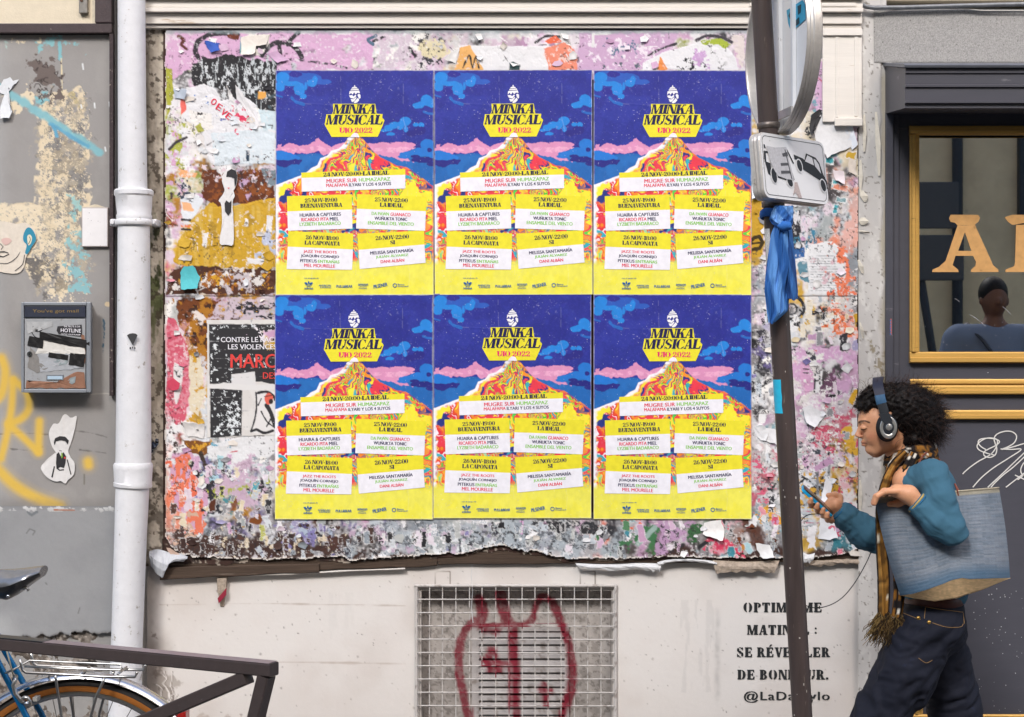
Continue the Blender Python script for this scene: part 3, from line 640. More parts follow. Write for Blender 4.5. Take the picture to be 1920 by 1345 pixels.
cv.blotch((70, 68, 150, 95), 18, .48, '#86b7bd', seed=61, soft=.03); cv.blotch((-40, 70, 60, 82), 14, .55, '#a9c0bc', seed=62); cv.blotch((20, 72, 100, 86), 10, .55, CR, seed=63)
cv.line([(112, 80), (113, 110)], 7, TQ, rough=3, size=10, seed=64)
cv.line([(115, 110), (117, 188)], 2.5, '#d9cba9', rough=1.5, size=10, seed=65)
cv.line([(-10, 160), (20, 178), (50, 195), (78, 214), (105, 232), (150, 262), (184, 286)], 13, TQ, soft=5, rough=6, size=18, seed=66, alpha=.95)
cv.line([(95, 232), (130, 255), (165, 275)], 8, '#5f9fbd', soft=4, rough=4, size=14, seed=67, alpha=.9)
cv.line([(100, 235), (106, 255)], 7, '#5f9fbd', soft=3, rough=3, seed=68)
cv.blotch((70, 160, 100, 200), 15, .5, TQ, seed=69); cv.blotch((120, 440, 175, 560), 16, .52, '#87b5bb', seed=70, soft=.03, gain=.7); cv.blotch((120, 300, 165, 400), 14, .6, '#9cc0bd', seed=71)
cv.blotch((128, 400, 152, 470), 12, .5, '#8fb9bb', seed=72)
cv.blotch((60, 118, 116, 185), 20, .47, '#6b605c', seed=75, soft=.02, h=-.8, gain=.6)
for i in range(16):
    x, y = rng.uniform(70, 112), rng.uniform(120, 180); pts = [(x, y)]
    for _ in range(4): x += rng.uniform(-7, 7); y += rng.uniform(-7, 7); pts.append((x, y))
    cv.line(pts, 1.6, '#3f3634', soft=1.2, h=-.6)
for (x, y, l) in [(177, 198, 9), (152, 200, 6), (205, 196, 8), (197, 280, 7), (155, 125, 10)]: cv.line([(x, y - l / 2), (x + 1, y + l / 2)], 2.6, '#dfe2e4', soft=1.2)
cv.line([(194, 600), (196, 620), (193, 660)], 3.5, '#3c5a6d', rough=2, size=6, texture=.45, tsize=5)
cv.ell(201, 571, 5, 5, '#cbb898', rough=2, size=5)
cv.line([(150, 740), (200, 738), (214, 741)], 1.6, '#b9b4ae', soft=1.4)
for pts in [[(-10, 815), (40, 812), (90, 815)], [(20, 842), (60, 846), (80, 838)], [(140, 808), (170, 812), (200, 820)], [(150, 844), (200, 850)]]: cv.line(pts, 1.2, '#6d6a68', soft=1.5, rough=2.5, size=12, h=-.5)
YL = '#d9b44c'
def spray(pts, wd): 
    pts = catmull(pts, 6) if len(pts) > 2 else pts
    cv.line(pts, wd * .8, YL, soft=wd * .45, alpha=.93); cv.line(pts, wd * 1.05, YL, soft=wd, alpha=.35)
spray([(3, 672), (10, 698), (2, 740), (-20, 760)], 20); spray([(24, 712), (22, 760), (14, 810), (2, 860)], 16); spray([(26, 714), (50, 735), (54, 765), (40, 785), (16, 795)], 17)
spray([(16, 796), (45, 822), (72, 848)], 16); spray([(72, 848), (73, 815), (74, 790)], 17); spray([(165, 866), (166, 872)], 21)
spray([(-30, 850), (0, 884), (30, 912), (70, 935), (112, 950)], 24)
cv.line([(158, 890), (158, 908)], 2.5, '#6f6b60', soft=2)
cv.put(F, sstep(925, 950, Y + (fbm(X, Y, 25, 4, 8) - .5) * 20) * .35, '#6e6b69')
cv.build('painted_face', M_paint, t, .022)
cv = Canvas(-62, 949, 217, 1240, 1.6, '#939496'); X, Y = cv.X, cv.Y
cv.put(F, sstep(.45, .7, fbm(X, Y, 70, 5, 3)) * .4, '#87888b'); cv.h += (fbm(X, Y, 40, 4, 4) - .5) * 2.5 + (fbm(X, Y, 5, 3, 6) - .5) * .4 + 3 * sstep(949, 955, Y)
cv.put(F, sstep(60, -10, X) * sstep(1130, 1180, Y) * .5, '#b9babb')
cv.put(F, sstep(958, 952, Y) * .7, '#6f6f70'); cv.blotch((0, 950, 215, 960), 12, .5, '#b9b9b9', seed=3, soft=.03, fade=3); cv.line([(102, 956), (140, 957)], 2.5, '#a4694c', rough=1)
cv.line([(52, 960), (60, 966), (70, 960)], 4, '#6f7478', rough=2)
edge = 1192 - 3 * np.sin(X / 17) - 6 * (X > 135) + (fbm(X, Y * 0 + 3, 26, 4, 9) - .5) * 26 + 14 * sstep(45, 15, X)
cv.put(F, sstep(4, 0, edge - Y) * .8, '#55504c'); cv.h += sstep(6, 0, edge - Y) * -2
for pts in [[(50, 1000), (56, 992), (66, 996), (62, 1003)], [(86, 1093), (88, 1096)], [(150, 1140), (147, 1150)]]: cv.line(pts, 2, '#6d6d6e', soft=1.5, h=-.5)
cv.keep = (Y < edge)
cv.build('lower_painted_face', M_paint, t, .028)
cv = Canvas(-62, 1170, 330, 1560, 2.0, '#7b736c'); X, Y = cv.X, cv.Y        # bare rubble where the render has fallen
rub = fbm(X, Y, 34, 5, 3, .6); cv.put(F, sstep(.5, .6, rub), '#8f867e'); cv.put(F, sstep(.56, .6, fbm(X, Y, 14, 4, 7)), '#5d544d'); cv.put(F, sstep(.62, .66, fbm(X, Y, 9, 4, 17)), '#a8a098'); cv.put(F, sstep(.66, .7, fbm(X, Y, 20, 4, 27)), '#2f2925')
cv.h = (rub - .5) * 26 + (fbm(X, Y, 8, 3, 8) - .5) * 5; cv.keep = X < 218
cv.build('bare_rubble', M_paint, t, .013)
b = MB(); b.box(wx(211), wx(218), -.047, -.021, wz(742), wz(68)); b.build('brown_edge_strip', mat('flaking_brown_paint', '#43383a', rough=.7, noise=.2, nscale=80, dirt='#8d8279', dirt_amt=.2, dscale=60, bump=.002, bscale=200), t)

# cream panel and brown surround above the grey wall
t = thing('window_surround', 'cream boarded panel in a dark brown painted frame, top left corner beside the downpipe', 'window frame', (wx(90), -.03, wz(70)))
MBr = mat('brown_frame_paint', '#463b3d', rough=.45, noise=.12, nscale=40, dirt='#b5a9a0', dirt_amt=.06, dscale=70, bump=.001, bscale=150)
MB().box(wx(-900), wx(184), -.028, .05, wz(50), wz(-400)).build('cream_panel', mat('cream_board', '#d9cdb6', rough=.8, noise=.05, nscale=25, dirt='#a8947a', dirt_amt=.18, dscale=14, bump=.001, bscale=150), t)
MB().box(wx(-900), wx(216), -.05, .0, wz(67), wz(49), .003).build('bottom_rail', MBr, t)
MB().box(wx(185), wx(216), -.055, .0, wz(48.5), wz(-400), .003).build('side_rail', MBr, t)
MB().box(wx(178), wx(184.5), -.036, .0, wz(48.5), wz(-400), .002).build('cream_bead', mat('cream_bead', '#cfc4ae', rough=.7, noise=.1, nscale=50), t)
tag(MB().box(wx(154), wx(170), -.046, -.029, wz(30), wz(-20), .003).build('shutter_catch', mat('dull_steel', '#8b8782', rough=.45, metal=.7, noise=.15, nscale=90), t))
MB().tube([(wx(159), -.0455, wz(6)), (wx(159), -.049, wz(6))], .006, 10).build('screw', mat('rusty_screw', '#5a4234', rough=.7), t)

# ---- downpipe
M_pipe = mat('white_pipe_paint', '#dddde0', rough=.45, noise=.04, nscale=30, dirt='#a8a29c', dirt_amt=.15, dscale=22, bump=.0014, bscale=60, rust='#8a5a3c', rust_amt=.0)
t = thing('downpipe', 'white painted cast iron downpipe between the grey wall and the poster board', 'drainpipe', (wx(245), -.11, 0))
DPD = .10
def pc(X, Y): q = P(X, Y, DPD); return (q.x, q.y, q.z)
def seg(name, rows, label=None):
    pts = [pc(x, y) for x, y, r in rows]; rr = [r * (DIST - DPD) / 3000 for x, y, r in rows]
    return smooth_auto(MB().tube(pts, rr, 36).build(name, M_pipe, t, label=label), 35)
seg('pipe_length', [(246.5, -250, 25), (246.5, 0, 25.5), (247.5, 200, 26), (249, 366, 27)])
seg('pipe_collar', [(251, 356, 34), (251, 358.5, 36.5), (251, 366, 36.5), (251, 369, 34), (251.5, 386, 33), (251.5, 402, 31.5), (251.5, 405, 33), (251.5, 413, 32), (251.5, 425, 29)])
seg('pipe_length', [(251, 420, 29.5), (251, 600, 31), (250.5, 800, 32.5), (250, 880, 33)])
seg('pipe_collar', [(249.5, 868, 34.5), (249.5, 872, 36.5), (249.5, 880, 36), (249.5, 905, 34.5), (249, 908, 36), (248.5, 913, 35), (248.5, 916, 31)])
seg('pipe_length', [(248.5, 912, 31), (247.5, 935, 31), (245, 1000, 30), (238, 1200, 29), (234, 1345, 31), (230, 1500, 31)])
b = MB(); c = P(251, 418, DPD); r = 33 * (DIST - DPD) / 3000
b.tube([(c.x + r * math.cos(a), c.y + r * math.sin(a), c.z - 0.004 * 0) for a in np.linspace(math.pi, 2 * math.pi, 15)], .012, 8, flat=(1, .35)); b.build('strap', M_pipe, t, True)
for sx in (214, 290):
    q = P(sx, 418, .07); MB().box(q.x - .012, q.x + .012, -.09, .02, q.z - .013, q.z + .013, .006).build('strap_lug', M_pipe, t)
    MB().tube([(q.x, -.088, q.z), (q.x, -.102, q.z)], [.012, .008], 6).build('bolt', M_pipe, t)
k = Ink(); d_ = DPD + .068
k.shape([(238, 629), (243, 626), (249, 625), (255, 626), (258, 629), (249, 648)]); k.build('fan_sticker', mat('sticker_black', '#3a3a3c', rough=.6), t, d_)
k = Ink(); [k.shape(q) for q in ([(243, 651), (246, 651), (246, 655), (243, 655)], [(247.5, 650), (250, 650), (250, 654), (247.5, 654)], [(251.5, 651), (254, 651), (254, 655), (251.5, 655)])]; k.build('sticker_lettering', MATS['sticker_black'], t, d_)

# ---- dirty plaster strip between pipe and board
t = thing('mossy_plaster_strip', 'crumbling plaster strip stained with green moss between the white downpipe and the poster board', 'plaster', (wx(293), 0, wz(560)))
cv = Canvas(268, 50, 318, 1062, 1.5, '#d2c8b8'); X, Y = cv.X, cv.Y
cv.put(F, sstep(.4, .6, fbm(X, Y * .4, 30, 4, 3)) * .6, '#978b7b'); cv.put(F, sstep(.55, .62, fbm(X, Y * .7, 14, 4, 4)) * .7, '#c9c0b0'); cv.put(F, sstep(284, 276, X + (fbm(X, Y, 20, 4, 5) - .5) * 10) * .6, '#3a342c')
cv.put(F, sstep(.46, .58, fbm(X, Y * .5, 18, 4, 7)) * sstep(300, 420, Y) * sstep(760, 560, Y) * .9, '#5a6432'); cv.put(F, sstep(.5, .6, fbm(X, Y * .5, 12, 4, 8)) * sstep(380, 440, Y) * sstep(620, 520, Y) * .9, '#363d1e')
cv.put(F, sstep(.5, .6, fbm(X, Y, 20, 4, 9)) * sstep(840, 900, Y) * .8, '#5f564c')
cv.put(F, sstep(.6, .66, fbm(X, Y, 10, 4, 11)) * .8, '#4b4035')
cv.h = (fbm(X, Y * .5, 22, 5, 12) - .5) * 14 + (fbm(X, Y, 5, 3, 13) - .5) * 3
cv.build('plaster_face', M_paint, t, .014)
g = MB(); random.seed(3)
for (x, y, s_) in [(289, 835, 13), (294, 827, 7), (283, 846, 8)]:
    q = P(x, y, .03); v = []; bm = bmesh.new(); bmesh.ops.create_icosphere(bm, subdivisions=2, radius=s_ * .0011)
    for vv in bm.verts: vv.co *= random.uniform(.6, 1.25); vv.co += q
    g.bm(bm)
tag(g.build('crumpled_foil', mat('black_foil', '#1e2638', rough=.25, spec=.7)), 'small crumpled dark blue foil wad stuck in the plaster beside the downpipe', 'litter')

# ---- white moulded fascia above the board
t = thing('moulded_fascia', 'long white painted wooden fascia with stepped mouldings across the top above the posters', 'moulding', (wx(940), -.05, wz(58)))
M_wood = mat('white_wood_paint', '#e0dad2', rough=.5, noise=.04, nscale=14, dirt='#b69f86', dirt_amt=.13, dscale=9, bump=.0008, bscale=60, stretch=(.25, 1, 3))
def strip(y0, y1, d0, nm='moulding_strip', x0=276, x1=1611): MB().box(wx(x0), wx(x1), -d0, .01, wz(y1), wz(y0), .003).build(nm, M_wood, t)
strip(-420, -8, .068, 'fascia_board'); strip(-7, 8, .078); strip(9, 21, .064); strip(22, 30, .072); strip(31, 50, .052); strip(51, 57, .041)
for x0, x1 in ((1400, 1598),):
    strip(13, 20, .070, 'moulding_strip', x0, x1)
# white wooden pilaster piece at the right
MB().box(wx(1538), wx(1611), -.047, .0, wz(232), wz(58), .002).build('pilaster_panel', M_wood, t)
for q in [(1538, 1611, 60, 72, .056), (1562, 1567, 73, 224, .0495), (1597, 1603, 73, 222, .050), (1560, 1611, 226, 240, .058)]:
    MB().box(wx(q[0]), wx(q[1]), -q[4], -.03, wz(q[3]), wz(q[2]), .0015).build('panel_bead', M_wood, t)
# pilaster strip between the board and the shop
cv = Canvas(1609, -60, 1662, 1560, 2.0, '#c3c0bd'); X, Y = cv.X, cv.Y
cv.put(F, sstep(.45, .7, fbm(X, Y * .3, 40, 4, 3)) * .5, '#b3b0ae'); cv.put(F, sstep(.6, .68, fbm(X, Y * .5, 12, 4, 4)) * .5, '#d6d4d0'); cv.put(F, sstep(.72, .76, fbm(X, Y, 6, 3, 5)) * .8, '#6b645c')
cv.put(F, sstep(1650, 1656, X + (fbm(X, Y * .3, 24, 4, 6) - .5) * 16) * sstep(120, 150, Y) * .8, '#a39a87')
cv.blotch((1640, 660, 1662, 740), 14, .45, '#8f8572', seed=7); cv.h = (fbm(X, Y * .4, 30, 4, 8) - .5) * 5 + sstep(1653, 1649, X + (fbm(X, Y * .3, 24, 4, 6) - .5) * 16) * 6
t = thing('plaster_pilaster', 'narrow pale grey plaster pilaster between the torn poster board and the dark shopfront', 'pilaster', (wx(1635), 0, 0))
cv.build('plaster_face', M_paint, t, .02)
M_peel = mat('peeling_paint_flake', '#d2cbbd', rough=.7, noise=.08, nscale=60)
for (x, y, w_, h_, a) in [(1617, 415, 26, 14, 0), (1618, 368, 20, 22, .3), (1619, 435, 24, 16, 1.2), (1620, 250, 9, 70, 0), (1613, 500, 12, 26, .3), (1645, 270, 12, 120, .05), (1613, 330, 9, 60, 0), (1615, 620, 8, 30, .2), (1612, 930, 10, 60, 0)]:
    b = MB(); n_ = 6; q = []
    for j in range(n_ + 1):
        f_ = j / n_ - .5; ww = w_ * (.5 - abs(f_) * .7) + 1
        for k_ in (-1, 1):
            X_ = x + f_ * h_ * math.sin(a) + k_ * ww * .5 + (ww * .4 if k_ > 0 else 0); Y_ = y + f_ * h_ * math.cos(a); q.append(tuple(P(X_, Y_, .032 + (.018 * (.5 - abs(f_)) if k_ > 0 else 0))))
    b.add(q, [(2 * j, 2 * j + 1, 2 * j + 3, 2 * j + 2) for j in range(n_)]); b.build('paint_flake', M_peel, t)
# ------------------------------------------------------------------ the old billboard under layers of torn paper
BD = .030
board = thing('poster_board', 'old billboard thick with layers of torn pasted paper, rust and paint behind the posters', 'billboard', (wx(960), -.0, wz(1060)))
MB().box(wx(308), wx(1610), -.018, .001, wz(1052), wz(60)).build('backing_panel', mat('rusty_backing', '#43302a', rough=.9, noise=.2, nscale=40), board)
cv = Canvas(304, 57, 1613, 1060, 1.45, '#d5d0d4'); X, Y = cv.X, cv.Y
cv.keep = ~((X > 540) & (X < 1395) & (Y > 150) & (Y < 960))
PAL = {
 'lilac': ['#c8a2bf', '#d6bfd0', '#b992b2', '#ddd3dc', '#cfb0c8', '#d8c8d4', '#c29ab8'],
 'white': ['#dedcdf', '#d5d6da', '#e6e5e6', '#cfd3d8', '#e9e6e2', '#d9d4d2'],
 'black': ['#26262a', '#1f1e22', '#36353b', '#2e2d30', '#8c8c90'],
 'rust': ['#6b3518', '#80461c', '#43261c', '#96651f', '#552c1a', '#a8782a'],
 'ochre': ['#c39b2c', '#b98f26', '#cfa838', '#c8a040'],
 'pink': ['#cf5570', '#dc7a8e', '#c2405a', '#d8919f', '#cf6a80'],
 'orange': ['#e5805f', '#dd6a4c', '#e39a80', '#d88c74'],
 'teal': ['#4aa0b0', '#7ab4c0', '#3e8594', '#a8cad2'],
 'olive': ['#a5ab44', '#8f9640', '#b5b665'],
 'cream': ['#ddcfb4', '#d3c3a2', '#e2d9c6', '#cdb898'],
 'grey': ['#a9b0b8', '#8f979f', '#bcc3ca', '#9fa5a6', '#b3b5b3'],
 'purple': ['#6f6798', '#8a82b0', '#9d97b8', '#565079'],
 'brown': ['#46302a', '#3b2823', '#54382f', '#3a2622'],
 'green': ['#3f7045', '#52805a', '#86ab92'],
}
ZONES = [  # cx, cy, rx, ry, {palette: weight}
 (440, 85, 150, 30, dict(lilac=6, black=1, white=1, rust=.5)), (430, 155, 90, 40, dict(black=7, white=1, lilac=1)), (340, 200, 40, 90, dict(lilac=3, olive=2, white=3, cream=2)),
 (440, 250, 90, 50, dict(white=8, grey=1)), (360, 300, 50, 50, dict(white=3, olive=4, cream=2, lilac=2)), (480, 330, 60, 30, dict(rust=3, lilac=3, black=2, grey=2)), (440, 355, 90, 30, dict(rust=6, black=1, lilac=1)),
 (430, 440, 90, 60, dict(ochre=9, white=1)), (320, 430, 14, 90, dict(lilac=4, white=2, pink=1)), (430, 525, 100, 24, dict(rust=5, ochre=2, white=2, black=1)),
 (440, 580, 100, 24, dict(lilac=3, black=2, rust=3, ochre=2, grey=2)), (360, 620, 26, 60, dict(rust=6, ochre=3, black=1)), (335, 700, 24, 90, dict(pink=8, lilac=2, white=1)), (370, 740, 18, 60, dict(white=3, ochre=3, cream=2)),
 (345, 830, 30, 30, dict(white=4, rust=2, black=1)), (440, 850, 70, 30, dict(white=8, grey=1)), (330, 900, 26, 60, dict(orange=9, lilac=2)), (400, 900, 40, 40, dict(black=3, lilac=4, teal=1, olive=1)), (470, 900, 50, 50, dict(black=3, grey=3, olive=2, lilac=2, teal=1, cream=1)),
 (340, 990, 30, 40, dict(brown=3, orange=4, cream=2)), (450, 970, 70, 30, dict(purple=3, rust=2, white=2, black=2, cream=2)), (470, 1020, 130, 26, dict(brown=9, cream=1, grey=1)), (560, 1000, 60, 30, dict(purple=5, grey=4, white=2, black=1, cream=1)),
 (620, 1025, 50, 20, dict(brown=5, purple=1, grey=1)), (760, 1000, 130, 35, dict(grey=8, white=2, lilac=2, black=2, purple=1)), (940, 1000, 90, 30, dict(grey=8, white=2, black=2, green=.6)), (1080, 990, 90, 40, dict(grey=7, white=3, black=2, lilac=1)), (1130, 985, 40, 14, dict(black=6)),
 (1200, 990, 50, 40, dict(green=3, grey=4, black=1, orange=1, teal=1)), (1250, 1000, 40, 40, dict(lilac=7, black=2)), (1310, 985, 20, 30, dict(green=2, black=2, white=2)), (1355, 1000, 40, 40, dict(pink=5, teal=2, black=2, grey=2)), (1410, 1000, 30, 40, dict(grey=3, rust=2, teal=1, lilac=1, white=2)),
 (680, 95, 120, 30, dict(lilac=6, white=3, grey=1, black=1.5)), (850, 90, 60, 30, dict(white=3, cream=2, lilac=3)), (1000, 90, 80, 30, dict(lilac=4, white=3, orange=.6)), (1150, 90, 80, 30, dict(lilac=8, teal=.6)), (1330, 90, 80, 30, dict(lilac=4, white=4, olive=.7, black=.6)),
 (1560, 170, 40, 60, dict(lilac=7, cream=2, pink=1)), (1510, 260, 30, 50, dict(white=5, cream=3, teal=1, black=1)), (1580, 330, 30, 50, dict(lilac=3, orange=2, cream=2, ochre=1, teal=1, black=1)), (1425, 330, 14, 40, dict(white=4, teal=1)), (1425, 410, 14, 70, dict(ochre=9, black=1)),
 (1510, 420, 30, 40, dict(black=3, lilac=3, teal=2, grey=2)), (1580, 420, 30, 50, dict(orange=3, lilac=3, grey=2, ochre=1, rust=1)), (1540, 500, 40, 50, dict(white=7, lilac=1, grey=1)), (1595, 510, 20, 50, dict(orange=5, white=2, grey=1)), (1430, 520, 20, 40, dict(grey=3, black=2, lilac=3)),
 (1530, 590, 70, 30, dict(cream=3, white=3, grey=2, black=2, ochre=1)), (1590, 600, 24, 40, dict(orange=6, cream=3)), (1430, 620, 24, 60, dict(lilac=4, black=2, white=3, purple=1)), (1560, 660, 50, 40, dict(lilac=4, white=3, cream=2, black=1, purple=1)),
 (1430, 700, 24, 40, dict(black=3, grey=3, white=2, lilac=1)), (1550, 730, 60, 50, dict(lilac=8, white=3, pink=2, black=1)), (1430, 800, 24, 50, dict(white=4, teal=2, lilac=1, black=1)), (1530, 820, 50, 40, dict(pink=4, grey=3, white=2, black=2, lilac=2)), (1600, 830, 12, 60, dict(ochre=4, white=2)),
 (1440, 900, 30, 50, dict(white=4, pink=3, grey=2, black=1)), (1520, 900, 60, 40, dict(white=6, lilac=2, pink=1.4, black=2, ochre=1, grey=2)), (1600, 900, 16, 60, dict(ochre=3, pink=5)), (1580, 970, 40, 40, dict(pink=5, lilac=2, brown=1, white=1)), (1490, 1000, 60, 40, dict(grey=4, white=4, teal=1, ochre=1)), (1540, 1025, 60, 20, dict(teal=2, grey=5, white=2)),
]
ZA = np.array([[z[0], z[1], z[2], z[3]] for z in ZONES], float)
r2 = random.Random(11)
def zone_colour(x, y, r_=r2):
    d = ((ZA[:, 0] - x) / ZA[:, 2]) ** 2 + ((ZA[:, 1] - y) / ZA[:, 3]) ** 2; w_ = np.exp(-d * .8) + 1e-9
    i = r_.choices(range(len(ZONES)), weights=w_)[0]; z = ZONES[i][4]; k = r_.choices(list(z), weights=list(z.values()))[0]
    return r_.choice(PAL[k]), k
def outside(x, y, m=14): return not (540 + m < x < 1395 - m and 150 + m < y < 960 - m)
def dabs(n, lo, hi, h, seed, rim=2.5, asp=2.2, box=None, prints=True, region=None):
    i = 0; tries = 0
    while i < n and tries < n * 6:
        tries += 1
        if region: x, y = r2.uniform(region[0], region[2]), r2.uniform(region[1], region[3])
        else: x, y = r2.uniform(306, 1610), r2.uniform(60, 1052)
        if not outside(x, y, hi): continue
        i += 1; c_, k = zone_colour(x, y); wd = r2.uniform(lo, hi); ht = wd * r2.uniform(1 / asp, asp); rot = r2.choice([0, 0, r2.uniform(-.3, .3), r2.uniform(-1.6, 1.6)])
        pr = None
        if prints and r2.random() < .35: pr = zone_colour(x, y)[0] if r2.random() < .5 else r2.choice(['#2c2b30', '#e2e0e2', '#3b3a44'])
        cv.tear(x, y, wd, ht, c_, rot, seed + i * 1.7, rim=rim if k not in ('white', 'rust', 'brown') else 0.5, amp=wd * r2.uniform(.25, .6), h=h, print_=pr)
F = (slice(None), slice(None))
dabs(380, 40, 95, .35, 100, 1.6); dabs(620, 18, 46, .3, 1100, 1.4); dabs(520, 8, 20, .2, 3100, .9, 3)
# the dabs become ragged, worn patches: warp them, soften them slightly, then stain them
ny_, nx_ = cv.X.shape; jj, ii = np.meshgrid(np.arange(nx_), np.arange(ny_))
wx_ = ((fbm(X, Y, 16, 5, 501, .62) - .5) * 30).astype(int); wy_ = ((fbm(X, Y, 16, 5, 507, .62) - .5) * 30).astype(int)
i2, j2 = np.clip(ii + wy_, 0, ny_ - 1), np.clip(jj + wx_, 0, nx_ - 1); cv.c = cv.c[i2, j2]; cv.h = cv.h[i2, j2]
def soften(c):
    b_ = c.copy(); b_[1:-1, 1:-1] = (c[:-2, 1:-1] + c[2:, 1:-1] + c[1:-1, :-2] + c[1:-1, 2:] + c[1:-1, 1:-1]) / 5; return b_
cv.c = soften(soften(cv.c))
stn = fbm(X, Y, 60, 5, 511); cv.put(F, sstep(.52, .68, stn) * .30, '#6e625e'); cv.put(F, sstep(.5, .66, fbm(X, Y * .5, 30, 5, 513)) * .35, '#d9d4d6')
cv.put(F, sstep(850, 1040, Y + (stn - .5) * 200) * .35 * sstep(.4, .6, fbm(X, Y, 22, 4, 515)), '#5b4f4d')
# named features, upper left
L1 = '#cfa6c6'
cv.poly([(312, 62), (560, 62), (700, 64), (700, 132), (516, 132), (430, 110), (400, 120), (350, 130), (312, 160)], L1, rough=10, size=24, seed=1, texture=.3, tsize=26, h=.2)
def squig(pts, wd, c_='#332f35', s_=0, tex=.28): cv.line(catmull(pts, 6), wd, c_, soft=1.2, rough=1.6, size=8, seed=s_, texture=tex, tsize=6)
squig([(366, 95), (372, 78), (392, 66), (420, 62), (445, 66)], 9, s_=1); squig([(366, 95), (372, 108), (384, 112)], 9, s_=2); squig([(492, 104), (505, 88), (522, 80), (545, 84), (560, 98), (566, 108)], 9, s_=3); squig([(524, 86), (526, 104)], 8, s_=4)
squig([(560, 62), (548, 72), (540, 84)], 8, s_=5); squig([(700, 78), (725, 68), (750, 74), (768, 92), (790, 120)], 6, s_=6); squig([(335, 68), (345, 76), (340, 84), (350, 92)], 6, '#5a2c22', 7); squig([(430, 68), (445, 72), (440, 62)], 7, '#6a3320', 8)
squig([(545, 112), (600, 118), (650, 128)], 5, '#4a464e', 9, .5); squig([(700, 84), (690, 75), (705, 68)], 6, '#506a80', 10)
cv.poly([(384, 78), (394, 74), (410, 82), (412, 96), (398, 98), (386, 90)], '#3556a8', rough=3, size=6, seed=3, h=.5); cv.tear(398, 76, 14, 8, '#dedde0', .3, 4, h=.4)
cv.poly([(452, 72), (470, 64), (506, 66), (504, 84), (496, 96), (488, 104), (462, 104), (450, 104)], '#e2dcd6', rough=2, size=10, seed=8, h=.6); cv.poly([(478, 84), (500, 84), (500, 92), (490, 94), (480, 92)], '#2b2a2c', rough=1.5); cv.line([(452, 70), (451, 100)], 2, '#4ea0a8')
cv.poly([(364, 122), (392, 108), (420, 104), (460, 110), (520, 118), (520, 205), (490, 208), (470, 200), (430, 175), (420, 165), (380, 160), (362, 155)], '#29282b', rough=9, size=20, seed=12, h=.3)
cv.blotch((366, 108, 518, 200), 7, .56, '#c9cdd0', seed=13, soft=.03, sy=.45, gain=.7); cv.blotch((420, 100, 520, 135), 7, .5, '#bfc4c8', seed=14, soft=.03, sy=.3); cv.blotch((470, 165, 520, 205), 10, .5, '#4b5a62', seed=15, sx=.5)
for i in range(26):
    x, y = r2.uniform(372, 515), r2.uniform(108, 190); cv.line([(x, y), (x + r2.uniform(-3, 3), y + r2.uniform(8, 26))], 1.6, '#b9bfc2', soft=1, rough=1.2, size=4, seed=i, texture=.4)
cv.poly([(484, 172), (498, 172), (499, 182), (492, 186), (484, 186)], '#e3a552', rough=1, h=.5)
W1 = '#dddcdf'
cv.poly([(350, 165), (385, 158), (400, 165), (415, 185), (430, 192), (440, 175), (455, 178), (475, 195), (484, 215), (492, 250), (520, 262), (520, 305), (470, 300), (410, 315), (396, 305), (380, 250), (340, 220), (345, 195)], W1, rough=7, size=18, seed=20, h=.6)
cv.poly([(395, 250), (490, 242), (516, 250), (516, 308), (440, 306), (402, 312)], '#d3dce2', rough=5, size=26, seed=21, h=.2)
cv.poly([(484, 205), (517, 210), (517, 245), (495, 245)], '#c8d8de', rough=3, seed=22); cv.poly([(352, 205), (395, 215), (400, 240), (365, 245)], '#e4e0dc', rough=5, seed=23)
cv.blotch((355, 188, 398, 215), 10, .52, '#2c2b2e', seed=24, soft=.02); cv.blotch((350, 182, 392, 192), 7, .55, '#3f74b8', seed=25); cv.blotch((405, 200, 430, 245), 8, .56, '#4a5fae', seed=26); cv.blotch((440, 205, 470, 245), 10, .46, '#d2365a', seed=27, soft=.02); cv.blotch((435, 182, 462, 210), 12, .5, '#cfa0c0', seed=28)
cv.poly([(432, 160), (446, 165), (452, 182), (444, 190), (436, 182)], '#2b2a2d', rough=3, size=6); cv.poly([(326, 166), (348, 168), (350, 182), (328, 186)], '#b4bcc8', rough=3, size=8, h=.5); cv.poly([(338, 182), (348, 190), (350, 206), (340, 215)], '#e06a60', rough=2, size=6)
cv.line([(503, 235), (511, 235)], 1.6, '#26262a'); cv.line([(511, 235), (510, 242)], 1.6, '#26262a'); cv.blotch((470, 290, 500, 300), 6, .5, '#2b2a2e', seed=30)
cv.poly([(310, 125), (322, 130), (326, 165), (318, 210), (311, 230)], '#a8a83e', rough=6, size=12, seed=31); cv.blotch((315, 230, 350, 315), 14, .48, '#a7ab4a', seed=32, soft=.03); cv.blotch((310, 220, 345, 320), 10, .56, '#cf9fc0', seed=33); cv.poly([(366, 238), (376, 232), (384, 246), (372, 250)], '#a8a84e', rough=2)
squig([(318, 280), (330, 268), (350, 258)], 5, '#3a3338', 34, 0); cv.blotch((385, 265, 415, 300), 9, .55, '#2f2e34', seed=35, soft=.02); cv.poly([(462, 283), (468, 283), (468, 303), (462, 303)], '#24384c', rough=1.5, size=5)
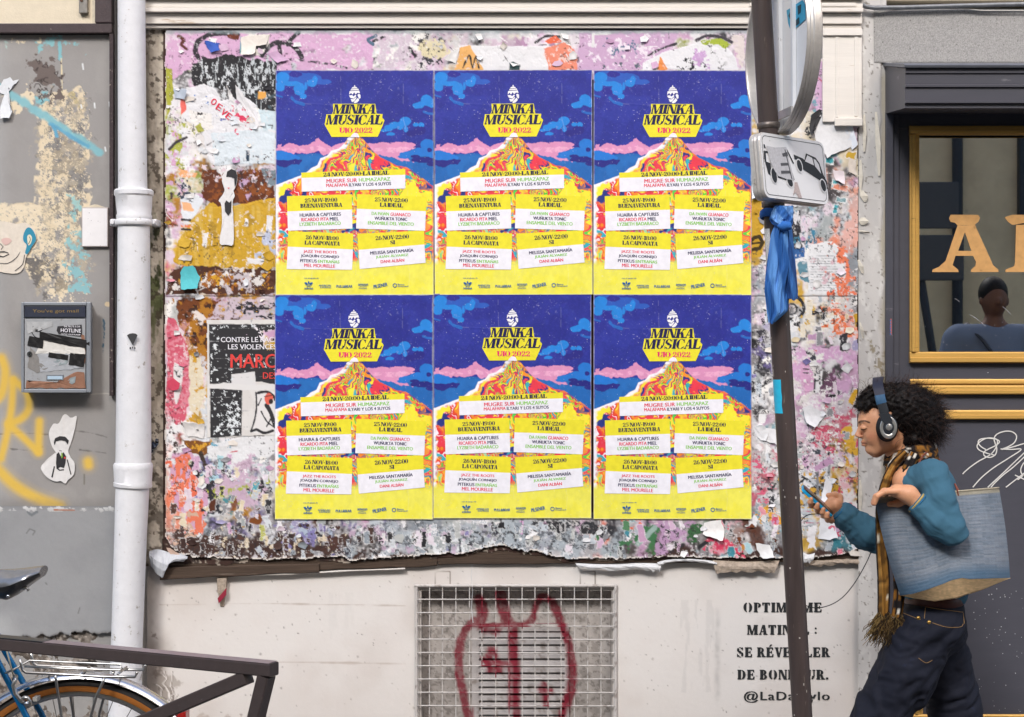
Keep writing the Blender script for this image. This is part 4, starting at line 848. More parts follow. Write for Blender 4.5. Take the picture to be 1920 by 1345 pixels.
# rust band, ochre sheet with the cut-out
cv.poly([(380, 322), (405, 318), (420, 330), (470, 318), (517, 330), (517, 375), (400, 392), (380, 372)], '#5e2f18', rough=9, size=16, seed=40, h=-.5); cv.blotch((385, 322, 517, 385), 10, .5, '#86491f', seed=41, h=-.2); cv.blotch((385, 315, 517, 350), 14, .52, '#d8c6cc', seed=42, soft=.02, h=.3)
cv.blotch((445, 330, 470, 375), 12, .46, '#bfa0bd', seed=43, h=.3); cv.blotch((460, 345, 490, 375), 10, .48, '#2e2d33', seed=44); cv.poly([(488, 315), (517, 320), (517, 345), (505, 350)], '#76858e', rough=6, size=10, seed=45, texture=.4)
OC = '#c59b2a'
cv.poly([(330, 470), (345, 430), (372, 400), (400, 382), (440, 388), (517, 370), (517, 500), (470, 505), (420, 500), (370, 505), (326, 490)], OC, rough=7, size=22, seed=46, h=.4)
cv.put(F, sstep(.5, .6, fbm(X * 2.4, Y * .4, 24, 4, 47)) * ((X > 335) & (X < 517) & (Y > 385) & (Y < 500)) * .35, '#d8bd6c'); cv.blotch((345, 390, 517, 500), 16, .62, '#a8842a', seed=48)
for (x, y, a, b_) in [(385, 450, 8, 26), (505, 420, 10, 30), (480, 490, 30, 10), (462, 418, 6, 14)]: cv.tear(x, y, a, b_, '#dfdcdc', .1, x, rim=1, h=.3)
cv.blotch((480, 430, 517, 475), 14, .46, '#b7bdd2', seed=49, h=.3); cv.blotch((485, 435, 512, 465), 6, .56, '#2b2a2e', seed=50); cv.poly([(340, 370), (372, 365), (382, 375), (368, 400), (350, 425), (338, 400)], '#d9dde2', rough=4, size=14, seed=51, h=.5)
cv.blotch((340, 325, 356, 380), 7, .46, '#2f3a4c', seed=52); cv.poly([(336, 318), (370, 325), (368, 335), (338, 332)], '#e3a572', rough=3, texture=.35); cv.poly([(340, 378), (356, 380), (364, 395), (344, 395)], '#e8b082', rough=3)
for yy in (412, 418, 424, 430): cv.line([(341, yy), (357, yy + 1)], 4, ['#2a292c', '#d8d6d6', '#e07b48', '#2a292c'][(yy // 6) % 4], rough=1, size=4)
cv.blotch((310, 335, 335, 460), 12, .5, '#c7a0bf', seed=53); cv.blotch((310, 350, 324, 420), 10, .52, '#3c3439', seed=54)
# brown seam row
cv.poly([(325, 505), (370, 500), (517, 505), (517, 552), (312, 552), (315, 520)], '#4d2c1e', rough=6, size=14, seed=55, h=-.3); cv.blotch((312, 498, 517, 550), 12, .52, '#d9d3d0', seed=56, soft=.02, h=.3); cv.blotch((330, 500, 517, 552), 10, .55, '#9a5d20', seed=57); cv.blotch((330, 500, 517, 552), 8, .6, '#cf9a28', seed=58); cv.blotch((430, 515, 480, 545), 12, .47, '#c2b8bd', seed=59, h=.3)
# left column below the seam
cv.poly([(330, 560), (415, 562), (400, 640), (385, 660), (350, 640), (335, 600)], '#6d3a18', rough=8, size=16, seed=60, h=-.3); cv.blotch((335, 560, 410, 700), 14, .48, '#a8701f', seed=61); cv.blotch((335, 560, 410, 660), 9, .56, '#3a1f14', seed=62); cv.blotch((365, 590, 385, 630), 12, .47, '#ddd2cc', seed=63, h=.3)
cv.poly([(415, 560), (517, 558), (517, 600), (390, 600)], '#c3b3bd', rough=8, size=14, seed=64, texture=.4); cv.blotch((420, 560, 517, 600), 10, .52, '#26252a', seed=65, soft=.03, sx=.6); cv.blotch((400, 570, 517, 600), 9, .58, '#c99a28', seed=66)
cv.poly([(313, 590), (330, 600), (350, 650), (356, 700), (350, 790), (330, 800), (313, 760)], '#c8576c', rough=5, size=14, seed=67, h=.2); cv.put(F, sstep(.5, .56, fbm(X + Y * .5, Y * 1.0 - X * .4, 6, 3, 68)) * ((X > 312) & (X < 356) & (Y > 600) & (Y < 790)) * .4, '#e0aab6')
cv.poly([(356, 670), (378, 672), (384, 740), (372, 780), (355, 770)], '#d9cdb4', rough=4, size=12, seed=69, h=.3); cv.blotch((350, 660, 388, 790), 12, .55, '#c49428', seed=70); cv.poly([(328, 680), (344, 690), (338, 740), (330, 760), (324, 720)], '#dcd8d8', rough=3, size=8, seed=71, h=.4); cv.blotch((325, 690, 345, 780), 9, .58, '#37363a', seed=72)
cv.poly([(340, 790), (384, 795), (384, 822), (350, 820), (342, 808)], '#dddad8', rough=4, size=10, seed=73, h=.5); cv.poly([(345, 826), (395, 826), (400, 845), (380, 855), (350, 848)], '#7a4a1c', rough=5, size=10, seed=74); cv.blotch((350, 824, 398, 850), 8, .52, '#cf982a', seed=75); cv.blotch((310, 790, 345, 850), 12, .55, '#3c2f2c', seed=76)
# white sheet under the protest poster, orange and lilac column
cv.poly([(388, 838), (440, 820), (517, 815), (517, 850), (480, 865), (450, 872), (430, 882), (415, 862), (390, 862)], '#dcdcde', rough=5, size=18, seed=77, h=.5); cv.blotch((395, 830, 425, 845), 8, .52, '#5c9cb4', seed=78); cv.line([(432, 848), (446, 846)], 2, '#c23a4c', rough=1); cv.line([(466, 862), (476, 860)], 3.5, '#222226', rough=1)
cv.poly([(322, 850), (358, 848), (380, 900), (392, 930), (388, 965), (360, 1000), (330, 960), (318, 900)], '#c9a0bc', rough=5, size=16, seed=79, h=.2); cv.put(F, np.clip(.5 - (sd_poly(X, Y, [(322, 855), (352, 850), (362, 880), (378, 910), (380, 950), (392, 985), (370, 1010), (330, 970), (320, 900)]) + (fbm(X, Y, 16, 4, 80) - .5) * 12), 0, 1) * sstep(.38, .44, fbm(X * 2, Y * .7, 10, 4, 81)), '#df7659')
squig([(358, 868), (372, 890), (392, 912)], 10, '#2c2a2e', 82, .2); squig([(376, 850), (388, 880), (396, 905)], 8, '#3b2e26', 83, .3); cv.blotch((378, 905, 420, 965), 12, .46, '#2c2c33', seed=84, soft=.03, gain=.7)
cv.blotch((400, 850, 517, 960), 20, .5, '#c2a8bb', seed=85, soft=.04); cv.blotch((430, 900, 470, 945), 14, .5, '#a3aa48', seed=86); cv.blotch((465, 880, 517, 950), 16, .5, '#2a2a30', seed=87, soft=.03, gain=.65); cv.blotch((400, 870, 440, 900), 12, .5, '#a9cbd8', seed=88, h=.3); cv.blotch((440, 880, 480, 905), 12, .5, '#cfd8dc', seed=89, h=.3); cv.blotch((410, 920, 440, 955), 12, .52, '#4c8a92', seed=90)
cv.ell(345, 1003, 17, 22, '#45302b', rough=7, size=12, seed=91, h=-.4); cv.blotch((318, 960, 380, 1045), 14, .5, '#c9a894', seed=92, h=.2)
# lower dark band
cv.put(F, sstep(-6, 6, Y - (1018 + (fbm(X, Y * 0, 60, 5, 93, .6) - .5) * 60 + 30 * sstep(640, 760, X) - 14 * sstep(1180, 1240, X))) * sstep(.38, .42, fbm(X, Y, 14, 4, 94)), '#412c26')
cv.put(F, ((X > 380) & (X < 660)) * sstep(1004, 1012, Y + (fbm(X, Y, 30, 5, 95) - .5) * 50) * sstep(.44, .4, fbm(X, Y, 22, 4, 96)), '#48322b')
cv.blotch((440, 960, 500, 1010), 18, .5, '#7c451c', seed=97, h=-.2); cv.blotch((400, 985, 660, 1045), 12, .62, '#cfc0a8', seed=98, h=.4, soft=.02); cv.blotch((520, 980, 600, 1025), 22, .48, '#7f78a8', seed=99, soft=.05); cv.blotch((530, 975, 630, 1010), 18, .5, '#aab6c8', seed=101, soft=.05)
cv.blotch((612, 978, 640, 1045), 14, .44, '#4a2f28', seed=102, h=-.3)
BLUR = '#9aa5ad'
cv.blotch((645, 978, 1180, 1045), 46, .42, '#a3acb3', seed=103, soft=.08, alpha=.85, octv=6); cv.blotch((645, 978, 1180, 1045), 9, .56, '#4a4d52', seed=104, soft=.05, gain=.75, alpha=.8); cv.blotch((760, 1000, 960, 1050), 10, .58, '#d9dcde', seed=105, h=.15); cv.blotch((645, 976, 900, 1050), 16, .6, '#c2a6be', seed=106, alpha=.7); cv.blotch((720, 980, 940, 1000), 14, .52, '#36383d', seed=107, alpha=.7, soft=.05)
for x in (826, 842, 862, 780, 795): cv.line([(x, 1002), (x + 1, 1040)], 5, '#3c3f44', rough=2.5, size=6, seed=x, texture=.42)
for cx_ in (893, 955, 978): cv.line([(cx_ + 12 * math.cos(a), 1012 + 14 * math.sin(a)) for a in np.linspace(2, 6.5, 12)], 4.5, '#45484c', rough=2, size=6, seed=cx_, texture=.4)
cv.line([(1035, 1020), (1050, 1003), (1062, 1016)], 4.5, '#45484c', rough=2, size=6, seed=9, texture=.4); cv.line([(1100, 992), (1140, 996)], 22, '#2d2e33', soft=3, rough=6, size=14, seed=109, texture=.35); cv.line([(1005, 980), (1110, 984)], 14, '#303136', soft=3, rough=5, size=14, seed=110, texture=.4); cv.poly([(974, 976), (982, 976), (980, 1002), (976, 1002)], '#cf9dc8', rough=2, texture=.35)
cv.blotch((1165, 975, 1235, 1020), 16, .46, '#3d7048', seed=111, soft=.03); cv.line([(1196, 1020), (1228, 990)], 10, '#93aaa2', soft=2, rough=2); cv.blotch((1230, 975, 1300, 1040), 30, .38, '#b491b2', seed=112); cv.blotch((1230, 975, 1300, 1045), 10, .58, '#2d2a30', seed=113, gain=.7); cv.blotch((1170, 975, 1195, 985), 8, .45, '#e8694a', seed=114); cv.blotch((1295, 978, 1325, 1015), 12, .46, '#37603c', seed=115)
cv.line([(1312, 1026), (1328, 1014)], 7, '#27262a', rough=1); cv.blotch((1325, 995, 1395, 1045), 12, .48, '#d0405f', seed=116, soft=.03); cv.blotch((1355, 985, 1400, 1040), 14, .54, '#26262b', seed=117); cv.poly([(1390, 1022), (1408, 1016), (1402, 1030), (1390, 1034)], '#b9803c', rough=2)
# top middle and right
cv.blotch((700, 60, 820, 132), 20, .44, '#cbbcc8', seed=120); cv.blotch((780, 60, 835, 132), 10, .5, '#3a3a40', seed=121, gain=.7); cv.poly([(780, 78), (830, 76), (845, 100), (820, 112), (790, 105)], '#d6cba8', rough=8, size=14, seed=122, texture=.38)
cv.poly([(860, 86), (1030, 88), (1030, 132), (860, 132)], '#dfdee0', rough=2, size=20, seed=123, h=.6); cv.poly([(853, 132), (862, 90), (880, 84), (908, 132)], '#e0aa66', rough=3, size=8, seed=124, h=.3); squig([(868, 128), (880, 104), (886, 128), (892, 106), (898, 128)], 3, '#2b2a2c', 125, 0); cv.poly([(834, 112), (850, 92), (862, 88), (856, 118)], '#d8d4d2', rough=2, h=.5)
cv.poly([(955, 118), (962, 116), (976, 122), (974, 132), (955, 132)], '#2f4748', rough=1.5); cv.poly([(1020, 92), (1060, 82), (1078, 95), (1084, 132), (1030, 132)], '#e0876e', rough=5, size=12, seed=126, h=.2); cv.blotch((1020, 88, 1085, 132), 5, .55, '#e7c4bb', seed=127, sy=.5); squig([(1004, 80), (1025, 68), (1048, 70)], 5, '#3a363c', 128); cv.poly([(1018, 78), (1042, 68), (1054, 78), (1030, 84)], '#e0694a', rough=3)
cv.poly([(1085, 62), (1270, 62), (1260, 95), (1220, 115), (1200, 132), (1085, 132)], '#c5a3c2', rough=7, size=20, seed=129); cv.blotch((1130, 70, 1200, 110), 9, .54, '#4d6f88', seed=130, soft=.04, gain=.7); cv.blotch((1085, 62, 1260, 130), 8, .58, '#e3d8e2', seed=131)
cv.line([(1112, 64), (1112, 88)], 5, '#dcdadb', rough=1, h=.4); cv.line([(1112, 64), (1144, 63)], 5, '#dcdadb', rough=1, h=.4); squig([(1216, 104), (1240, 92), (1268, 82)], 4.5, '#3a363c', 132); squig([(1306, 76), (1325, 68), (1352, 70), (1372, 80)], 6, '#443e46', 133)
cv.poly([(1206, 120), (1240, 98), (1300, 84), (1360, 84), (1378, 110), (1384, 132), (1206, 132)], '#dedde0', rough=3, size=18, seed=134, h=.6); cv.poly([(1314, 76), (1352, 72), (1370, 84), (1360, 92), (1345, 84), (1316, 84)], '#9fae3c', rough=2.5, size=7); cv.blotch((1275, 105, 1325, 132), 9, .5, '#323237', seed=135, soft=.02); cv.blotch((1285, 100, 1320, 118), 12, .46, '#c09cc6', seed=136); cv.poly([(1232, 132), (1238, 108), (1252, 130), (1244, 134)], '#e08a4a', rough=1.5, h=.4)
cv.blotch((1130, 118, 1205, 132), 8, .5, '#59616c', seed=137, soft=.02); cv.poly([(1372, 66), (1395, 66), (1395, 132), (1385, 120), (1380, 100)], '#d6cbc8', rough=5, texture=.35)
# right column features
cv.poly([(1537, 115), (1556, 120), (1570, 160), (1600, 240), (1606, 275), (1590, 250), (1560, 235), (1530, 220), (1528, 170)], '#c7a3c2', rough=4, size=14, seed=140, h=.2); cv.line([(1558, 196), (1590, 232), (1598, 245)], 2.6, '#c04a68', rough=1.2, size=6, texture=.3); cv.line([(1532, 145), (1555, 165)], 2, '#b84a60', rough=1, texture=.4)
cv.blotch((1500, 190, 1545, 260), 12, .5, '#6f98a6', seed=141); cv.blotch((1500, 220, 1530, 260), 8, .55, '#27262a', seed=142, soft=.02); cv.poly([(1586, 240), (1598, 240), (1594, 275), (1586, 255)], '#2f4688', rough=1.5)
cv.poly([(1409, 375), (1428, 372), (1432, 395), (1430, 480), (1409, 485)], '#c1972a', rough=1.5, size=10, seed=143, h=.3); cv.line([(1412, 468), (1424, 466), (1430, 455), (1424, 444), (1414, 446), (1408, 452)], 7, '#3a2c10', rough=.6); cv.line([(1410, 457), (1428, 455)], 4, '#3a2c10')
for (x, y, w_, h_, c_) in [(1556, 300, 16, 14, '#3f9ea8'), (1566, 345, 12, 14, '#4aa6ae'), (1567, 392, 10, 18, '#4aa0ac'), (1596, 292, 20, 16, '#c8a238'), (1574, 352, 30, 12, '#e08c70'), (1578, 375, 20, 10, '#7fa0a6'), (1575, 330, 7, 18, '#4a4a88'), (1558, 526, 7, 9, '#3aa0cc')]: cv.tear(x, y, w_, h_, c_, .2, x * .3 + y, rim=1.2, h=.3)
cv.poly([(1478, 395), (1500, 395), (1504, 470), (1490, 478), (1480, 470)], '#2e2c33', rough=2, size=8, seed=144); cv.blotch((1492, 392, 1520, 470), 9, .48, '#3e7f9c', seed=145, sy=.5); cv.blotch((1478, 395, 1520, 478), 7, .55, '#d2d0d4', seed=146, sy=.35)
cv.poly([(1518, 460), (1560, 452), (1590, 480), (1584, 530), (1560, 556), (1515, 552)], '#dedee0', rough=2.5, size=14, seed=147, h=.5)
for yy in range(480, 548, 5): cv.line([(1520, yy), (1575 - (yy % 3) * 4, yy)], 1.2, '#8c8e94', soft=1, rough=.6, size=3, seed=yy, texture=.4)
cv.blotch((1530, 490, 1560, 545), 12, .5, '#cdb0b8', seed=148); cv.poly([(1488, 468), (1508, 464), (1508, 482), (1490, 486)], '#32609a', rough=1.5); cv.poly([(1494, 492), (1514, 488), (1516, 530), (1500, 525)], '#5d8898', rough=3, size=8, seed=149); cv.blotch((1560, 450, 1608, 560), 14, .5, '#e07a58', seed=150, soft=.03); cv.blotch((1560, 540, 1608, 552), 10, .45, '#dd6c4c', seed=151)
ring_ = [(1487 + 20 * math.cos(a), 578 + 21 * math.sin(a)) for a in np.linspace(-2, 2.4, 16)]; cv.line(ring_, 6, '#2c2c30', rough=1, size=6); ring_ = [(1484 + 10 * math.cos(a), 580 + 10 * math.sin(a)) for a in np.linspace(-2.5, 2.6, 14)]; cv.line(ring_, 4, '#4a4c50', rough=1)
cv.blotch((1545, 565, 1605, 640), 10, .5, '#e2794f', seed=152, soft=.02, sy=1.6); cv.blotch((1480, 570, 1560, 600), 8, .54, '#303034', seed=153, soft=.02, sy=1.5); cv.blotch((1480, 590, 1520, 640), 12, .54, '#cfa63a', seed=154); cv.blotch((1410, 590, 1450, 700), 8, .52, '#38363e', seed=155, soft=.03, gain=.7); cv.blotch((1410, 640, 1445, 690), 16, .5, '#70659a', seed=156, alpha=.7)
cv.blotch((1480, 640, 1605, 760), 34, .46, '#cda4c6', seed=157, soft=.05); cv.poly([(1500, 680), (1530, 670), (1535, 720), (1510, 740), (1498, 715)], '#d2a2c4', rough=4, size=12, seed=158); [cv.line([(1506, y), (1516, y + 1)], 2.4, '#2a2a2e', rough=.6) for y in (692, 699)]
cv.poly([(1525, 700), (1542, 695), (1540, 735), (1528, 738)], '#dedee0', rough=1.5, h=.4); [cv.line(q, 3, '#232327') for q in ([(1528, 700), (1527, 735)], [(1536, 698), (1537, 720)], [(1527, 715), (1541, 712)])]
cv.poly([(1535, 735), (1545, 710), (1565, 690), (1570, 735), (1550, 745)], '#6a4660', rough=4, size=8, texture=.4, seed=160); cv.blotch((1510, 760, 1605, 860), 12, .5, '#c8506a', seed=161, soft=.04, gain=.7); cv.blotch((1490, 780, 1570, 870), 12, .55, '#3e444e', seed=162, soft=.03, gain=.7); cv.blotch((1490, 690, 1600, 860), 7, .6, '#e8e4e4', seed=163, h=.25)
cv.tear(1600, 745, 12, 30, '#d6a62e', .4, 12, rim=.5, h=.5); cv.ell(1590, 815, 14, 17, '#dcae3a', rough=3, size=8, seed=164, h=.5); cv.ell(1600, 840, 14, 14, '#d8a838', rough=4, size=8, seed=165, h=.4); cv.tear(1605, 800, 14, 30, '#e2e0e0', 0, 16, rim=0, h=.3); cv.blotch((1585, 860, 1612, 930), 8, .48, '#d6a53a', seed=166); cv.blotch((1570, 870, 1612, 1000), 12, .5, '#cf4a66', seed=167, soft=.04, gain=.7)
cv.blotch((1480, 860, 1560, 900), 8, .5, '#dddde0', seed=168, soft=.03, sy=1.6, h=.2); cv.blotch((1490, 880, 1570, 940), 9, .55, '#26262a', seed=169, soft=.03, sx=.6); cv.blotch((1480, 880, 1570, 960), 10, .56, '#c79a3a', seed=170); cv.line([(1532, 870), (1533, 925)], 5, '#7d7f84', soft=2, rough=1.5); cv.line([(1556, 862), (1554, 890), (1548, 925)], 4, '#8c8e92', soft=2, rough=1.5)
for yy in range(950, 1010, 7): cv.line([(1478, yy), (1530, yy + 3), (1560, yy)], 1.6, ['#b9637a', '#7d8590', '#c09a3c'][yy % 3], rough=2, size=8, seed=yy, texture=.42)
cv.blotch((1410, 860, 1450, 960), 9, .52, '#cf5a78', seed=171, soft=.03, sy=1.8); cv.blotch((1410, 940, 1480, 1000), 12, .52, '#dba034', seed=172, soft=.02); cv.blotch((1410, 880, 1460, 940), 8, .56, '#2d2e33', seed=173, soft=.02); cv.poly([(1410, 800), (1424, 795), (1460, 815), (1450, 832), (1420, 830)], '#dadadd', rough=3, h=.5); cv.line([(1409, 735), (1440, 715), (1470, 705)], 6, '#2a2a2e', rough=2.5, size=8, seed=174, texture=.3)
dabs(110, 5, 14, .18, 7100, .5, 3, region=(306, 860, 516, 1050)); dabs(120, 5, 15, .18, 8100, .5, 3, region=(1410, 560, 1610, 1050)); dabs(160, 5, 14, .15, 9900, .5, 3, region=(520, 976, 1410, 1048))
# fine scratches, specks and crumbs everywhere
n1 = fbm(X, Y, 5, 3, 201, .6); big = fbm(X, Y, 70, 3, 202)
cv.put(F, sstep(.66, .70, n1) * sstep(.46, .62, big) * .7, '#2e2b2e'); cv.put(F, sstep(.66, .70, fbm(X, Y, 5, 3, 203, .6)) * sstep(.42, .6, fbm(X, Y, 60, 3, 204)) * .55, '#e3e1e2')
cv.h += sstep(.64, .7, n1) * -.25 + (fbm(X, Y, 3.2, 2, 210) - .5) * .22 + (fbm(X, Y, 26, 4, 211) - .5) * 1.4
for i in range(420):
    x, y = r2.uniform(308, 1608), r2.uniform(60, 1045)
    if not outside(x, y, 0): continue
    a = r2.uniform(0, 3.14); l = r2.uniform(5, 22); cv.line([(x, y), (x + l * math.cos(a) + r2.uniform(-3, 3), y + l * math.sin(a))], r2.uniform(.9, 1.8), r2.choice(['#2b2a2d', '#e6e4e4', '#e6e4e4', '#4a4548']), soft=1, rough=1.4, size=6, seed=i, texture=.38, alpha=.9)
cv.put(F, np.exp(-((Y - 555.5 - (fbm(X, Y * 0, 20, 3, 7) - .5) * 2.5) / 1.1) ** 2) * .9, '#2a1f1b'); cv.h -= np.exp(-((Y - 555.5) / 1.3) ** 2) * .8
cv.put(F, sstep(66, 60, Y + (fbm(X, Y, 8, 3, 31) - .5) * 8) * .7, '#8e9aa0'); cv.put(F, sstep(313, 308, X + (fbm(X, Y, 14, 3, 33) - .5) * 8) * .8, '#c9c0b4')
# ragged outline: bottom edge, rounded lower left corner, right edge
ex = [304, 325, 345, 380, 500, 560, 646, 656, 708, 760, 812, 865, 900, 917, 943, 960, 984, 1005, 1022, 1051, 1116, 1181, 1246, 1350, 1455, 1500, 1549, 1590, 1613]
ey = [1000, 1030, 1042, 1046, 1050, 1048, 1044, 1052, 1047, 1045, 1039, 1039, 1030, 1026, 1022, 1028, 1035, 1033, 1039, 1047, 1047, 1049, 1044, 1047, 1047, 1046, 1044, 1038, 1026]
eb = np.interp(X, ex, ey) + (fbm(X, X * 0 + 5, 9, 4, 41, .65) - .5) * 9
cv.put(F, sstep(5, 1, eb - Y) * (fbm(X, Y, 6, 3, 42) > .44), '#d8cfc6'); cv.h += sstep(7, 0, eb - Y) * (.8 + 2.2 * fbm(X, Y, 16, 3, 43))
el = 309 + (fbm(Y, Y * 0 + 2, 16, 4, 44) - .5) * 7; er = 1609 + (fbm(Y, Y * 0 + 8, 16, 4, 45) - .5) * 7
cv.keep &= (Y < eb) & (X > el) & (X < er) & ~((X > 1560) & (Y < 238)) & ~((X > 1537) & (Y < 110))
cv.build('pasted_paper', M_paint, board, BD, .0013)
# brown underlayer showing below the torn edge, and the timber batten
cv = Canvas(304, 1010, 1613, 1074, 2.2, '#3f2b25'); X, Y = cv.X, cv.Y
cv.put(F, sstep(.6, .66, fbm(X, Y, 8, 4, 3)) * .9, '#a3978a'); cv.put(F, sstep(.55, .6, fbm(X, Y, 16, 4, 4)) * .8, '#2a1d1a'); cv.h = (fbm(X, Y, 16, 4, 5) - .5) * 5
eb2 = np.interp(X, [304, 400, 560, 640, 720, 850, 930, 1010, 1060, 1200, 1240, 1400, 1613], [1050, 1062, 1046, 1056, 1050, 1046, 1034, 1042, 1054, 1052, 1050, 1052, 1036]) + (fbm(X, X * 0 + 3, 14, 4, 46, .6) - .5) * 12; cv.keep = Y < eb2
cv.build('rusted_underlayer', M_paint, board, .022)
M_tim = mat('weathered_timber', '#4a3c32', rough=.85, noise=.35, nscale=40, stretch=(.12, 1, 2.5), bump=.0015, bscale=160, dirt='#8d8074', dirt_amt=.22, dscale=16)
def beam(name, x0, x1, t0, t1, b0, b1, d, m=M_tim, par=board):
    n_ = max(int((x1 - x0) / 30), 2); v = []; q = random.Random(int(x0 + d * 1000))
    for i in range(n_ + 1):
        f_ = i / n_; x = x0 + (x1 - x0) * f_; a = t0 + (t1 - t0) * f_ + q.uniform(-.8, .8); c_ = b0 + (b1 - b0) * f_ + q.uniform(-1.2, 1.2)
        for (yy, dd) in ((a, 0), (a, d - .002), (a + 1.2, d), (c_ - 1.5, d), (c_, d - .003), (c_, 0)): p_ = P(x, yy, 0); v.append((p_.x, -dd, p_.z))
    f = []; k = 6
    for i in range(n_):
        for j in range(k - 1): f.append((i * k + j, i * k + j + 1, (i + 1) * k + j + 1, (i + 1) * k + j))
    f += [tuple(range(k)), tuple(n_ * k + j for j in reversed(range(k)))]
    return mesh(name, v, f, m, par)
beam('timber_batten', 310, 820, 1036, 1036, 1076, 1061, .020); beam('timber_batten', 822, 1612, 1020, 1034, 1058, 1052, .019)
beam('timber_batten', 303, 600, 1062, 1056, 1086, 1071, .031)
beam('painted_batten', 306, 760, 1082, 1064, 1086, 1067, .026, mat('chalky_white', '#cfc9c2', rough=.8, noise=.1, nscale=60))
# ragged white plastic strip and torn paper hanging under the batten
def sheet(name, top, bot, d, m, par, seed=0, bulge=.012, rag=3):
    """a limp strip between an upper and a lower outline given in pixels"""
    top = catmull(top, 5); bot = catmull(bot, 5); q = random.Random(seed); n_ = min(len(top), len(bot)); v = []; R_ = 4
    for i in range(n_):
        for j in range(R_ + 1):
            f_ = j / R_; x = top[i][0] * (1 - f_) + bot[i][0] * f_; y = top[i][1] * (1 - f_) + bot[i][1] * f_ + (q.uniform(-rag, rag) if j == R_ else 0)
            v.append(tuple(P(x, y, d + bulge * math.sin(f_ * 2.6) + q.uniform(-.002, .002))))
    f = [(i * (R_ + 1) + j, i * (R_ + 1) + j + 1, (i + 1) * (R_ + 1) + j + 1, (i + 1) * (R_ + 1) + j) for i in range(n_ - 1) for j in range(R_)]
    return mesh(name, v, f, m, par)
M_pl = mat('limp_white_plastic', '#cfcfd0', rough=.4, noise=.06, nscale=40); M_old = mat('crusted_paper', '#a8998a', rough=.9, noise=.25, nscale=90, bump=.002, bscale=150)
sheet('plastic_strip', [(1079, 1056), (1120, 1058), (1160, 1058), (1200, 1056), (1240, 1057)], [(1082, 1063), (1130, 1068), (1190, 1066), (1225, 1071), (1238, 1072)], .024, M_pl, board, 1)
sheet('plastic_strip', [(1232, 1055), (1250, 1050), (1290, 1048), (1330, 1051), (1345, 1055)], [(1236, 1062), (1256, 1055), (1290, 1053), (1330, 1057), (1343, 1061)], .026, M_pl, board, 2, rag=.8)
sheet('crusted_strip', [(1336, 1050), (1380, 1053), (1420, 1053), (1462, 1050)], [(1342, 1074), (1372, 1072), (1420, 1072), (1452, 1076)], .022, M_old, board, 3)
sheet('crusted_strip', [(1490, 1050), (1530, 1050), (1570, 1048), (1610, 1046)], [(1490, 1060), (1530, 1062), (1570, 1058), (1612, 1060)], .016, M_old, board, 5)
sheet('paper_flap', [(1490, 1040), (1502, 1035), (1515, 1040), (1528, 1037)], [(1488, 1052), (1500, 1060), (1512, 1056), (1525, 1052)], .034, M_pl, board, 6)
tg = sheet('white_rag', [(280, 1034), (296, 1030), (318, 1036), (338, 1038), (352, 1044)], [(279, 1046), (288, 1070), (306, 1082), (312, 1062), (350, 1050)], .03, mat('grey_rag', '#b9bcc2', rough=.5, noise=.1, nscale=50), None, 7, .03)
tag(tg, 'crumpled grey-white rag jammed at the lower left corner of the billboard beside the downpipe', 'rag')
tg = thing('plaster_hook', 'small broken wooden peg with red paint sticking out below the lower left of the billboard', 'peg', P(416, 1105, .01))
MB().hexa([P(406, 1083, .0), P(427, 1082, .0), P(424, 1112, .0), P(408, 1112, .0)], [P(407, 1084, .022), P(425, 1083, .024), P(423, 1112, .02), P(409, 1112, .02)]).build('peg_body', M_old, tg)
MB().hexa([P(409, 1112, .0), P(424, 1112, .0), P(420, 1138, .0), P(413, 1138, .0)], [P(409, 1112, .019), P(423, 1112, .019), P(419, 1136, .008), P(414, 1136, .008)]).build('peg_tip', M_old, tg)
k = Ink(); k.shape([(408, 1122), (425, 1102), (424, 1116), (410, 1132)]); k.build('red_paint', mat('dark_red_spray', '#8c2036', rough=.7), tg, .0245)

# loose scraps standing off the surface
def scrap(pts, c_, seed=0, curl=.014, dirn=None, name='paper_scrap', par=board, d=BD + .0046, torn=True, m=None):
    q = random.Random(seed); n_ = len(pts); cx_ = sum(p[0] for p in pts) / n_; cy_ = sum(p[1] for p in pts) / n_
    o = []
    for i in range(n_):
        a, b_ = pts[i], pts[(i + 1) % n_]; L_ = math.hypot(b_[0] - a[0], b_[1] - a[1]); k = max(int(L_ / 6), 1)
        for j in range(k):
            f_ = j / k; jit = 1.1 if torn else .3; o.append((a[0] + (b_[0] - a[0]) * f_ + q.uniform(-jit, jit), a[1] + (b_[1] - a[1]) * f_ + q.uniform(-jit, jit)))
    dx, dy = dirn if dirn else (q.uniform(-1, 1), q.uniform(-1, 1)); L_ = math.hypot(dx, dy) + 1e-6; dx /= L_; dy /= L_
    R_ = max(math.hypot(p[0] - cx_, p[1] - cy_) for p in o)
    def hh(x, y): u = ((x - cx_) * dx + (y - cy_) * dy) / R_; return .0006 + curl * max(u + .1, 0) ** 1.8 + .0012 * math.sin(x * .35 + seed) * math.sin(y * .3)
    v = [P(cx_, cy_, d + hh(cx_, cy_))]; K = 3
    for k in range(1, K + 1):
        for p in o: x = cx_ + (p[0] - cx_) * k / K; y = cy_ + (p[1] - cy_) * k / K; v.append(P(x, y, d + hh(x, y)))
    m_ = len(o); f = [(0, 1 + j, 1 + (j + 1) % m_) for j in range(m_)]
    for k in range(K - 1): f += [(1 + k * m_ + j, 1 + (k + 1) * m_ + j, 1 + (k + 1) * m_ + (j + 1) % m_, 1 + k * m_ + (j + 1) % m_) for j in range(m_)]
    return mesh(name, v, f, m or mat('paper_' + c_.lstrip('#'), c_, rough=.7, noise=.06, nscale=70, bump=.0006, bscale=120), par, True)
SC_W = ['#dcdcde', '#e2e0df', '#d3d5d8', '#dbd3ca']
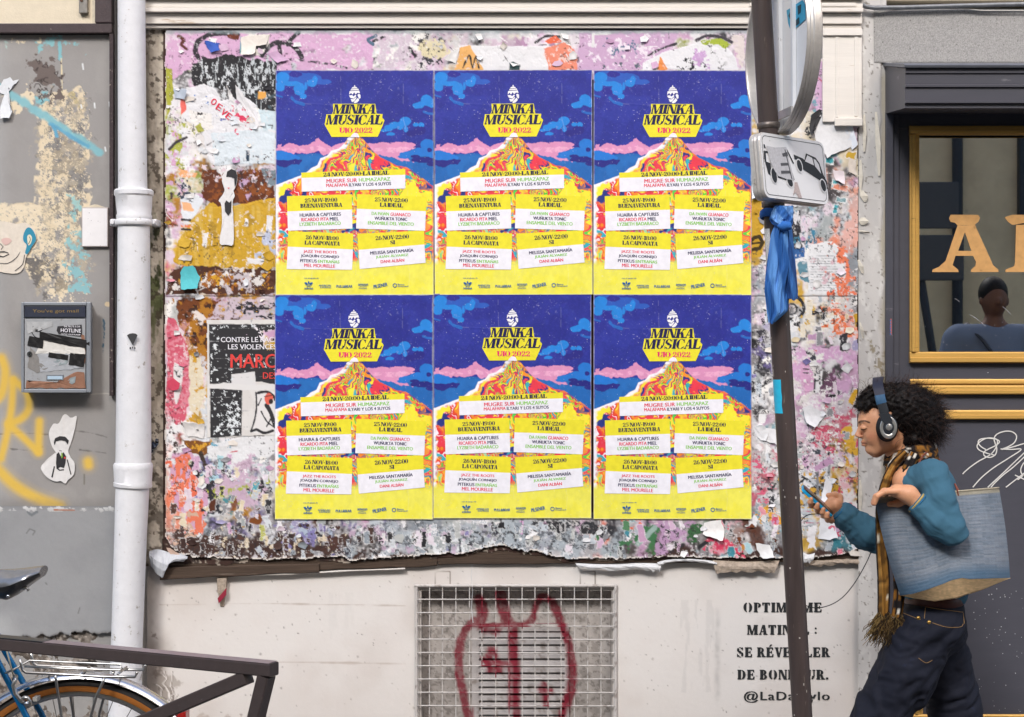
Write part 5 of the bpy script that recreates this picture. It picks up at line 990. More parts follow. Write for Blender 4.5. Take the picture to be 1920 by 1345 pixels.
for i, (p_, c_, dn) in enumerate([
 ([(1548, 192), (1575, 215), (1602, 262), (1600, 275), (1560, 290), (1552, 296), (1530, 268), (1524, 240)], '#d8d8da', (-.3, 1)), ([(1522, 215), (1536, 205), (1545, 208), (1534, 232), (1522, 256), (1518, 240)], '#2a292c', (0, 1)),
 ([(1583, 240), (1598, 236), (1608, 270), (1598, 282), (1590, 262)], '#d6dbe4', (1, 0)), ([(1504, 765), (1520, 760), (1547, 778), (1528, 803), (1512, 792)], '#dadadd', (0, 1)), ([(1414, 800), (1458, 806), (1458, 834), (1436, 828)], '#d9d8da', (1, .4)),
 ([(1336, 976), (1352, 974), (1358, 998), (1356, 1015), (1338, 1010), (1318, 1002), (1320, 980)], '#e2e0de', (0, 1)), ([(1416, 1018), (1444, 1022), (1452, 1046), (1430, 1048), (1420, 1032)], '#dad9d9', (.5, 1)), ([(1278, 1034), (1290, 1036), (1284, 1046), (1276, 1042)], '#e0dfdf', (0, 1)),
 ([(1538, 970), (1562, 976), (1572, 1008), (1556, 1012), (1534, 1010)], '#d9dade', (1, 1)), ([(345, 500), (362, 498), (375, 520), (370, 540), (340, 544), (338, 512)], '#4fb0b8', (0, 1)), ([(342, 792), (384, 796), (382, 822), (352, 818)], '#e0dddb', (0, -1)),
 ([(452, 70), (506, 64), (500, 84), (480, 86), (478, 100), (452, 104)], '#e0d8d0', (0, 1)), ([(383, 76), (404, 80), (412, 94), (396, 98)], '#3458b0', (1, 1)), ([(326, 168), (350, 170), (346, 186), (328, 184)], '#aeb8c6', (1, .2)), ([(500, 100), (520, 96), (540, 112), (520, 118)], '#bf9cba', (0, 1)),
 ([(440, 160), (452, 172), (470, 200), (486, 236), (480, 240), (460, 205), (444, 186)], '#e0dee0', (.6, -1)), ([(424, 158), (436, 178), (440, 194), (430, 188)], '#e4e2e2', (0, -1)), ([(833, 110), (862, 88), (854, 120)], '#dcdad8', (-1, 0)), ([(1052, 62), (1066, 66), (1066, 74), (1056, 72)], '#e2e0e0', (0, 1)),
 ([(890, 64), (902, 62), (906, 74), (898, 76)], '#d8d6d6', (0, 1)), ([(954, 116), (976, 122), (962, 124)], '#e0e0e0', (0, 1)), ([(1592, 296), (1604, 300), (1606, 330), (1590, 322)], '#d5c9bd', (1, 0)), ([(1560, 318), (1582, 322), (1584, 345), (1566, 338)], '#d8ccd0', (0, 1)),
 ([(1452, 468), (1462, 470), (1458, 500), (1450, 495)], '#dedcdc', (-1, 0)), ([(1410, 345), (1424, 350), (1430, 370), (1410, 372)], '#d5dde4', (0, 1)), ([(312, 1026), (330, 1034), (345, 1046), (322, 1044)], '#b99f90', (0, 1)), ([(1550, 895), (1562, 905), (1552, 945), (1538, 940)], '#dcdce0', (0, 1))]):
    scrap(p_, c_, i, .02, dn)
q = random.Random(77); n_s = 0
while n_s < 150:
    x, y = q.uniform(312, 1606), q.uniform(64, 1040)
    if (508 < x < 1418 and 124 < y < 984) or (x > 1530 and y < 240) or (386 < x < 520 and 598 < y < 825): continue
    r_ = q.uniform(4, 13); k_ = q.randint(4, 7); a0 = q.uniform(0, 6); asp = q.uniform(.45, 1)
    pts = [(x + r_ * q.uniform(.6, 1.2) * math.cos(a0 + 6.283 * j / k_), y + asp * r_ * q.uniform(.6, 1.2) * math.sin(a0 + 6.283 * j / k_)) for j in range(k_)]
    c_ = q.choice(SC_W) if q.random() < .55 else zone_colour(x, y, q)[0]
    scrap(pts, c_, n_s + 100, q.uniform(.003, .012)); n_s += 1
# red torn lettering on the white sheet
k = Ink(); 
for ch, x, y, r_ in (('O', 401, 191, 20), ('E', 411, 201, 24), ('V', 420, 211, 28), ('E', 429, 218, 30)): k.text(ch, x, y, 10, 12, r_ + 10, .04)
k.build('red_lettering', mat('print_red', '#dc3050'), board, BD + .0066)
# paper cut-out figure with dark hair and a tie
t = thing('paper_figure', 'white paper cut-out of a pale figure with black hair and tie', 'paste-up', P(427, 460, BD))
o_ = catmull([(430, 318), (440, 318), (445, 330), (443, 348), (438, 358), (440, 368), (436, 380), (438, 420), (437, 458), (425, 459), (412, 456), (416, 420), (415, 385), (410, 376), (417, 366), (421, 355), (416, 340), (420, 324)], 3, True)
scrap(o_, '#dcdada', 3, .002, (0, 1), 'paper_body', t, BD + .0060, False)
k = Ink(); kt = Ink(); k.shape([(424, 332), (426, 322), (434, 317), (442, 320), (445, 330), (443, 345), (440, 350), (439, 334), (432, 331)]); kt.shape([(424, 376), (430, 380), (434, 376), (433, 398), (428, 405), (422, 397), (421, 382)]); pass
k.build('black_hair', mat('ink_black', '#2c2b2e', rough=.6, noise=.2, nscale=200), t, BD + .0096); kt.build('black_tie', MATS['ink_black'], t, BD + .0096); k = Ink(); k.shape([(426, 352), (431, 352), (429, 354.4)]); k.build('red_ink', mat('print_red', '#dc3050'), t, BD + .0096)
# black protest poster, half covered by the concert posters
PB = BD + .0040
t = thing('protest_poster', 'torn black protest poster with red letters, half hidden by the lower left concert poster', 'poster', P(440, 820, PB))
cv = Canvas(386, 600, 540, 823, 1.3, '#d8d5d2'); X, Y = cv.X, cv.Y
cv.put(F, sstep(.5, .65, fbm(X, Y, 20, 4, 3)) * .3, '#c4bdb8'); BK = '#2d2c2f'
cv.poly([(392, 608), (540, 608), (540, 723), (505, 720), (490, 716), (470, 716), (450, 722), (393, 720)], BK, rough=.8, size=6); cv.poly([(394, 729), (454, 730), (453, 817), (394, 822)], BK, rough=1, size=6)
cv.poly([(434, 702), (478, 697), (480, 723), (434, 722)], '#d6d4d4', rough=.7); cv.poly([(388, 722), (420, 718), (470, 722), (515, 721), (540, 722), (540, 731), (490, 731), (454, 732), (420, 729), (388, 728)], '#d9d7d6', rough=1.5, size=10)
for bx, thr, s_ in (((392, 608, 412, 720), .60, 3), ((392, 606, 540, 622), .66, 4), ((420, 690, 440, 722), .6, 5), ((394, 730, 454, 820), .63, 6), ((425, 750, 450, 815), .56, 7), ((420, 660, 540, 700), .68, 8)): cv.blotch(bx, 6, thr, '#d9dde0', seed=s_, soft=.015, fade=4, gain=.7)
for yy in (615, 640, 655, 672, 690, 707, 745, 770, 800): cv.line([(392, yy), (450, yy + 1), (530, yy - 1)], .9, '#a9a8aa', rough=1.2, size=7, seed=yy, texture=.55, alpha=.8)
cv.poly([(478, 737), (540, 733), (540, 818), (520, 815), (470, 812), (476, 780), (480, 760)], '#dcd9d8', rough=.6)
for pts, w_ in (([(480, 736), (481, 760), (478, 785), (471, 808)], 3.2), ([(471, 809), (482, 806), (495, 812), (512, 808)], 5), ([(490, 772), (500, 790), (512, 800)], 2.6), ([(500, 760), (508, 775), (516, 800)], 8), ([(484, 737), (500, 735), (512, 742), (516, 750)], 5), ([(484, 760), (490, 748)], 2.5), ([(500, 800), (508, 785)], 3)): cv.line(catmull(pts, 5), w_, BK, rough=.8, size=5)
cv.ell(504, 748, 8, 11, '#d8604e', rough=1.2, size=5); cv.ell(508, 753, 4, 5, '#2a2426'); cv.line([(496, 744), (512, 741)], 1.6, '#3a2a2a')
cv.h = (fbm(X, Y, 30, 4, 9) - .5) * 1.2 + (fbm(X, Y, 4, 3, 10) - .5) * .2; ed = fbm(Y, Y * 0 + 4, 12, 4, 12); cv.keep = (X > 386.5 + ed * 2) & (Y < 820 + 3 * fbm(X, X * 0, 16, 3, 5) - 4 * sstep(420, 480, X))
cv.build('poster_sheet', M_paint, t, PB)
k = Ink(); k.text('CONTRE LE RACISME', 477, 637, 126, 9.5, 0, .02); k.text('LES VIOLENCES', 473, 650.5, 91, 9.5, 0, .02); k.build('white_lettering', mat('print_white', '#e0dfe0', rough=.6), t, PB + .0018)
k = Ink(); k.text('MARCHE', 495, 677, 126, 26, 0, .03); k.text('DES', 506, 704.5, 26, 12, 0, .02); k.build('red_lettering', mat('poster_red', '#d8423e', rough=.6), t, PB + .0018)
# ------------------------------------------------------------------ vent recess, grille, red spray
GR = [((885, 1170), 0)]
C8 = lambda *p: [(700 + x / 2.743, 900 + y / 2.743) for x, y in p]
STROKES = [(catmull(C8((520, 725), (495, 745), (460, 800), (440, 900), (443, 1000), (465, 1120), (495, 1240), (520, 1330)), 5), 13), (C8((545, 612), (562, 680), (545, 760)), 17), (C8((520, 760), (640, 755), (720, 745)), 12),
 (C8((655, 590), (668, 660), (690, 740)), 19), (catmull(C8((690, 730), (750, 750), (810, 730), (835, 650), (860, 605)), 5), 11), (catmull(C8((860, 605), (915, 620), (955, 710), (1000, 830), (1025, 950), (1022, 1060), (990, 1180), (960, 1300)), 5), 13),
 (C8((722, 790), (722, 900), (735, 1000), (728, 1120), (740, 1280)), 13), (C8((575, 795), (640, 790)), 9), (C8((600, 900), (590, 960)), 12), (C8((570, 945), (600, 975), (730, 965)), 12), (C8((595, 1002), (655, 1000)), 8), (C8((620, 885), (640, 950)), 7),
 (C8((880, 1075), (885, 1160)), 10), (C8((865, 1100), (915, 1110)), 9), (C8((700, 770), (700, 1200)), 4)]
def spraymask(X, Y):
    m = np.zeros(X.shape)
    for pts, wd in STROKES:
        d = sd_line(X, Y, pts) + (fbm(X, Y, 9, 3, 7) - .5) * 6; m = np.maximum(m, np.clip(.5 - (d - wd * .62) / 4.5, 0, 1))
    return m * (.78 + .22 * sstep(.35, .5, fbm(X, Y, 7, 4, 9)))
RED = np.array(lin('#7a1a2c'))
def sprayed(name, b, base, par, seg_sub=1):
    v = np.array(b.v); X = v[:, 0] / PX + 960; Y = 672.5 - (v[:, 2] - EYE) / PX
    m = spraymask(X, Y)[:, None]; n_ = fbm(X, Y, 14, 3, 5)[:, None]; c = np.array(lin(base)) * (.9 + .2 * n_); ch = sstep(.66, .72, fbm(X, Y, 9, 3, 15))[:, None] * .6; c = c * (1 - ch) + np.array(lin('#6d5f55')) * ch
    return mesh(name, b.v, b.f, M_metalpaint, par, False, c * (1 - m) + RED * m)
M_metalpaint = mat('painted_metal', attr=True, rough=.5, noise=.04, nscale=200, bump=.0003, bscale=300)
M_plast = mat('recess_plaster', attr=True, rough=.85, noise=.06, nscale=90, bump=.0008, bscale=300)
t = thing('vent_recess', 'recessed vent with a louvred panel behind the white wire grille', 'vent', (wx(968), .1, wz(1470)))
cv = Canvas(VX0 - 1, VY0 - 1, VX1 + 1, VY1 + 1, 2.0, '#bab3ae'); X, Y = cv.X, cv.Y
cv.put(F, sstep(1200, 1330, Y + fbm(X, Y, 60, 3, 2) * 50) * .6, '#8f8984'); cv.put(F, sstep(.55, .65, fbm(X, Y, 12, 4, 3)) * .5, '#817a74'); cv.put(F, sstep(.62, .68, fbm(X, Y, 5, 3, 33)) * .5, '#5b544f'); cv.put(F, spraymask(X, Y) * .9, RED); cv.h = (fbm(X, Y, 20, 4, 5) - .5) * 3
cv.keep = ~((X > 900) & (X < 1058) & (Y > 1184) & (Y < 1468)); cv.build('recess_back', M_plast, t, -.085)
M_rec = mat('recess_side', '#a8a29d', rough=.9, noise=.1, nscale=50, bump=.001, bscale=100); M_dk = mat('black_void', '#141210', rough=.95)
for (a, b_, c_, d_) in ((VX0 - .5, VX0 + 4, VY0, VY1), (VX1 - 3, VX1 + .5, VY0, VY1), (VX0 + 4, VX1 - 3, VY0 - .5, VY0 + 4)): MB().box(wx(a), wx(b_), .0045, .119, wz(d_), wz(c_)).build('recess_side', M_rec, t)
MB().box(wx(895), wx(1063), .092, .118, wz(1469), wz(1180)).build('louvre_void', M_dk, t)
b = MB()
def gridbox(b, x0, x1, y0, y1, z0, z1, nx, nz):
    for i in range(nx):
        for j in range(nz): b.add([(x0 + (x1 - x0) * (i + p) / nx, y0, z0 + (z1 - z0) * (j + r) / nz) for p, r in ((0, 0), (1, 0), (1, 1), (0, 1))], [(0, 1, 2, 3)])
    b.box(x0, x1, y0 + .0004, y1, z0, z1)
for (a, b_, c_, d_) in ((884, 897, 1176, 1470), (1060, 1068, 1176, 1470), (897, 1060, 1176, 1190)):
    bb = MB(); gridbox(bb, wx(a), wx(b_), .074, .09, wz(d_), wz(c_), max(int((b_ - a) / 5), 1), int((d_ - c_) / 5)); sprayed('louvre_frame', bb, '#b3adab', t)
yy = 1190
while yy < 1465:
    v = []; n_ = 34
    for i in range(n_ + 1):
        x = wx(897) + (wx(1060) - wx(897)) * i / n_
        v += [(x, .090, wz(yy + .5)), (x, .0765, wz(yy + 5)), (x, .0745, wz(yy + 11.6)), (x, .079, wz(yy + 11.9))]
    bb = MB().add(v, [(i * 4 + j, i * 4 + j + 1, i * 4 + j + 5, i * 4 + j + 4) for i in range(n_) for j in range(3)]); sprayed('louvre_slat', bb, '#aca7a6', t); yy += 13.35
t = thing('wire_grille', 'white welded wire grille over the square wall vent, crossed by dark red spray paint', 'grille', (wx(968), -.006, wz(1480)))
def rod(name, p0, p1, r, y, base='#bdb8b4', par=t, n_=None):
    n_ = n_ or int(max(abs(p1[0] - p0[0]), abs(p1[1] - p0[1])) / 4); bb = MB()
    bb.tube([(wx(p0[0] + (p1[0] - p0[0]) * i / n_), y + .0005 * math.sin(i * .4 + p0[0]), wz(p0[1] + (p1[1] - p0[1]) * i / n_)) for i in range(n_ + 1)], r, 6); o = sprayed(name, bb, base, par); o.data.polygons.foreach_set('use_smooth', np.ones(len(o.data.polygons), bool)); return o
rg = random.Random(4)
for x in (805.7, 830, 855, 880.5, 904, 929.7, 954, 979, 1003, 1028, 1052, 1077, 1102, 1127): rod('vertical_wire', (x, 1100), (x + rg.uniform(-1, 1), 1484), .0025, -.008)
for i in range(15): y = 1123.2 + i * 24.85; rod('horizontal_wire', (783, y), (1152, y + rg.uniform(-.5, 1.2)), .0025, -.0125)
for (p0, p1) in (((781, 1098), (781, 1486)), ((1154, 1098), (1154, 1486)), ((777, 1098), (1157, 1098)), ((777, 1486), (1157, 1486))): rod('frame_bar', p0, p1, .0062, -.008)
v_ = MB(); v_.tube([P(885, 1058, .03), P(884, 1080, .035), P(886, 1110, .03), P(884, 1140, .028), P(887, 1168, .03)], [.001, .0022, .0025, .004, .0045], 6, flat=(1, .4)); tag(v_.build('plastic_tie', M_pl), 'thin torn strip of white plastic dangling over the top left of the vent grille', 'plastic strip')

# ------------------------------------------------------------------ letterbox
t = thing('letterbox', 'grey steel letterbox on the left wall, patched with black tape, stickers and torn brown paper', 'mailbox', P(106, 738, .03))
LG = mat('letterbox_grey', '#8b9097', rough=.42, noise=.04, nscale=60, metal=.25, dirt='#6e6c69', dirt_amt=.08, dscale=30); LD = .095
def lb(name, x0, x1, y0, y1, d0, d1, m, bev=.002, par=t, lab=None):
    a, b_ = P(x0, y1, d1), P(x1, y0, d1); return MB().box(a.x, b_.x, -d1, -d0, a.z, b_.z, bev).build(name, m, par, label=lab)
lb('box_body', 42, 166, 570, 734, .024, LD - .012, LG, .004)
lb('frame_side', 39.5, 44.5, 567, 736, LD - .022, LD, LG); lb('frame_side', 162, 170, 567, 736, LD - .022, LD, LG); lb('frame_side', 44.7, 161.8, 567, 573, LD - .022, LD, LG); lb('frame_side', 44.7, 161.8, 730, 736.5, LD - .022, LD, LG)
lb('posting_flap', 46, 160, 574.5, 595, LD - .02, LD - .004, mat('flap_dark_blue', '#2c3140', rough=.5, noise=.1, nscale=50), .0015)
dr = lb('door', 46, 160, 598, 729, LD - .02, LD - .006, mat('letterbox_door', '#9a9c9f', rough=.5, noise=.06, nscale=40, dirt='#77716a', dirt_amt=.2, dscale=26), .0015)
LS = LD - .0052
k = Ink(); k.text("You've got mail", 104, 584, 86, 8, 0, 0); k.build('flap_lettering', mat('worn_gold_ink', '#8d7440', rough=.6, noise=.3, nscale=400), t, LD - .0034)
bp = mat('brown_paper', '#8a6450', rough=.8, noise=.15, nscale=90); tp = mat('black_tape', '#1c1b1c', rough=.45, noise=.15, nscale=70, bump=.0006, bscale=80); wp = mat('sticker_white', '#d2cfc9', rough=.6, noise=.08, nscale=50, dirt='#a58c62', dirt_amt=.15, dscale=30)
def pt(pts, c_, nm, d, m=None, torn=True, cu=.001): return scrap(pts, c_, len(pts) * 7 + int(pts[0][0]), cu, (1, .3), nm, t, d, torn, m)
pt([(50, 714), (60, 720), (75, 722), (100, 719), (130, 722), (140, 720), (139, 698), (158, 698), (160, 728), (48, 728)], '#8a6450', 'torn_brown_paper', LS, bp)
pt([(158, 628), (160, 680), (156, 686), (150, 660), (152, 628)], '#8a6450', 'torn_brown_paper', LS, bp)
pt([(50, 603), (98, 603), (98, 612), (80, 618), (52, 626)], '#a9aaab', 'sticker_residue', LS - .0003); pt([(56, 650), (90, 690), (70, 700), (52, 690)], '#7f7c79', 'sticker_residue', LS - .0003); pt([(72, 660), (150, 665), (158, 690), (75, 698)], '#a2a5aa', 'sticker_residue', LS - .0001)
k = Ink(); k.stroke(catmull([(62, 612), (66, 619), (74, 620), (80, 616)], 5), 5, True); k.stroke(catmull([(58, 620), (66, 632), (84, 636)], 5), 1.6); k.build('ink_scribble', mat('ink_black', '#2c2b2e'), t, LS + .0002)
pt([(66, 664), (82, 632), (158, 640), (160, 664), (120, 664), (110, 662)], '#cfcbc5', 'white_sticker', LS + .0004, wp, False)
pt([(74, 622), (98, 626), (168, 639), (168, 653), (130, 649), (74, 636)], '#1c1b1c', 'black_tape', LS + .0022, tp, False, .002); pt([(55, 630), (82, 636), (80, 654), (51, 648)], '#1c1b1c', 'black_tape', LS + .0012, tp, False); pt([(92, 661), (128, 666), (127, 676), (90, 670)], '#1c1b1c', 'black_tape', LS + .0014, tp, False); pt([(132, 662), (160, 665), (157, 689), (128, 684)], '#1c1b1c', 'black_tape', LS + .0018, tp, False)
k = Ink(); k.shape([(108, 612), (153, 609), (154, 618), (154, 632), (110, 627), (106, 620)]); k.build('hotline_sticker', mat('ink_black', '#2c2b2e'), t, LS + .0003); k = Ink(); k.text('HOTLINE', 133, 620, 38, 7, 2, .02); k.text('04.78.75.0.28', 135, 612.4, 30, 3, 0, .01); k.text('FAITES VOUS PLAISIR', 133, 627.5, 36, 2.6, 2, 0); k.build('hotline_lettering', mat('print_white', '#e0dfe0'), t, LS + .0006)
b = MB(); q = P(56, 664, LS); b.tube([(q.x, -LS + .002, q.z), (q.x, -LS - .004, q.z)], [.011, .0095], 18); b.build('lock', mat('chrome', '#c9cbd0', rough=.2, metal=1), t); MB().box(q.x - .001, q.x + .001, -LS - .0048, -LS - .003, q.z - .005, q.z + .005).build('keyhole', M_dk, t)
lb('name_plate', 87, 119, 703, 713, LD - .008, LD - .003, mat('name_plate_frame', '#6d7278', rough=.5), .0008); lb('name_label', 89, 117, 705.5, 711.5, LD - .004, LD - .0024, mat('pale_blue_label', '#a9bfd0', rough=.5), .0003)
pt([(98, 675), (108, 673), (127, 676), (124, 683), (108, 686)], '#b4c0c4', 'silver_sticker', LS + .0003, mat('silver_foil', '#a9b4b8', rough=.3, metal=.4)); pt([(126, 716), (132, 708), (142, 706), (140, 717), (134, 721)], '#c4c6c6', 'silver_sticker', LS + .0014, MATS['silver_foil'])
# small white plate, stickers on the left wall
t = thing('white_plate', 'small blank white plate fixed high on the grey wall beside the downpipe', 'plate', P(178, 463, .03))
a, b_ = P(153, 463, .035), P(202.5, 389, .035); MB().box(a.x, b_.x, -.035, -.018, a.z, b_.z, .001).build('plate', mat('plate_edge', '#b3a9a6', rough=.6), t); a, b_ = P(154.5, 461.5, .036), P(201, 391, .036); MB().box(a.x, b_.x, -.0365, -.034, a.z, b_.z, .0005).build('plate_face', mat('scuffed_white', '#e4e2e3', rough=.6, noise=.04, nscale=30, dirt='#8a8688', dirt_amt=.06, dscale=60), t)
k = Ink(); k.shape([(157, 389), (177, 383.5), (183, 384), (197, 389)]); k.build('paper_flap', mat('cream_bead', '#cfc4ae'), t, .034)
t = thing('paste_up_boy', 'white paper paste-up of a boy in black beret and waistcoat under the letterbox', 'paste-up', P(112, 908, .026)); SD = .0255
scrap(catmull([(118, 779), (124, 777), (131, 783), (136, 783), (144, 781), (141, 800), (135, 825), (128, 845), (133, 858), (140, 870), (138, 890), (128, 900), (122, 907), (114, 902), (104, 903), (88, 895), (78, 882), (78, 873), (92, 858), (104, 850), (98, 838), (92, 820), (93, 807), (100, 795), (110, 794)], 3, True), '#d6d4d3', 5, .002, (0, 1), 'paper_body', t, SD, False)
k = Ink(); [k.shape(q) for q in ([(101, 830), (103, 822), (112, 818), (122, 819), (129, 826), (127, 834), (122, 827), (112, 826), (105, 828), (102, 835)], [(106, 852), (110, 848), (114, 856), (119, 848), (124, 856), (123, 868), (120, 878), (113, 876), (106, 880), (105, 868)], [(101, 874), (103, 875), (99, 896), (96, 895)], [(125, 862), (127, 862), (134, 890), (132, 890)])]; k.stroke([(107, 878), (112, 882), (120, 881)], 2.5); k.stroke([(111, 845), (116, 846)], 1); k.build('black_ink', MATS['ink_black'], t, SD + .0026)
k = Ink(); k.shape([(115, 849), (117, 849), (117.5, 857), (116, 860), (114.5, 857)]); k.build('green_tie', mat('tie_green', '#7fa83c'), t, SD + .003); k = Ink(); k.shape([(120, 857), (123, 857), (123, 860), (120, 860)]); k.build('red_flower', mat('poster_red', '#d8423e'), t, SD + .003)
t = thing('drawn_portrait', 'torn paper portrait with blue hair at the left edge above the letterbox', 'paste-up', P(20, 514, .026))
scrap(catmull([(-40, 425), (0, 415), (30, 420), (48, 418), (62, 428), (68, 440), (66, 455), (55, 470), (48, 485), (45, 500), (33, 513), (0, 510), (-40, 500)], 3, True), '#d8cec0', 5, .001, (0, 1), 'paper_body', t, SD, False)
k = Ink(); k.shape(catmull([(44, 440), (50, 428), (58, 428), (66, 440), (67, 452), (60, 462), (52, 476), (47, 474), (50, 460), (44, 452)], 3, True)); k.build('blue_hair', mat('paste_blue', '#2f87a3', rough=.6), t, SD + .0018)
k = Ink(); k.shape(catmull([(51, 444), (56, 440), (60, 446), (58, 456), (53, 460)], 3, True)); k.build('ear', mat('paste_cream', '#ddd6bc'), t, SD + .0022); k = Ink(); k.stroke([(-6, 473), (8, 472), (16, 475)], 1.6); k.stroke([(-6, 479), (6, 482), (17, 477)], 2); k.stroke(catmull([(-6, 493), (14, 494), (30, 484), (38, 472)], 4), 1.2, True); k.stroke([(0, 457), (6, 463), (2, 468)], 1.2); k.stroke(catmull([(53, 458), (57, 450), (55, 444)], 3), 1); k.stroke(catmull([(46, 478), (42, 496), (28, 508)], 4), 1.2); k.build('ink_lines', MATS['ink_black'], t, SD + .0026)
k = Ink(); k.shape(catmull([(2, 450), (14, 446), (22, 452), (10, 460)], 3, True)); k.build('pink_cheek', mat('paste_pink', '#d3b2aa'), t, SD + .0021)
t = scrap([(-14, 165), (2, 160), (6, 150), (20, 145), (24, 152), (36, 150), (30, 156), (16, 162), (18, 185), (22, 210), (18, 222), (0, 222), (2, 195), (8, 178)], '#d5d8dc', 9, .012, (0, 1), 'paper_remnant', None, .026); tag(t, 'torn white paper remnant at the left edge, high on the grey wall', 'paper scrap')
# three little tape flag sticker on the shopfront comes with the shop
# ------------------------------------------------------------------ shopfront on the right
M_shop = mat('shop_grey_paint', '#4a4a52', rough=.42, noise=.05, nscale=12, bump=.0003, bscale=150, dirt='#6b6a70', dirt_amt=.05, dscale=12, stretch=(.4, 1, 2))
M_gold = mat('gold_paint', '#cda258', rough=.35, metal=.25, noise=.07, nscale=30, dirt='#8a6a34', dirt_amt=.15, dscale=14, stretch=(.2, 1, 3))
M_gran = mat('speckled_lintel', '#9b9997', rough=.85, noise=.3, nscale=260, dirt='#6f6c6a', dirt_amt=.22, dscale=90, bump=.0008, bscale=400)
def bxp(par, name, m, X0, X1, Y0, Y1, d0, d1, bev=.0):
    return MB().box(wx(X0), wx(X1), -d1, -d0, wz(Y1), wz(Y0), bev).build(name, m, par)
t = thing('stone_lintel', 'speckled grey stone lintel above the dark shopfront at the top right', 'lintel', (wx(1800), -.02, wz(118)))
bxp(t, 'lintel_block', M_gran, 1635, 2700, 20, 121, -.3, .03, .006); bxp(t, 'upper_panel', mat('cream_board', '#d9cdb6'), 1648, 2700, -420, 2, -.3, .012)
bxp(t, 'side_chip', M_gran, 1656, 1668, 122, 128, -.02, .05, .002)
t = thing('conduit', 'grey metal conduit and thin white cable along the top of the stone lintel', 'pipe', (wx(1780), -.05, wz(12)))
o = MB().tube([P(x, y, .05) for x, y in ((1606, -40), (1607, -10), (1612, 6), (1624, 13), (1640, 15), (1700, 14), (1800, 11), (1920, 8), (2300, 3))], .0085, 12).build('metal_conduit', mat('conduit_zinc', '#7d8085', rough=.45, metal=.5, noise=.2, nscale=50), t, True)
MB().tube([P(x, y, .045) for x, y in ((1630, 22), (1650, 23), (1690, 18), (1740, 17), (1790, 15), (1840, 20), (1920, 20), (2200, 15))], .0022, 6).build('white_cable', mat('cable_white', '#cfccc6', rough=.5), t, True)
shop = thing('shopfront', 'dark grey painted wooden shopfront with gold mouldings and a big window lettered in gold', 'shopfront', (wx(1790), 0, 0))
# cornice, projecting over the pavement
def prof(name, pts, x0, x1, m, par=shop):       # pts: (y, z) closed profile swept along x
    n_ = len(pts); v = [(x0, y, z) for y, z in pts] + [(x1, y, z) for y, z in pts]
    return mesh(name, v, [tuple(range(n_)), tuple(range(2 * n_ - 1, n_ - 1, -1))] + [(i, (i + 1) % n_, (i + 1) % n_ + n_, i + n_) for i in range(n_)], m, par)
D_ = .33; k_ = (DIST - D_) / 3000; zt = EYE + (672.5 - 127) * k_; zb = EYE + (672.5 - 200) * k_; xl = (1698 - 960) * k_
def fz(Y): return EYE + (672.5 - Y) * k_
prof('cornice_cap', [(.0, wz(118)), (-D_ - .012, fz(121)), (-D_ - .016, fz(124)), (-D_ - .012, fz(128)), (.0, wz(123))], xl - .008, xl + 3, mat('zinc_cap', '#63666e', rough=.4, noise=.1, nscale=30))
prof('cornice_fascia', [(.0, wz(123.5)), (-D_, fz(128.5)), (-D_, fz(137)), (-D_ + .006, fz(138)), (-D_ + .006, fz(158)), (-D_, fz(159)), (-D_, fz(163)), (-D_ + .008, fz(164)), (-D_ + .008, fz(189)), (-D_, fz(190)), (-D_, fz(193)), (-D_ + .012, fz(194.5)), (-D_ + .012, fz(202)), (.0, wz(214))], xl, xl + 3, M_shop)
bxp(shop, 'jamb', M_shop, 1657, 1671, 212, 1520, -.1, .035, .003); bxp(shop, 'jamb', M_shop, 1672, 1684, 214, 1520, -.1, .014, .002)
bxp(shop, 'frame_rail', M_shop, 1684, 2700, 205, 240, -.1, .0); bxp(shop, 'frame_stile', M_shop, 1684.5, 1712, 240.5, 1520, -.1, .0)
bxp(shop, 'frame_rail', M_shop, 1712.5, 2700, 680, 1520, -.08, -.002)
def gold(X0, X1, Y0, Y1, d, name='gold_moulding', vert=False):
    # a stepped bead: outer step, round, inner step
    if vert: prof_ = [(X0, .001), (X0, d * .55), (X0 + 2, d * .6), (X0 + 3, d), (X0 + (X1 - X0) * .45, d), (X0 + (X1 - X0) * .55, d * .7), (X1 - 3, d * .62), (X1 - 2, d * .3), (X1, d * .25), (X1, .001)]
    else: prof_ = [(Y0, .001), (Y0, d * .55), (Y0 + 1, d * .62), (Y0 + 2.5, d * .7), (Y0 + (Y1 - Y0) * .5, d * .75), (Y0 + (Y1 - Y0) * .55, d), (Y1 - 2.2, d), (Y1 - 1.6, d * .5), (Y1, d * .45), (Y1, .001)]
    n_ = len(prof_)
    if vert: v = [(wx(a), -b_, wz(Y0)) for a, b_ in prof_] + [(wx(a), -b_, wz(Y1)) for a, b_ in prof_]
    else: v = [(wx(X0), -b_, wz(a)) for a, b_ in prof_] + [(wx(X1), -b_, wz(a)) for a, b_ in prof_]
    return mesh(name, v, [tuple(range(n_)), tuple(range(2 * n_ - 1, n_ - 1, -1))] + [(i, (i + 1) % n_, (i + 1) % n_ + n_, i + n_) for i in range(n_)], M_gold, shop)
gold(1704, 2600, 237, 254.5, .024); gold(1704, 2600, 660, 681, .024); gold(1704.5, 1723, 254.7, 659.8, .026, vert=True)
gold(1706, 2600, 711, 721.5, .012); gold(1706, 2600, 722.5, 740, .022); gold(1706, 2600, 769, 787, .018); gold(1712, 1730, 787.5, 1338, .016, vert=True); gold(1706, 2600, 1339, 1356, .018)
bxp(shop, 'lower_board', M_shop, 1731, 2600, 1357, 1500, .0, .004)
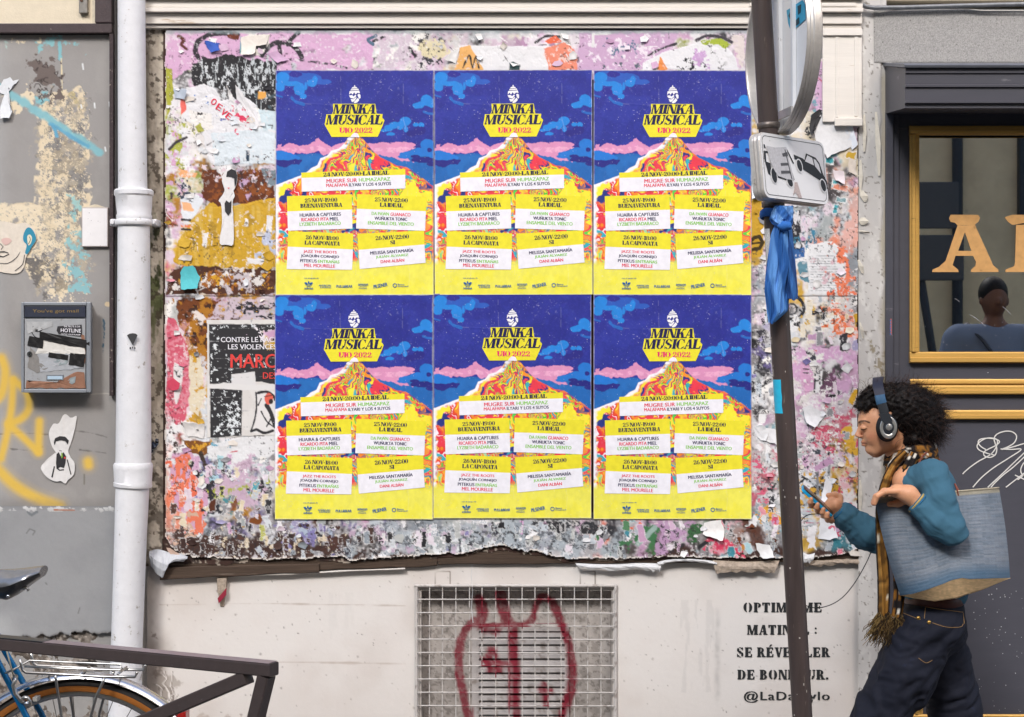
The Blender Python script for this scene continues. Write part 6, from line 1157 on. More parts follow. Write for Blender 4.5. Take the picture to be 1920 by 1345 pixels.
# flat paint chips and dust on the lower panel
rr = random.Random(9); k = Ink()
for i in range(70):
    x, y = rr.uniform(1800, 1920), rr.uniform(1100, 1340); s_ = rr.uniform(.5, 1.3); k.shape([(x + s_ * math.cos(a) * rr.uniform(.6, 1.2), y + s_ * math.sin(a)) for a in (0, 1.2, 2.4, 3.8, 5)])
for (x, y, w_, h_) in ((1674, 820 - 520 + 400, 2, 6), (1671, 706, 3, 10), (1852, 698, 1.5, 2)): k.shape([(x, y), (x + w_, y + h_ * .3), (x + w_ * .6, y + h_), (x - w_ * .4, y + h_ * .6)])
tag(k.build('paint_splashes', mat('splash_white', '#b9b9bd'), shop, .0004), kind='stuff')
# scratched white marker tag
M_tagw = mat('white_marker', '#d6d4d0', rough=.5)
for pts in ([(1805, 889), (1812, 882), (1822, 874), (1835, 865), (1850, 857), (1860, 850), (1868, 838), (1870, 826), (1862, 822), (1850, 822), (1838, 828), (1832, 836), (1836, 844), (1850, 850), (1866, 854)],
            [(1850, 844), (1840, 838), (1834, 830), (1838, 824), (1852, 822), (1868, 824), (1874, 829), (1866, 836), (1854, 842), (1845, 848), (1846, 855), (1856, 858), (1866, 853), (1869, 842), (1866, 832), (1864, 822), (1870, 814), (1884, 809), (1898, 810), (1906, 818), (1902, 830), (1890, 838), (1878, 843), (1900, 838), (1920, 832), (1940, 829)],
            [(1876, 842), (1896, 843), (1915, 843), (1890, 860), (1862, 878), (1840, 896), (1824, 914)], [(1924, 846), (1905, 864), (1880, 888), (1852, 914)], [(1928, 850), (1900, 876), (1882, 890), (1866, 905), (1858, 914)], [(1886, 914), (1904, 900), (1925, 884)],
            [(1903, 891), (1914, 896), (1926, 902)], [(1908, 900), (1918, 892), (1930, 880), (1940, 868), (1930, 862), (1920, 868), (1914, 880), (1917, 890), (1930, 894)]):
    k = Ink(); k.stroke(catmull(pts, 5), 2.1); k.build('marker_scribble', M_tagw, shop, .0008 + .0003 * rr.random())
tf = MB()
for i, c_ in enumerate(['#3a66a8', '#b9554a', '#c9c8ca', '#3a66a8']): pass
k = Ink(); k.shape([(1669, 598), (1672, 598), (1672, 628), (1669, 628)]); k.build('red_white_sticker', mat('sticker_red', '#b9655a'), shop, .0356)
k = Ink(); [k.shape([(1668.6, 600 + j * 5), (1671, 600 + j * 5), (1671, 603 + j * 5), (1668.6, 603 + j * 5)]) for j in range(6)]; k.build('sticker_stripes', mat('sticker_blue', '#3f6fa8'), shop, .0361)
# window: pane of reflecting glass, dark room behind
m = bpy.data.materials.new('window_glass'); m.use_nodes = True; n_ = m.node_tree.nodes; L_ = m.node_tree.links.new; n_.clear()
o_ = n_.new('ShaderNodeOutputMaterial'); mx = n_.new('ShaderNodeMixShader'); gl = n_.new('ShaderNodeBsdfGlossy'); gl.inputs['Roughness'].default_value = .012; gl.inputs['Color'].default_value = (.95, .95, .95, 1); tr = n_.new('ShaderNodeBsdfTransparent'); tr.inputs[0].default_value = (.6, .62, .6, 1)
mx.inputs[0].default_value = .62; L_(tr.outputs[0], mx.inputs[1]); L_(gl.outputs[0], mx.inputs[2]); L_(mx.outputs[0], o_.inputs[0])
MB().box(wx(1723.4), wx(2600), .030, .034, wz(659.6), wz(254.8)).build('glass_pane', m, shop)
M_in = mat('dark_interior', '#3a332c', rough=.9)
b = MB(); b.box(wx(1714), wx(2600), 2.4, 2.5, wz(690), wz(200)).box(wx(1714), wx(1716), .12, 2.39, wz(690), wz(200)).box(wx(2598), wx(2600), .12, 2.39, wz(690), wz(200)).box(wx(1716.5), wx(2597), .12, 2.39, wz(690), wz(686)).box(wx(1716.5), wx(2597), .12, 2.39, wz(205), wz(200)); b.build('room_shell', M_in, shop)
bxp(shop, 'window_sill', M_shop, 1723.5, 2600, 660, 678, -.12, -.036)
# gold letters on the glass: A and the start of the next letter
M_let = mat('gold_leaf', '#c99a62', rough=.45, noise=.12, nscale=40, dirt='#9a7348', dirt_amt=.1, dscale=30)
GLS = -.029
def C6(*p): return [(1340 + x / 2.69, 400 + y / 2.69) for x, y in p]
def letter(name, polys):
    k = Ink(); [k.shape(q) for q in polys]; o = k.build(name, M_let, shop, GLS); return o
letter('letter_a', [C6((1190, 8), (1330, 8), (1338, 24), (1330, 44), (1312, 58), (1225, 62), (1212, 48), (1190, 44), (1182, 26)), C6((1225, 62), (1262, 62), (1262, 96), (1228, 190), (1215, 215), (1205, 245), (1165, 240)),
  C6((1262, 62), (1312, 58), (1395, 240), (1318, 245), (1303, 215), (1295, 190), (1262, 96)), C6((1228, 190), (1295, 190), (1303, 215), (1215, 215)), C6((1165, 240), (1205, 245), (1200, 262), (1228, 285), (1230, 297), (1097, 297), (1100, 284), (1130, 272)), C6((1318, 245), (1395, 240), (1404, 262), (1430, 284), (1432, 297), (1292, 297), (1294, 284), (1316, 265))])
letter('letter_r', [C6((1462, 20), (1500, 8), (1620, 8), (1620, 40), (1590, 44), (1502, 60), (1480, 44)), C6((1520, 60), (1585, 56), (1585, 252), (1515, 252)), C6((1515, 252), (1585, 252), (1588, 268), (1612, 284), (1614, 297), (1466, 297), (1468, 284), (1510, 268)),
  C6((1621, 8), (1680, 20), (1705, 60), (1700, 110), (1670, 142), (1621, 152), (1621, 120), (1642, 110), (1650, 76), (1640, 48), (1621, 40)), C6((1586, 120), (1620, 120), (1620, 152), (1586, 152)), C6((1622, 153), (1668, 144), (1730, 280), (1740, 297), (1680, 297))])
k = Ink()
for i in range(12): x, y = rr.uniform(1726, 1915), rr.uniform(600, 658); k.shape([(x, y), (x + rr.uniform(1, 2.4), y + .4), (x + .8, y + 1.3)])
for (a, b_, c_, d_) in ((1790, 560, 1799, 566), (1818, 590, 1838, 603), (1826, 594, 1848, 612), (1880, 575, 1896, 590)): k.stroke([(a, b_), ((a + c_) / 2 + 1, (b_ + d_) / 2), (c_, d_)], .4)
tag(k.build('glass_scratches', mat('splash_white', '#b9b9bd'), shop, GLS + .0004), kind='stuff')
# ---- across the street, seen only in the glass
t = thing('opposite_building', 'pale rendered building across the street, reflected in the shop window', 'building', (4, -12, 0))
M_op = mat('opposite_render', '#e2c9a0', rough=.9, noise=.1, nscale=4, dirt='#a3957f', dirt_amt=.15, dscale=2)
MB().box(-30, 30, -13.2, -12.0, 0, 9.5).build('facade', M_op, t)
for x in (-9, -5, -1, 3.2, 8.4, 12):
    for z in (1.0, 4.4, 7.2):
        if z > 1: 
            MB().box(x - .62, x + .62, -12.0, -11.96, z, z + 1.9).build('window', mat('dark_pane', '#1c1f24', rough=.1), t); MB().box(x - .72, x + .72, -11.99, -11.9, z - .1, z - .02).build('window_ledge', M_stone, t)
        else:
            MB().box(x - 1.3, x + 1.3, -12.0, -11.95, .1, 2.7).build('shop_bay', mat('dark_pane', '#1c1f24', rough=.1), t); MB().box(x - 1.4, x + 1.4, -11.99, -11.8, 2.75, 2.95).build('bay_fascia', mat('dark_joinery', '#2b2f35', rough=.5), t)
MB().tube([(5.0, -11.9, 0), (5.0, -11.9, 9)], .06, 10).build('rain_pipe', mat('dark_joinery', '#2b2f35'), t); MB().box(5.7, 5.95, -12.0, -11.9, 2.9, 9).build('wall_strip', mat('dark_joinery', '#2b2f35'), t)
MB().box(6.15, 6.25, -12.0, -11.9, 3.2, 9).build('wall_strip', mat('red_strip', '#7d3a34'), t)
t = thing('opposite_sign', 'leaning street sign across the road, seen in the shop window reflection', 'sign', (4.1, -8.9, 0))
MB().tube([(4.35, -9.4, 0), (3.78, -9.4, 3.6)], .04, 10).build('pole', mat('dark_joinery', '#2b2f35'), t, True)
MB().box(3.55, 4.3, -9.36, -9.33, 3.0, 3.45, .012).build('sign_panel', mat('dull_panel', '#4d4e50', rough=.5), t); MB().box(3.65, 4.35, -9.36, -9.33, 2.5, 2.94, .012).build('sign_panel', mat('dull_panel', '#4d4e50'), t)
# ------------------------------------------------------------------ leaning sign pole with two signs and a knotted blue cloth
PDp = 1.3
def pole_at(Y, d=PDp): return P(1427.5 + Y * 0.0572, Y, d)
M_pole = mat('pole_brown_paint', '#463c3a', rough=.40, noise=.24, nscale=34, dirt='#75695f', dirt_amt=.10, dscale=40, bump=.0009, bscale=110, stretch=(1, 1, .12), rust='#a39a92', rust_amt=-.02)
up = (pole_at(0) - pole_at(1345)).normalized()
base = pole_at(1345); base = base - up * (base.z / up.z)
t = thing('sign_pole', 'leaning dark brown sign pole in front of the posters, with turquoise tape and paint chips', 'pole', base)
top = pole_at(-330); b = MB(); N_ = 60; b.tube([base.lerp(top, i / N_) for i in range(N_ + 1)], .0295, 28); b.build('pole_tube', M_pole, t, True)
b = MB(); b.tube([base + up * .0, base + up * .03, base + up * .05], [.06, .055, .032], 20); b.build('pole_foot', M_pole, t, True)
def wrap(name, Y0, Y1, a0, a1, m, r=.0302, jag=0, par=t, off=0):
    """curved patch on the pole, angles measured from the camera side, + to the right"""
    v = []; n_ = 10; q = random.Random(int(Y0)); c0, c1 = pole_at(Y0), pole_at(Y1)
    for j in range(9):
        c = c0.lerp(c1, j / 8)
        for i in range(n_ + 1):
            a = math.radians(a0 + (a1 - a0) * i / n_ + (q.uniform(-jag, jag) if i in (0, n_) else 0)); v.append((c.x + r * math.sin(a), c.y - r * math.cos(a), c.z))
    return mesh(name, v, [(j * (n_ + 1) + i, j * (n_ + 1) + i + 1, (j + 1) * (n_ + 1) + i + 1, (j + 1) * (n_ + 1) + i) for j in range(8) for i in range(n_)], m, par, True)
wrap('turquoise_tape', 712, 775, -88, -22, mat('turquoise_tape', '#2fb4d8', rough=.4, noise=.08, nscale=60), jag=3)
wrap('white_label', 430, 560, -80, -35, mat('label_white', '#c9c7c4', rough=.6, noise=.3, nscale=260), r=.0300, jag=4)
qq = random.Random(4)
for i in range(34):
    Y0 = qq.uniform(240, 1340) if i > 6 else qq.uniform(620, 700); a = qq.uniform(-80, 60) if i > 6 else -75; wrap('paint_chip', Y0, Y0 + qq.uniform(1.5, 5 if i > 6 else 14), a, a + qq.uniform(3, 8), mat('chip_pale', '#b9b2aa'), r=.0299)
for yb in (236, 383):
    c = pole_at(yb); b = MB(); b.tube([c - up * .009, c - up * .007, c + up * .007, c + up * .009], [.0300, .0335, .0335, .0300], 28); b.build('clamp_band', mat('clamp_steel', '#6f6762', rough=.45, metal=.6, noise=.2, nscale=90), t, True)
# round sign, seen from behind
M_alu = mat('sign_back_white', '#e2e3e6', rough=.38, metal=.0, noise=.03, nscale=20, dirt='#8d8b88', dirt_amt=.06, dscale=16)
M_rim = mat('sign_rim_alu', '#c3beb9', rough=.35, metal=.45, noise=.08, nscale=60, dirt='#8e8478', dirt_amt=.15, dscale=20)
ph = math.radians(79); f = Vector((math.sin(ph), math.cos(ph), 0)); side = Vector((math.cos(ph), -math.sin(ph), 0))
tl = up - f * up.dot(f); tl.normalize(); side = tl.cross(f); 
if side.y > 0: side = -side
pcz = pole_at(86); R_ = .259; cb = pcz + f * .034
s = thing('round_sign', 'round road sign seen from behind, its white back and rim clamped to the leaning pole', 'sign', cb)
def ring(c, r, n_=64): return [c + side * (r * math.cos(2 * math.pi * i / n_)) + tl * (r * math.sin(2 * math.pi * i / n_)) for i in range(n_)]
def lathe_rings(name, rings, m, par, closed=True):
    n_ = len(rings[0]); v = [p for r_ in rings for p in r_]; K = len(rings)
    return smooth_auto(mesh(name, v, [(k * n_ + i, k * n_ + (i + 1) % n_, ((k + 1) % K) * n_ + (i + 1) % n_, ((k + 1) % K) * n_ + i) for k in range(K if closed else K - 1) for i in range(n_)], m, par), 40)
T_ = .046
lathe_rings('rim', [ring(cb, R_ - .006), ring(cb - f * .001, R_), ring(cb + f * .006, R_ + .003), ring(cb + f * .010, R_ + .0005), ring(cb + f * .016, R_ + .003), ring(cb + f * .021, R_ + .0005), ring(cb + f * .027, R_ + .003), ring(cb + f * (T_ - .004), R_ + .002), ring(cb + f * T_, R_ - .003), ring(cb + f * (T_ - .003), R_ - .006), ring(cb + f * .004, R_ - .008)], M_rim, s)
r0 = ring(cb + f * (T_ - .006), R_ - .0065); r1 = ring(cb + f * (T_ - .002), R_ - .0065); mesh('plate', r0 + r1, [tuple(range(64)), tuple(range(127, 63, -1))], M_alu, s)
def slab(name, c, hs, ht, hf, m, par, u=side, v_=tl, w_=f):
    q = [c + u * (a * hs) + v_ * (b_ * ht) + w_ * (e * hf) for e in (-1, 1) for b_ in (-1, 1) for a in (-1, 1)]
    return mesh(name, q, [(0, 1, 3, 2), (4, 6, 7, 5), (0, 4, 5, 1), (2, 3, 7, 6), (0, 2, 6, 4), (1, 5, 7, 3)], m, par)
for sd in (-.048, .062): slab('mounting_channel', cb + f * .033 + side * sd, .009, R_ * .93, .006, M_alu, s)
for hh in (-.20, .20): slab('cross_bracket', cb + f * .0235 + tl * hh, .075, .012, .003, M_rim, s)
def onplane(X, Y, p0, n_):
    o = Vector((0, -DIST, EYE)); d = (P(X, Y, 0) - o); return o + d * ((p0 - o).dot(n_) / d.dot(n_))
pl = cb + f * (T_ - .0075)
def decal(name, pts, m, par, p0, n_, lift=.0006):
    return mesh(name, [onplane(x, y, p0, n_) - n_ * lift for x, y in pts], [tuple(range(len(pts)))], m, par)
decal('blue_sticker', [(1475, 20), (1505, 0), (1510, 8), (1511, 36), (1484, 61), (1478, 44)], mat('sticker_cyan', '#2b9cc4', rough=.5), s, pl, f)
for i, q in enumerate([[(1479, 30), (1483, 20), (1486, 30), (1490, 18), (1493, 28), (1489, 33), (1483, 38)], [(1496, 12), (1503, 8), (1502, 24), (1497, 28)], [(1483, 44), (1489, 40), (1488, 52), (1484, 56)], [(1493, 38), (1499, 32), (1500, 44), (1493, 49)]]): decal('sticker_lettering', q, mat('dark_blue_ink', '#22404f'), s, pl, f, .0012)
# rectangular tow-away sign
TL, TR, BR, BL = P(1420, 246, 1.42), P(1538, 266, 1.205), P(1561, 386, 1.205), P(1435, 371, 1.42)
ee = ((TR - TL) + (BR - BL)).normalized(); dn = ((BL - TL) + (BR - TR)).normalized(); nf = ee.cross(dn).normalized()
if nf.y > 0: nf = -nf
p0 = (TL + TR + BR + BL) / 4; hw = ((TR - TL).length + (BR - BL).length) / 4; hh = ((BL - TL).length + (BR - TR).length) / 4; dn = (dn - ee * dn.dot(ee)).normalized()
s = thing('tow_away_sign', 'white rectangular plate with a tow-away pictogram and torn sticker, below the round sign', 'sign', p0)
def rrect(w_, h_, r, off, n_=8):
    o = []
    for (cx_, cy_, a0) in ((w_ - r, h_ - r, 0), (-w_ + r, h_ - r, 90), (-w_ + r, -h_ + r, 180), (w_ - r, -h_ + r, 270)):
        for i in range(n_ + 1): a = math.radians(a0 + 90 * i / n_); o.append(p0 + ee * (cx_ + r * math.cos(a)) + dn * (cy_ + r * math.sin(a)) + nf * off)
    return o
rg_ = [rrect(hw - .003, hh - .003, .024, 0), rrect(hw, hh, .027, -.003), rrect(hw + .001, hh + .001, .028, -.008), rrect(hw - .0015, hh - .0015, .027, -.013), rrect(hw + .001, hh + .001, .028, -.019), rrect(hw - .0015, hh - .0015, .027, -.025), rrect(hw + .001, hh + .001, .028, -.031), rrect(hw, hh, .027, -.038), rrect(hw - .006, hh - .006, .022, -.040), rrect(hw - .006, hh - .006, .022, -.004)]
lathe_rings('rim', rg_, M_rim, s)
M_face = mat('sign_face_white', '#e0dfe0', rough=.35, noise=.03, nscale=20, dirt='#a7a3a0', dirt_amt=.06, dscale=24)
a_ = rrect(hw - .002, hh - .002, .025, .0008); mesh('face', a_, [tuple(range(len(a_)))], M_face, s); a_ = rrect(hw - .006, hh - .006, .022, -.0055); mesh('back_plate', a_, [tuple(range(len(a_)))], M_alu, s)
M_blk = mat('sign_black', '#232224', rough=.45)
a_ = rrect(hw - .010, hh - .010, .018, .0013); b_ = rrect(hw - .0118, hh - .0118, .0165, .0013); n_ = len(a_); mesh('border_line', a_ + b_, [(i, (i + 1) % n_, n_ + (i + 1) % n_, n_ + i) for i in range(n_)], M_blk, s)
pf = p0 + nf * .001
def CB(*p): return [(1380 + x / 3.362, y / 3.362) for x, y in p]
def dec(name, pts, m=M_blk, lift=.0008): return decal(name, pts, m, s, pf, -nf, lift)
def el(cx_, cy_, rx, ry, n_=18): return CB(*[(cx_ + rx * math.cos(a) + 6 * math.sin(a), cy_ + ry * math.sin(a) + 6 * math.cos(a)) for a in np.linspace(0, 2 * math.pi, n_, endpoint=False)])
dec('car_body', CB((362, 975), (420, 1000), (430, 1010), (440, 968), (500, 995), (525, 1030), (548, 1100), (572, 1145), (578, 1195), (560, 1185), (545, 1150), (415, 1065), (385, 1010), (368, 1005)))
dec('car_window', CB((447, 980), (478, 998), (490, 1045), (432, 1018)), M_face, .0014); dec('car_window', CB((486, 1002), (500, 1010), (520, 1040), (535, 1098), (496, 1050)), M_face, .0014)
for (x, y) in ((397, 1046), (547, 1172)): dec('wheel_rim', el(x, y, 21, 44), M_face, .0018); dec('wheel', el(x, y, 16, 36), M_blk, .0022)
dec('truck_cab', CB((174, 950), (198, 955), (200, 965), (186, 965), (190, 1020), (215, 1030), (222, 1060), (215, 1105), (202, 1095), (190, 1050), (176, 1000))); dec('truck_light', CB((172, 910), (180, 912), (186, 935), (176, 935)))
dec('truck_bed', CB((205, 1085), (330, 1115), (360, 1140), (355, 1150), (215, 1105)), M_blk, .0010)
for (x, y, ry) in ((238, 1108, 46), (338, 1148, 30)): dec('wheel_rim', el(x, y, 22, ry + 6), M_face, .0014); dec('wheel', el(x, y, 17, ry), M_blk, .0018)
dec('crane_arm', CB((312, 935), (322, 945), (365, 1030), (358, 1035)), M_blk, .0010); dec('crane_arm', CB((300, 950), (310, 945), (368, 1135), (358, 1138)), M_blk, .0009)
dec('torn_sticker', CB((186, 920), (240, 932), (312, 928), (330, 1000), (362, 1138), (320, 1132), (262, 1112), (240, 1080), (212, 1020)), mat('paper_grimy', '#bdbcc0', rough=.7, noise=.15, nscale=150), .0026)
for q in (((285, 970), (318, 960), (322, 985), (290, 990)), ((275, 1030), (325, 1028), (330, 1045), (278, 1048)), ((278, 1078), (338, 1078), (342, 1095), (280, 1098)), ((300, 945), (306, 945), (350, 1130), (344, 1130))): dec('sticker_print', CB(*q), mat('worn_grey_ink', '#56565a', noise=.4, nscale=400), .0031)
dec('sticker_remnant', CB((368, 1150), (385, 1150), (400, 1200), (415, 1250), (395, 1250), (375, 1215), (358, 1235), (366, 1190)), mat('remnant_mauve', '#b9a9a6', noise=.3, nscale=300), .001)
# blue cloth
def cloth(name, rows, cA, cB, d0, amp, waves, seed, par, nj=40, ni=60, wrapk=.0):
    ys = [r_[0] for r_ in rows]; V = []; C_ = []; q = np.random.RandomState(seed); ph_ = q.rand(4) * 6
    for i in range(ni + 1):
        Y = ys[0] + (ys[-1] - ys[0]) * i / ni; xl_ = np.interp(Y, ys, [r_[1] for r_ in rows]); xr_ = np.interp(Y, ys, [r_[2] for r_ in rows]); w_ = xr_ - xl_; pinch = np.interp(Y, ys, [r_[3] for r_ in rows])
        for j in range(nj + 1):
            u = j / nj; fold = math.sin(u * waves * 6.28 + ph_[0] + i * .05 + math.sin(i * .13 + ph_[2])) * .6 + .4 * math.sin(u * waves * 2.3 * 6.28 + ph_[1] - i * .07)
            X = xl_ + w_ * u + fold * 1.2; dd = d0 + amp * (.55 * fold + .5 * (1 - 2 * abs(fold))) * pinch + .028 * math.sin(math.pi * u) * 1.0 + .0006 * math.sin(i * .35 + j * .4)
            Yj = Y + 2.2 * math.sin(u * 9 + seed) * (i / ni) + .7 * math.sin(j * 1.9 + i * .2)
            V.append(tuple(P(X, Yj, dd))); st_ = math.sin((u * 1.1 - i / ni * 1.2) * 6.28); fr = .5 + .5 * math.tanh(st_ * 5); fr = fr if (j + i // 9) % 9 else fr * .7; C_.append(np.array(lin(cA)) * fr + np.array(lin(cB)) * (1 - fr))
    f_ = [(i * (nj + 1) + j, i * (nj + 1) + j + 1, (i + 1) * (nj + 1) + j + 1, (i + 1) * (nj + 1) + j) for i in range(ni) for j in range(nj)]
    return mesh(name, V, f_, M_cloth, par, True, C_)
M_cloth = mat('blue_cotton', attr=True, rough=.85, noise=.06, nscale=300, bump=.0004, bscale=900)
t = thing('blue_cloth', 'blue checked cloth strip knotted round the sign pole just under the tow-away sign', 'cloth', pole_at(500, PDp + .03))
cloth('long_tail', [(418, 1455, 1480, .5), (440, 1446, 1484, .8), (500, 1437, 1487, 1), (545, 1433, 1480, 1), (585, 1437, 1476, 1), (606, 1441, 1452, .6)], '#23589c', '#5a8fd0', 1.345, .010, 2.2, 3, t)
cloth('short_tail', [(424, 1466, 1484, .5), (460, 1468, 1489, .8), (520, 1470, 1494, 1), (550, 1470, 1497, 1), (562, 1471, 1496, 1)], '#1f4680', '#3467a8', 1.335, .009, 1.6, 8, t)
cloth('upper_fold', [(386, 1452, 1487, .4), (400, 1446, 1488, .8), (412, 1442, 1486, 1), (422, 1448, 1484, .6), (432, 1462, 1480, .3)], '#2a60a8', '#6a9ad6', 1.352, .010, 1.7, 5, t)
bm = bmesh.new(); bmesh.ops.create_icosphere(bm, subdivisions=3, radius=1); kc = P(1472, 424, 1.375)
for v in bm.verts: n3 = math.sin(v.co.x * 5 + v.co.z * 4) * .12; v.co = Vector((v.co.x * .021 * (1 + n3), v.co.y * .017, v.co.z * .015 * (1 + n3))) + kc
kb_ = MB().bm(bm); mesh('knot', kb_.v, kb_.f, M_cloth, t, True, [np.array(lin('#2d67b2'))] * len(kb_.v))
b = MB(); c = pole_at(402); b.tube([c + Vector((.036 * math.cos(a), .036 * math.sin(a), .004 * math.sin(2 * a))) for a in np.linspace(0, 2 * math.pi, 24, endpoint=False)], .008, 8, closed=True, flat=(1.6, .7)); mesh('wrap_band', b.v, b.f, M_cloth, t, True, [np.array(lin('#2a60a8'))] * len(b.v))
# ------------------------------------------------------------------ steel barrier and bicycle
M_bar = mat('barrier_brown_paint', '#4a4140', rough=.38, noise=.08, nscale=40, dirt='#6e635c', dirt_amt=.08, dscale=30, bump=.0004, bscale=150, rust='#a7a3a6', rust_amt=-.04)
TOPZ = 1.012; hb = .032
A = P(514, 1240, 2.12); A.z = TOPZ
def bp_(X, Y, d): return P(X, Y, d)
B = Vector(((0 - 960) * (DIST - 1.76) / 3000, -1.76, TOPZ)); dv = (B - A).normalized(); E = A + dv * 1.9
nrm = Vector((-dv.y, dv.x, 0)); 
if nrm.y > 0: nrm = -nrm
t = thing('steel_barrier', 'dark brown steel street barrier with a diagonal brace in the lower left corner', 'barrier', (A + E) / 2 * 1.0 - Vector((0, 0, TOPZ)))
def bar(name, p, q, w_=.04, h_=.032, par=t, cham=True):
    """square tube from p to q (centre line) with softened edges"""
    a = (q - p).normalized(); s_ = nrm - a * nrm.dot(a); s_.normalize(); u_ = a.cross(s_); r_ = .003; v = []
    prof_ = [(-1, -1, 1, 0), (-1, -1, 0, 1), (-1, 1, 0, -1), (-1, 1, 1, 0), (1, 1, -1, 0), (1, 1, 0, -1), (1, -1, 0, 1), (1, -1, -1, 0)]
    for e in (p, q):
        for (sx, sy, ox, oy) in prof_: v.append(e + s_ * (sx * w_ / 2 + ox * r_) + u_ * (sy * h_ / 2 + oy * r_))
    return mesh(name, v, [tuple(range(8)), tuple(range(15, 7, -1))] + [(i, (i + 1) % 8, 8 + (i + 1) % 8, 8 + i) for i in range(8)], M_bar, par)
zc = Vector((0, 0, -hb / 2)); a0 = A + zc
bar('top_rail', a0, E + zc)
# right leg leans outward-down as in the picture, brace runs down to the left
L0 = a0 + Vector((0, 0, -hb / 2 - .0005)) + dv * .022; L1 = L0 + Vector((0, 0, -.96)) + dv * .27
bar('leg', L0, L1); bar('leg', E + zc + Vector((0, 0, -hb / 2 - .0005)) - dv * .022, Vector((E.x, E.y, .015)) - dv * .1)
kA = (DIST - 2.0) / 3000
S0 = a0 + dv * .075 + Vector((0, 0, -.024)); g1 = P(270, 1340, 2.0); S1 = Vector((a0.x, a0.y, 0)) + dv * 0.33; S1.z = g1.z
S1b = S0 + (S1 - S0) * 2.6
bar('brace', S0 + nrm * .0, S1b, .036, .034)
bar('low_rail', L1 + Vector((0, 0, .02)) , Vector((E.x, E.y, .07)) - dv * .1, .034, .034)
# blue-black scuffed sleeve on the left part of the rail top
slv = MB(); p, q = A + dv * .70 + Vector((0, 0, .0006)), E + Vector((0, 0, .0006)); slv.hexa([p - nrm * .0195, q - nrm * .0195, q + nrm * .0195, p + nrm * .0195], [p - nrm * .0195 + Vector((0, 0, .002)), q - nrm * .0195 + Vector((0, 0, .002)), q + nrm * .0195 + Vector((0, 0, .002)), p + nrm * .0195 + Vector((0, 0, .002))]); slv.build('worn_top_strip', mat('worn_blue_black', '#2b3038', rough=.3, noise=.3, nscale=60, dirt='#8f9096', dirt_amt=.1, dscale=50), t)
slv = MB(); p, q = A + dv * .004 + Vector((0, 0, .0006)), A + dv * .699 + Vector((0, 0, .0006)); slv.hexa([p - nrm * .0195, q - nrm * .0195, q + nrm * .0195, p + nrm * .0195], [p - nrm * .0195 + Vector((0, 0, .001)), q - nrm * .0195 + Vector((0, 0, .001)), q + nrm * .0195 + Vector((0, 0, .001)), p + nrm * .0195 + Vector((0, 0, .001))]); slv.build('pale_top_strip', mat('pale_mauve_top', '#85777a', rough=.4, noise=.15, nscale=60, dirt='#c9c6c8', dirt_amt=.06, dscale=70), t)  # paler strip along the right part of the rail top

# bicycle: wheel plane nearly parallel to the wall
BDp = 1.56; kb = (DIST - BDp) / 3000
def Q(X, Y, o=0.0): v = P(X, Y, BDp); return Vector((v.x, v.y - o, v.z))       # o: towards the camera
t = thing('bicycle', 'blue bicycle with chrome mudguard, tan-wall tyre and black saddle behind the barrier', 'bicycle', Q(-300, 1700))
chrome = mat('chrome', '#c9cbd0', rough=.2, metal=1); chrome2 = mat('worn_chrome', '#b9b7b4', rough=.3, metal=.95, noise=.1, nscale=80, dirt='#8f8270', dirt_amt=.12, dscale=60)
blue = mat('bike_blue', '#0f6ca3', rough=.25, metal=.4, clear=.6, noise=.06, nscale=60); rubber = mat('tyre_rubber', '#2b2928', rough=.8, noise=.15, nscale=200); tanw = mat('tan_sidewall', '#a8672b', rough=.7, noise=.1, nscale=120)
CX, CY, = 148, 1523; Rf = 262 * kb
C0 = Q(CX, CY)
def circ(c, r, a0=0, a1=360, n_=72, o=0): return [c + Vector((r * math.cos(math.radians(a0 + (a1 - a0) * i / n_)), -o, r * math.sin(math.radians(a0 + (a1 - a0) * i / n_)))) for i in range(n_ + (0 if a1 - a0 == 360 else 1))]
def wheel(c):
    Rt = Rf - .022
    ty = MB().tube(circ(c, Rt - .013), .0165, 14, closed=True).build('tyre', rubber, t, True)
    for sgn in (1, -1):
        b = MB(); rings = [(Rt - .012, .0172), (Rt - .020, .0168), (Rt - .028, .0135)]
        n_ = 96; v = []
        for (r_, o) in rings: v += circ(c, r_, 0, 360, n_, o * sgn)
        b.add(v, [(k * n_ + i, k * n_ + (i + 1) % n_, (k + 1) * n_ + (i + 1) % n_, (k + 1) * n_ + i) for k in range(2) for i in range(n_)]); ob = b.build('sidewall', tanw, ty, True)
    rm = MB().tube(circ(c, Rt - .034), .0095, 10, closed=True, flat=(.9, 1.1)).build('rim', chrome2, t, True)
    hb_ = MB().tube([c + Vector((0, .045, 0)), c + Vector((0, .038, 0)), c + Vector((0, .036, 0)), c + Vector((0, -.036, 0)), c + Vector((0, -.038, 0)), c + Vector((0, -.045, 0))], [.006, .024, .013, .013, .024, .006], 18).build('hub', chrome2, t, True)
    for i in range(36):
        a = math.radians(i * 10 + 3); sd = 1 if i % 2 else -1; ah = a + math.radians(62 if (i // 2) % 2 else -62)
        MB().tube([c + Vector((.022 * math.cos(ah), -.034 * sd, .022 * math.sin(ah))), c + Vector(((Rt - .042) * math.cos(a), 0, (Rt - .042) * math.sin(a)))], .0011, 5, caps=False).build('spoke', mat('spoke_steel', '#6f6c69', rough=.4, metal=.8), t)
wheel(C0); FW = C0 - Vector((1.02, 0, 0)); wheel(FW)
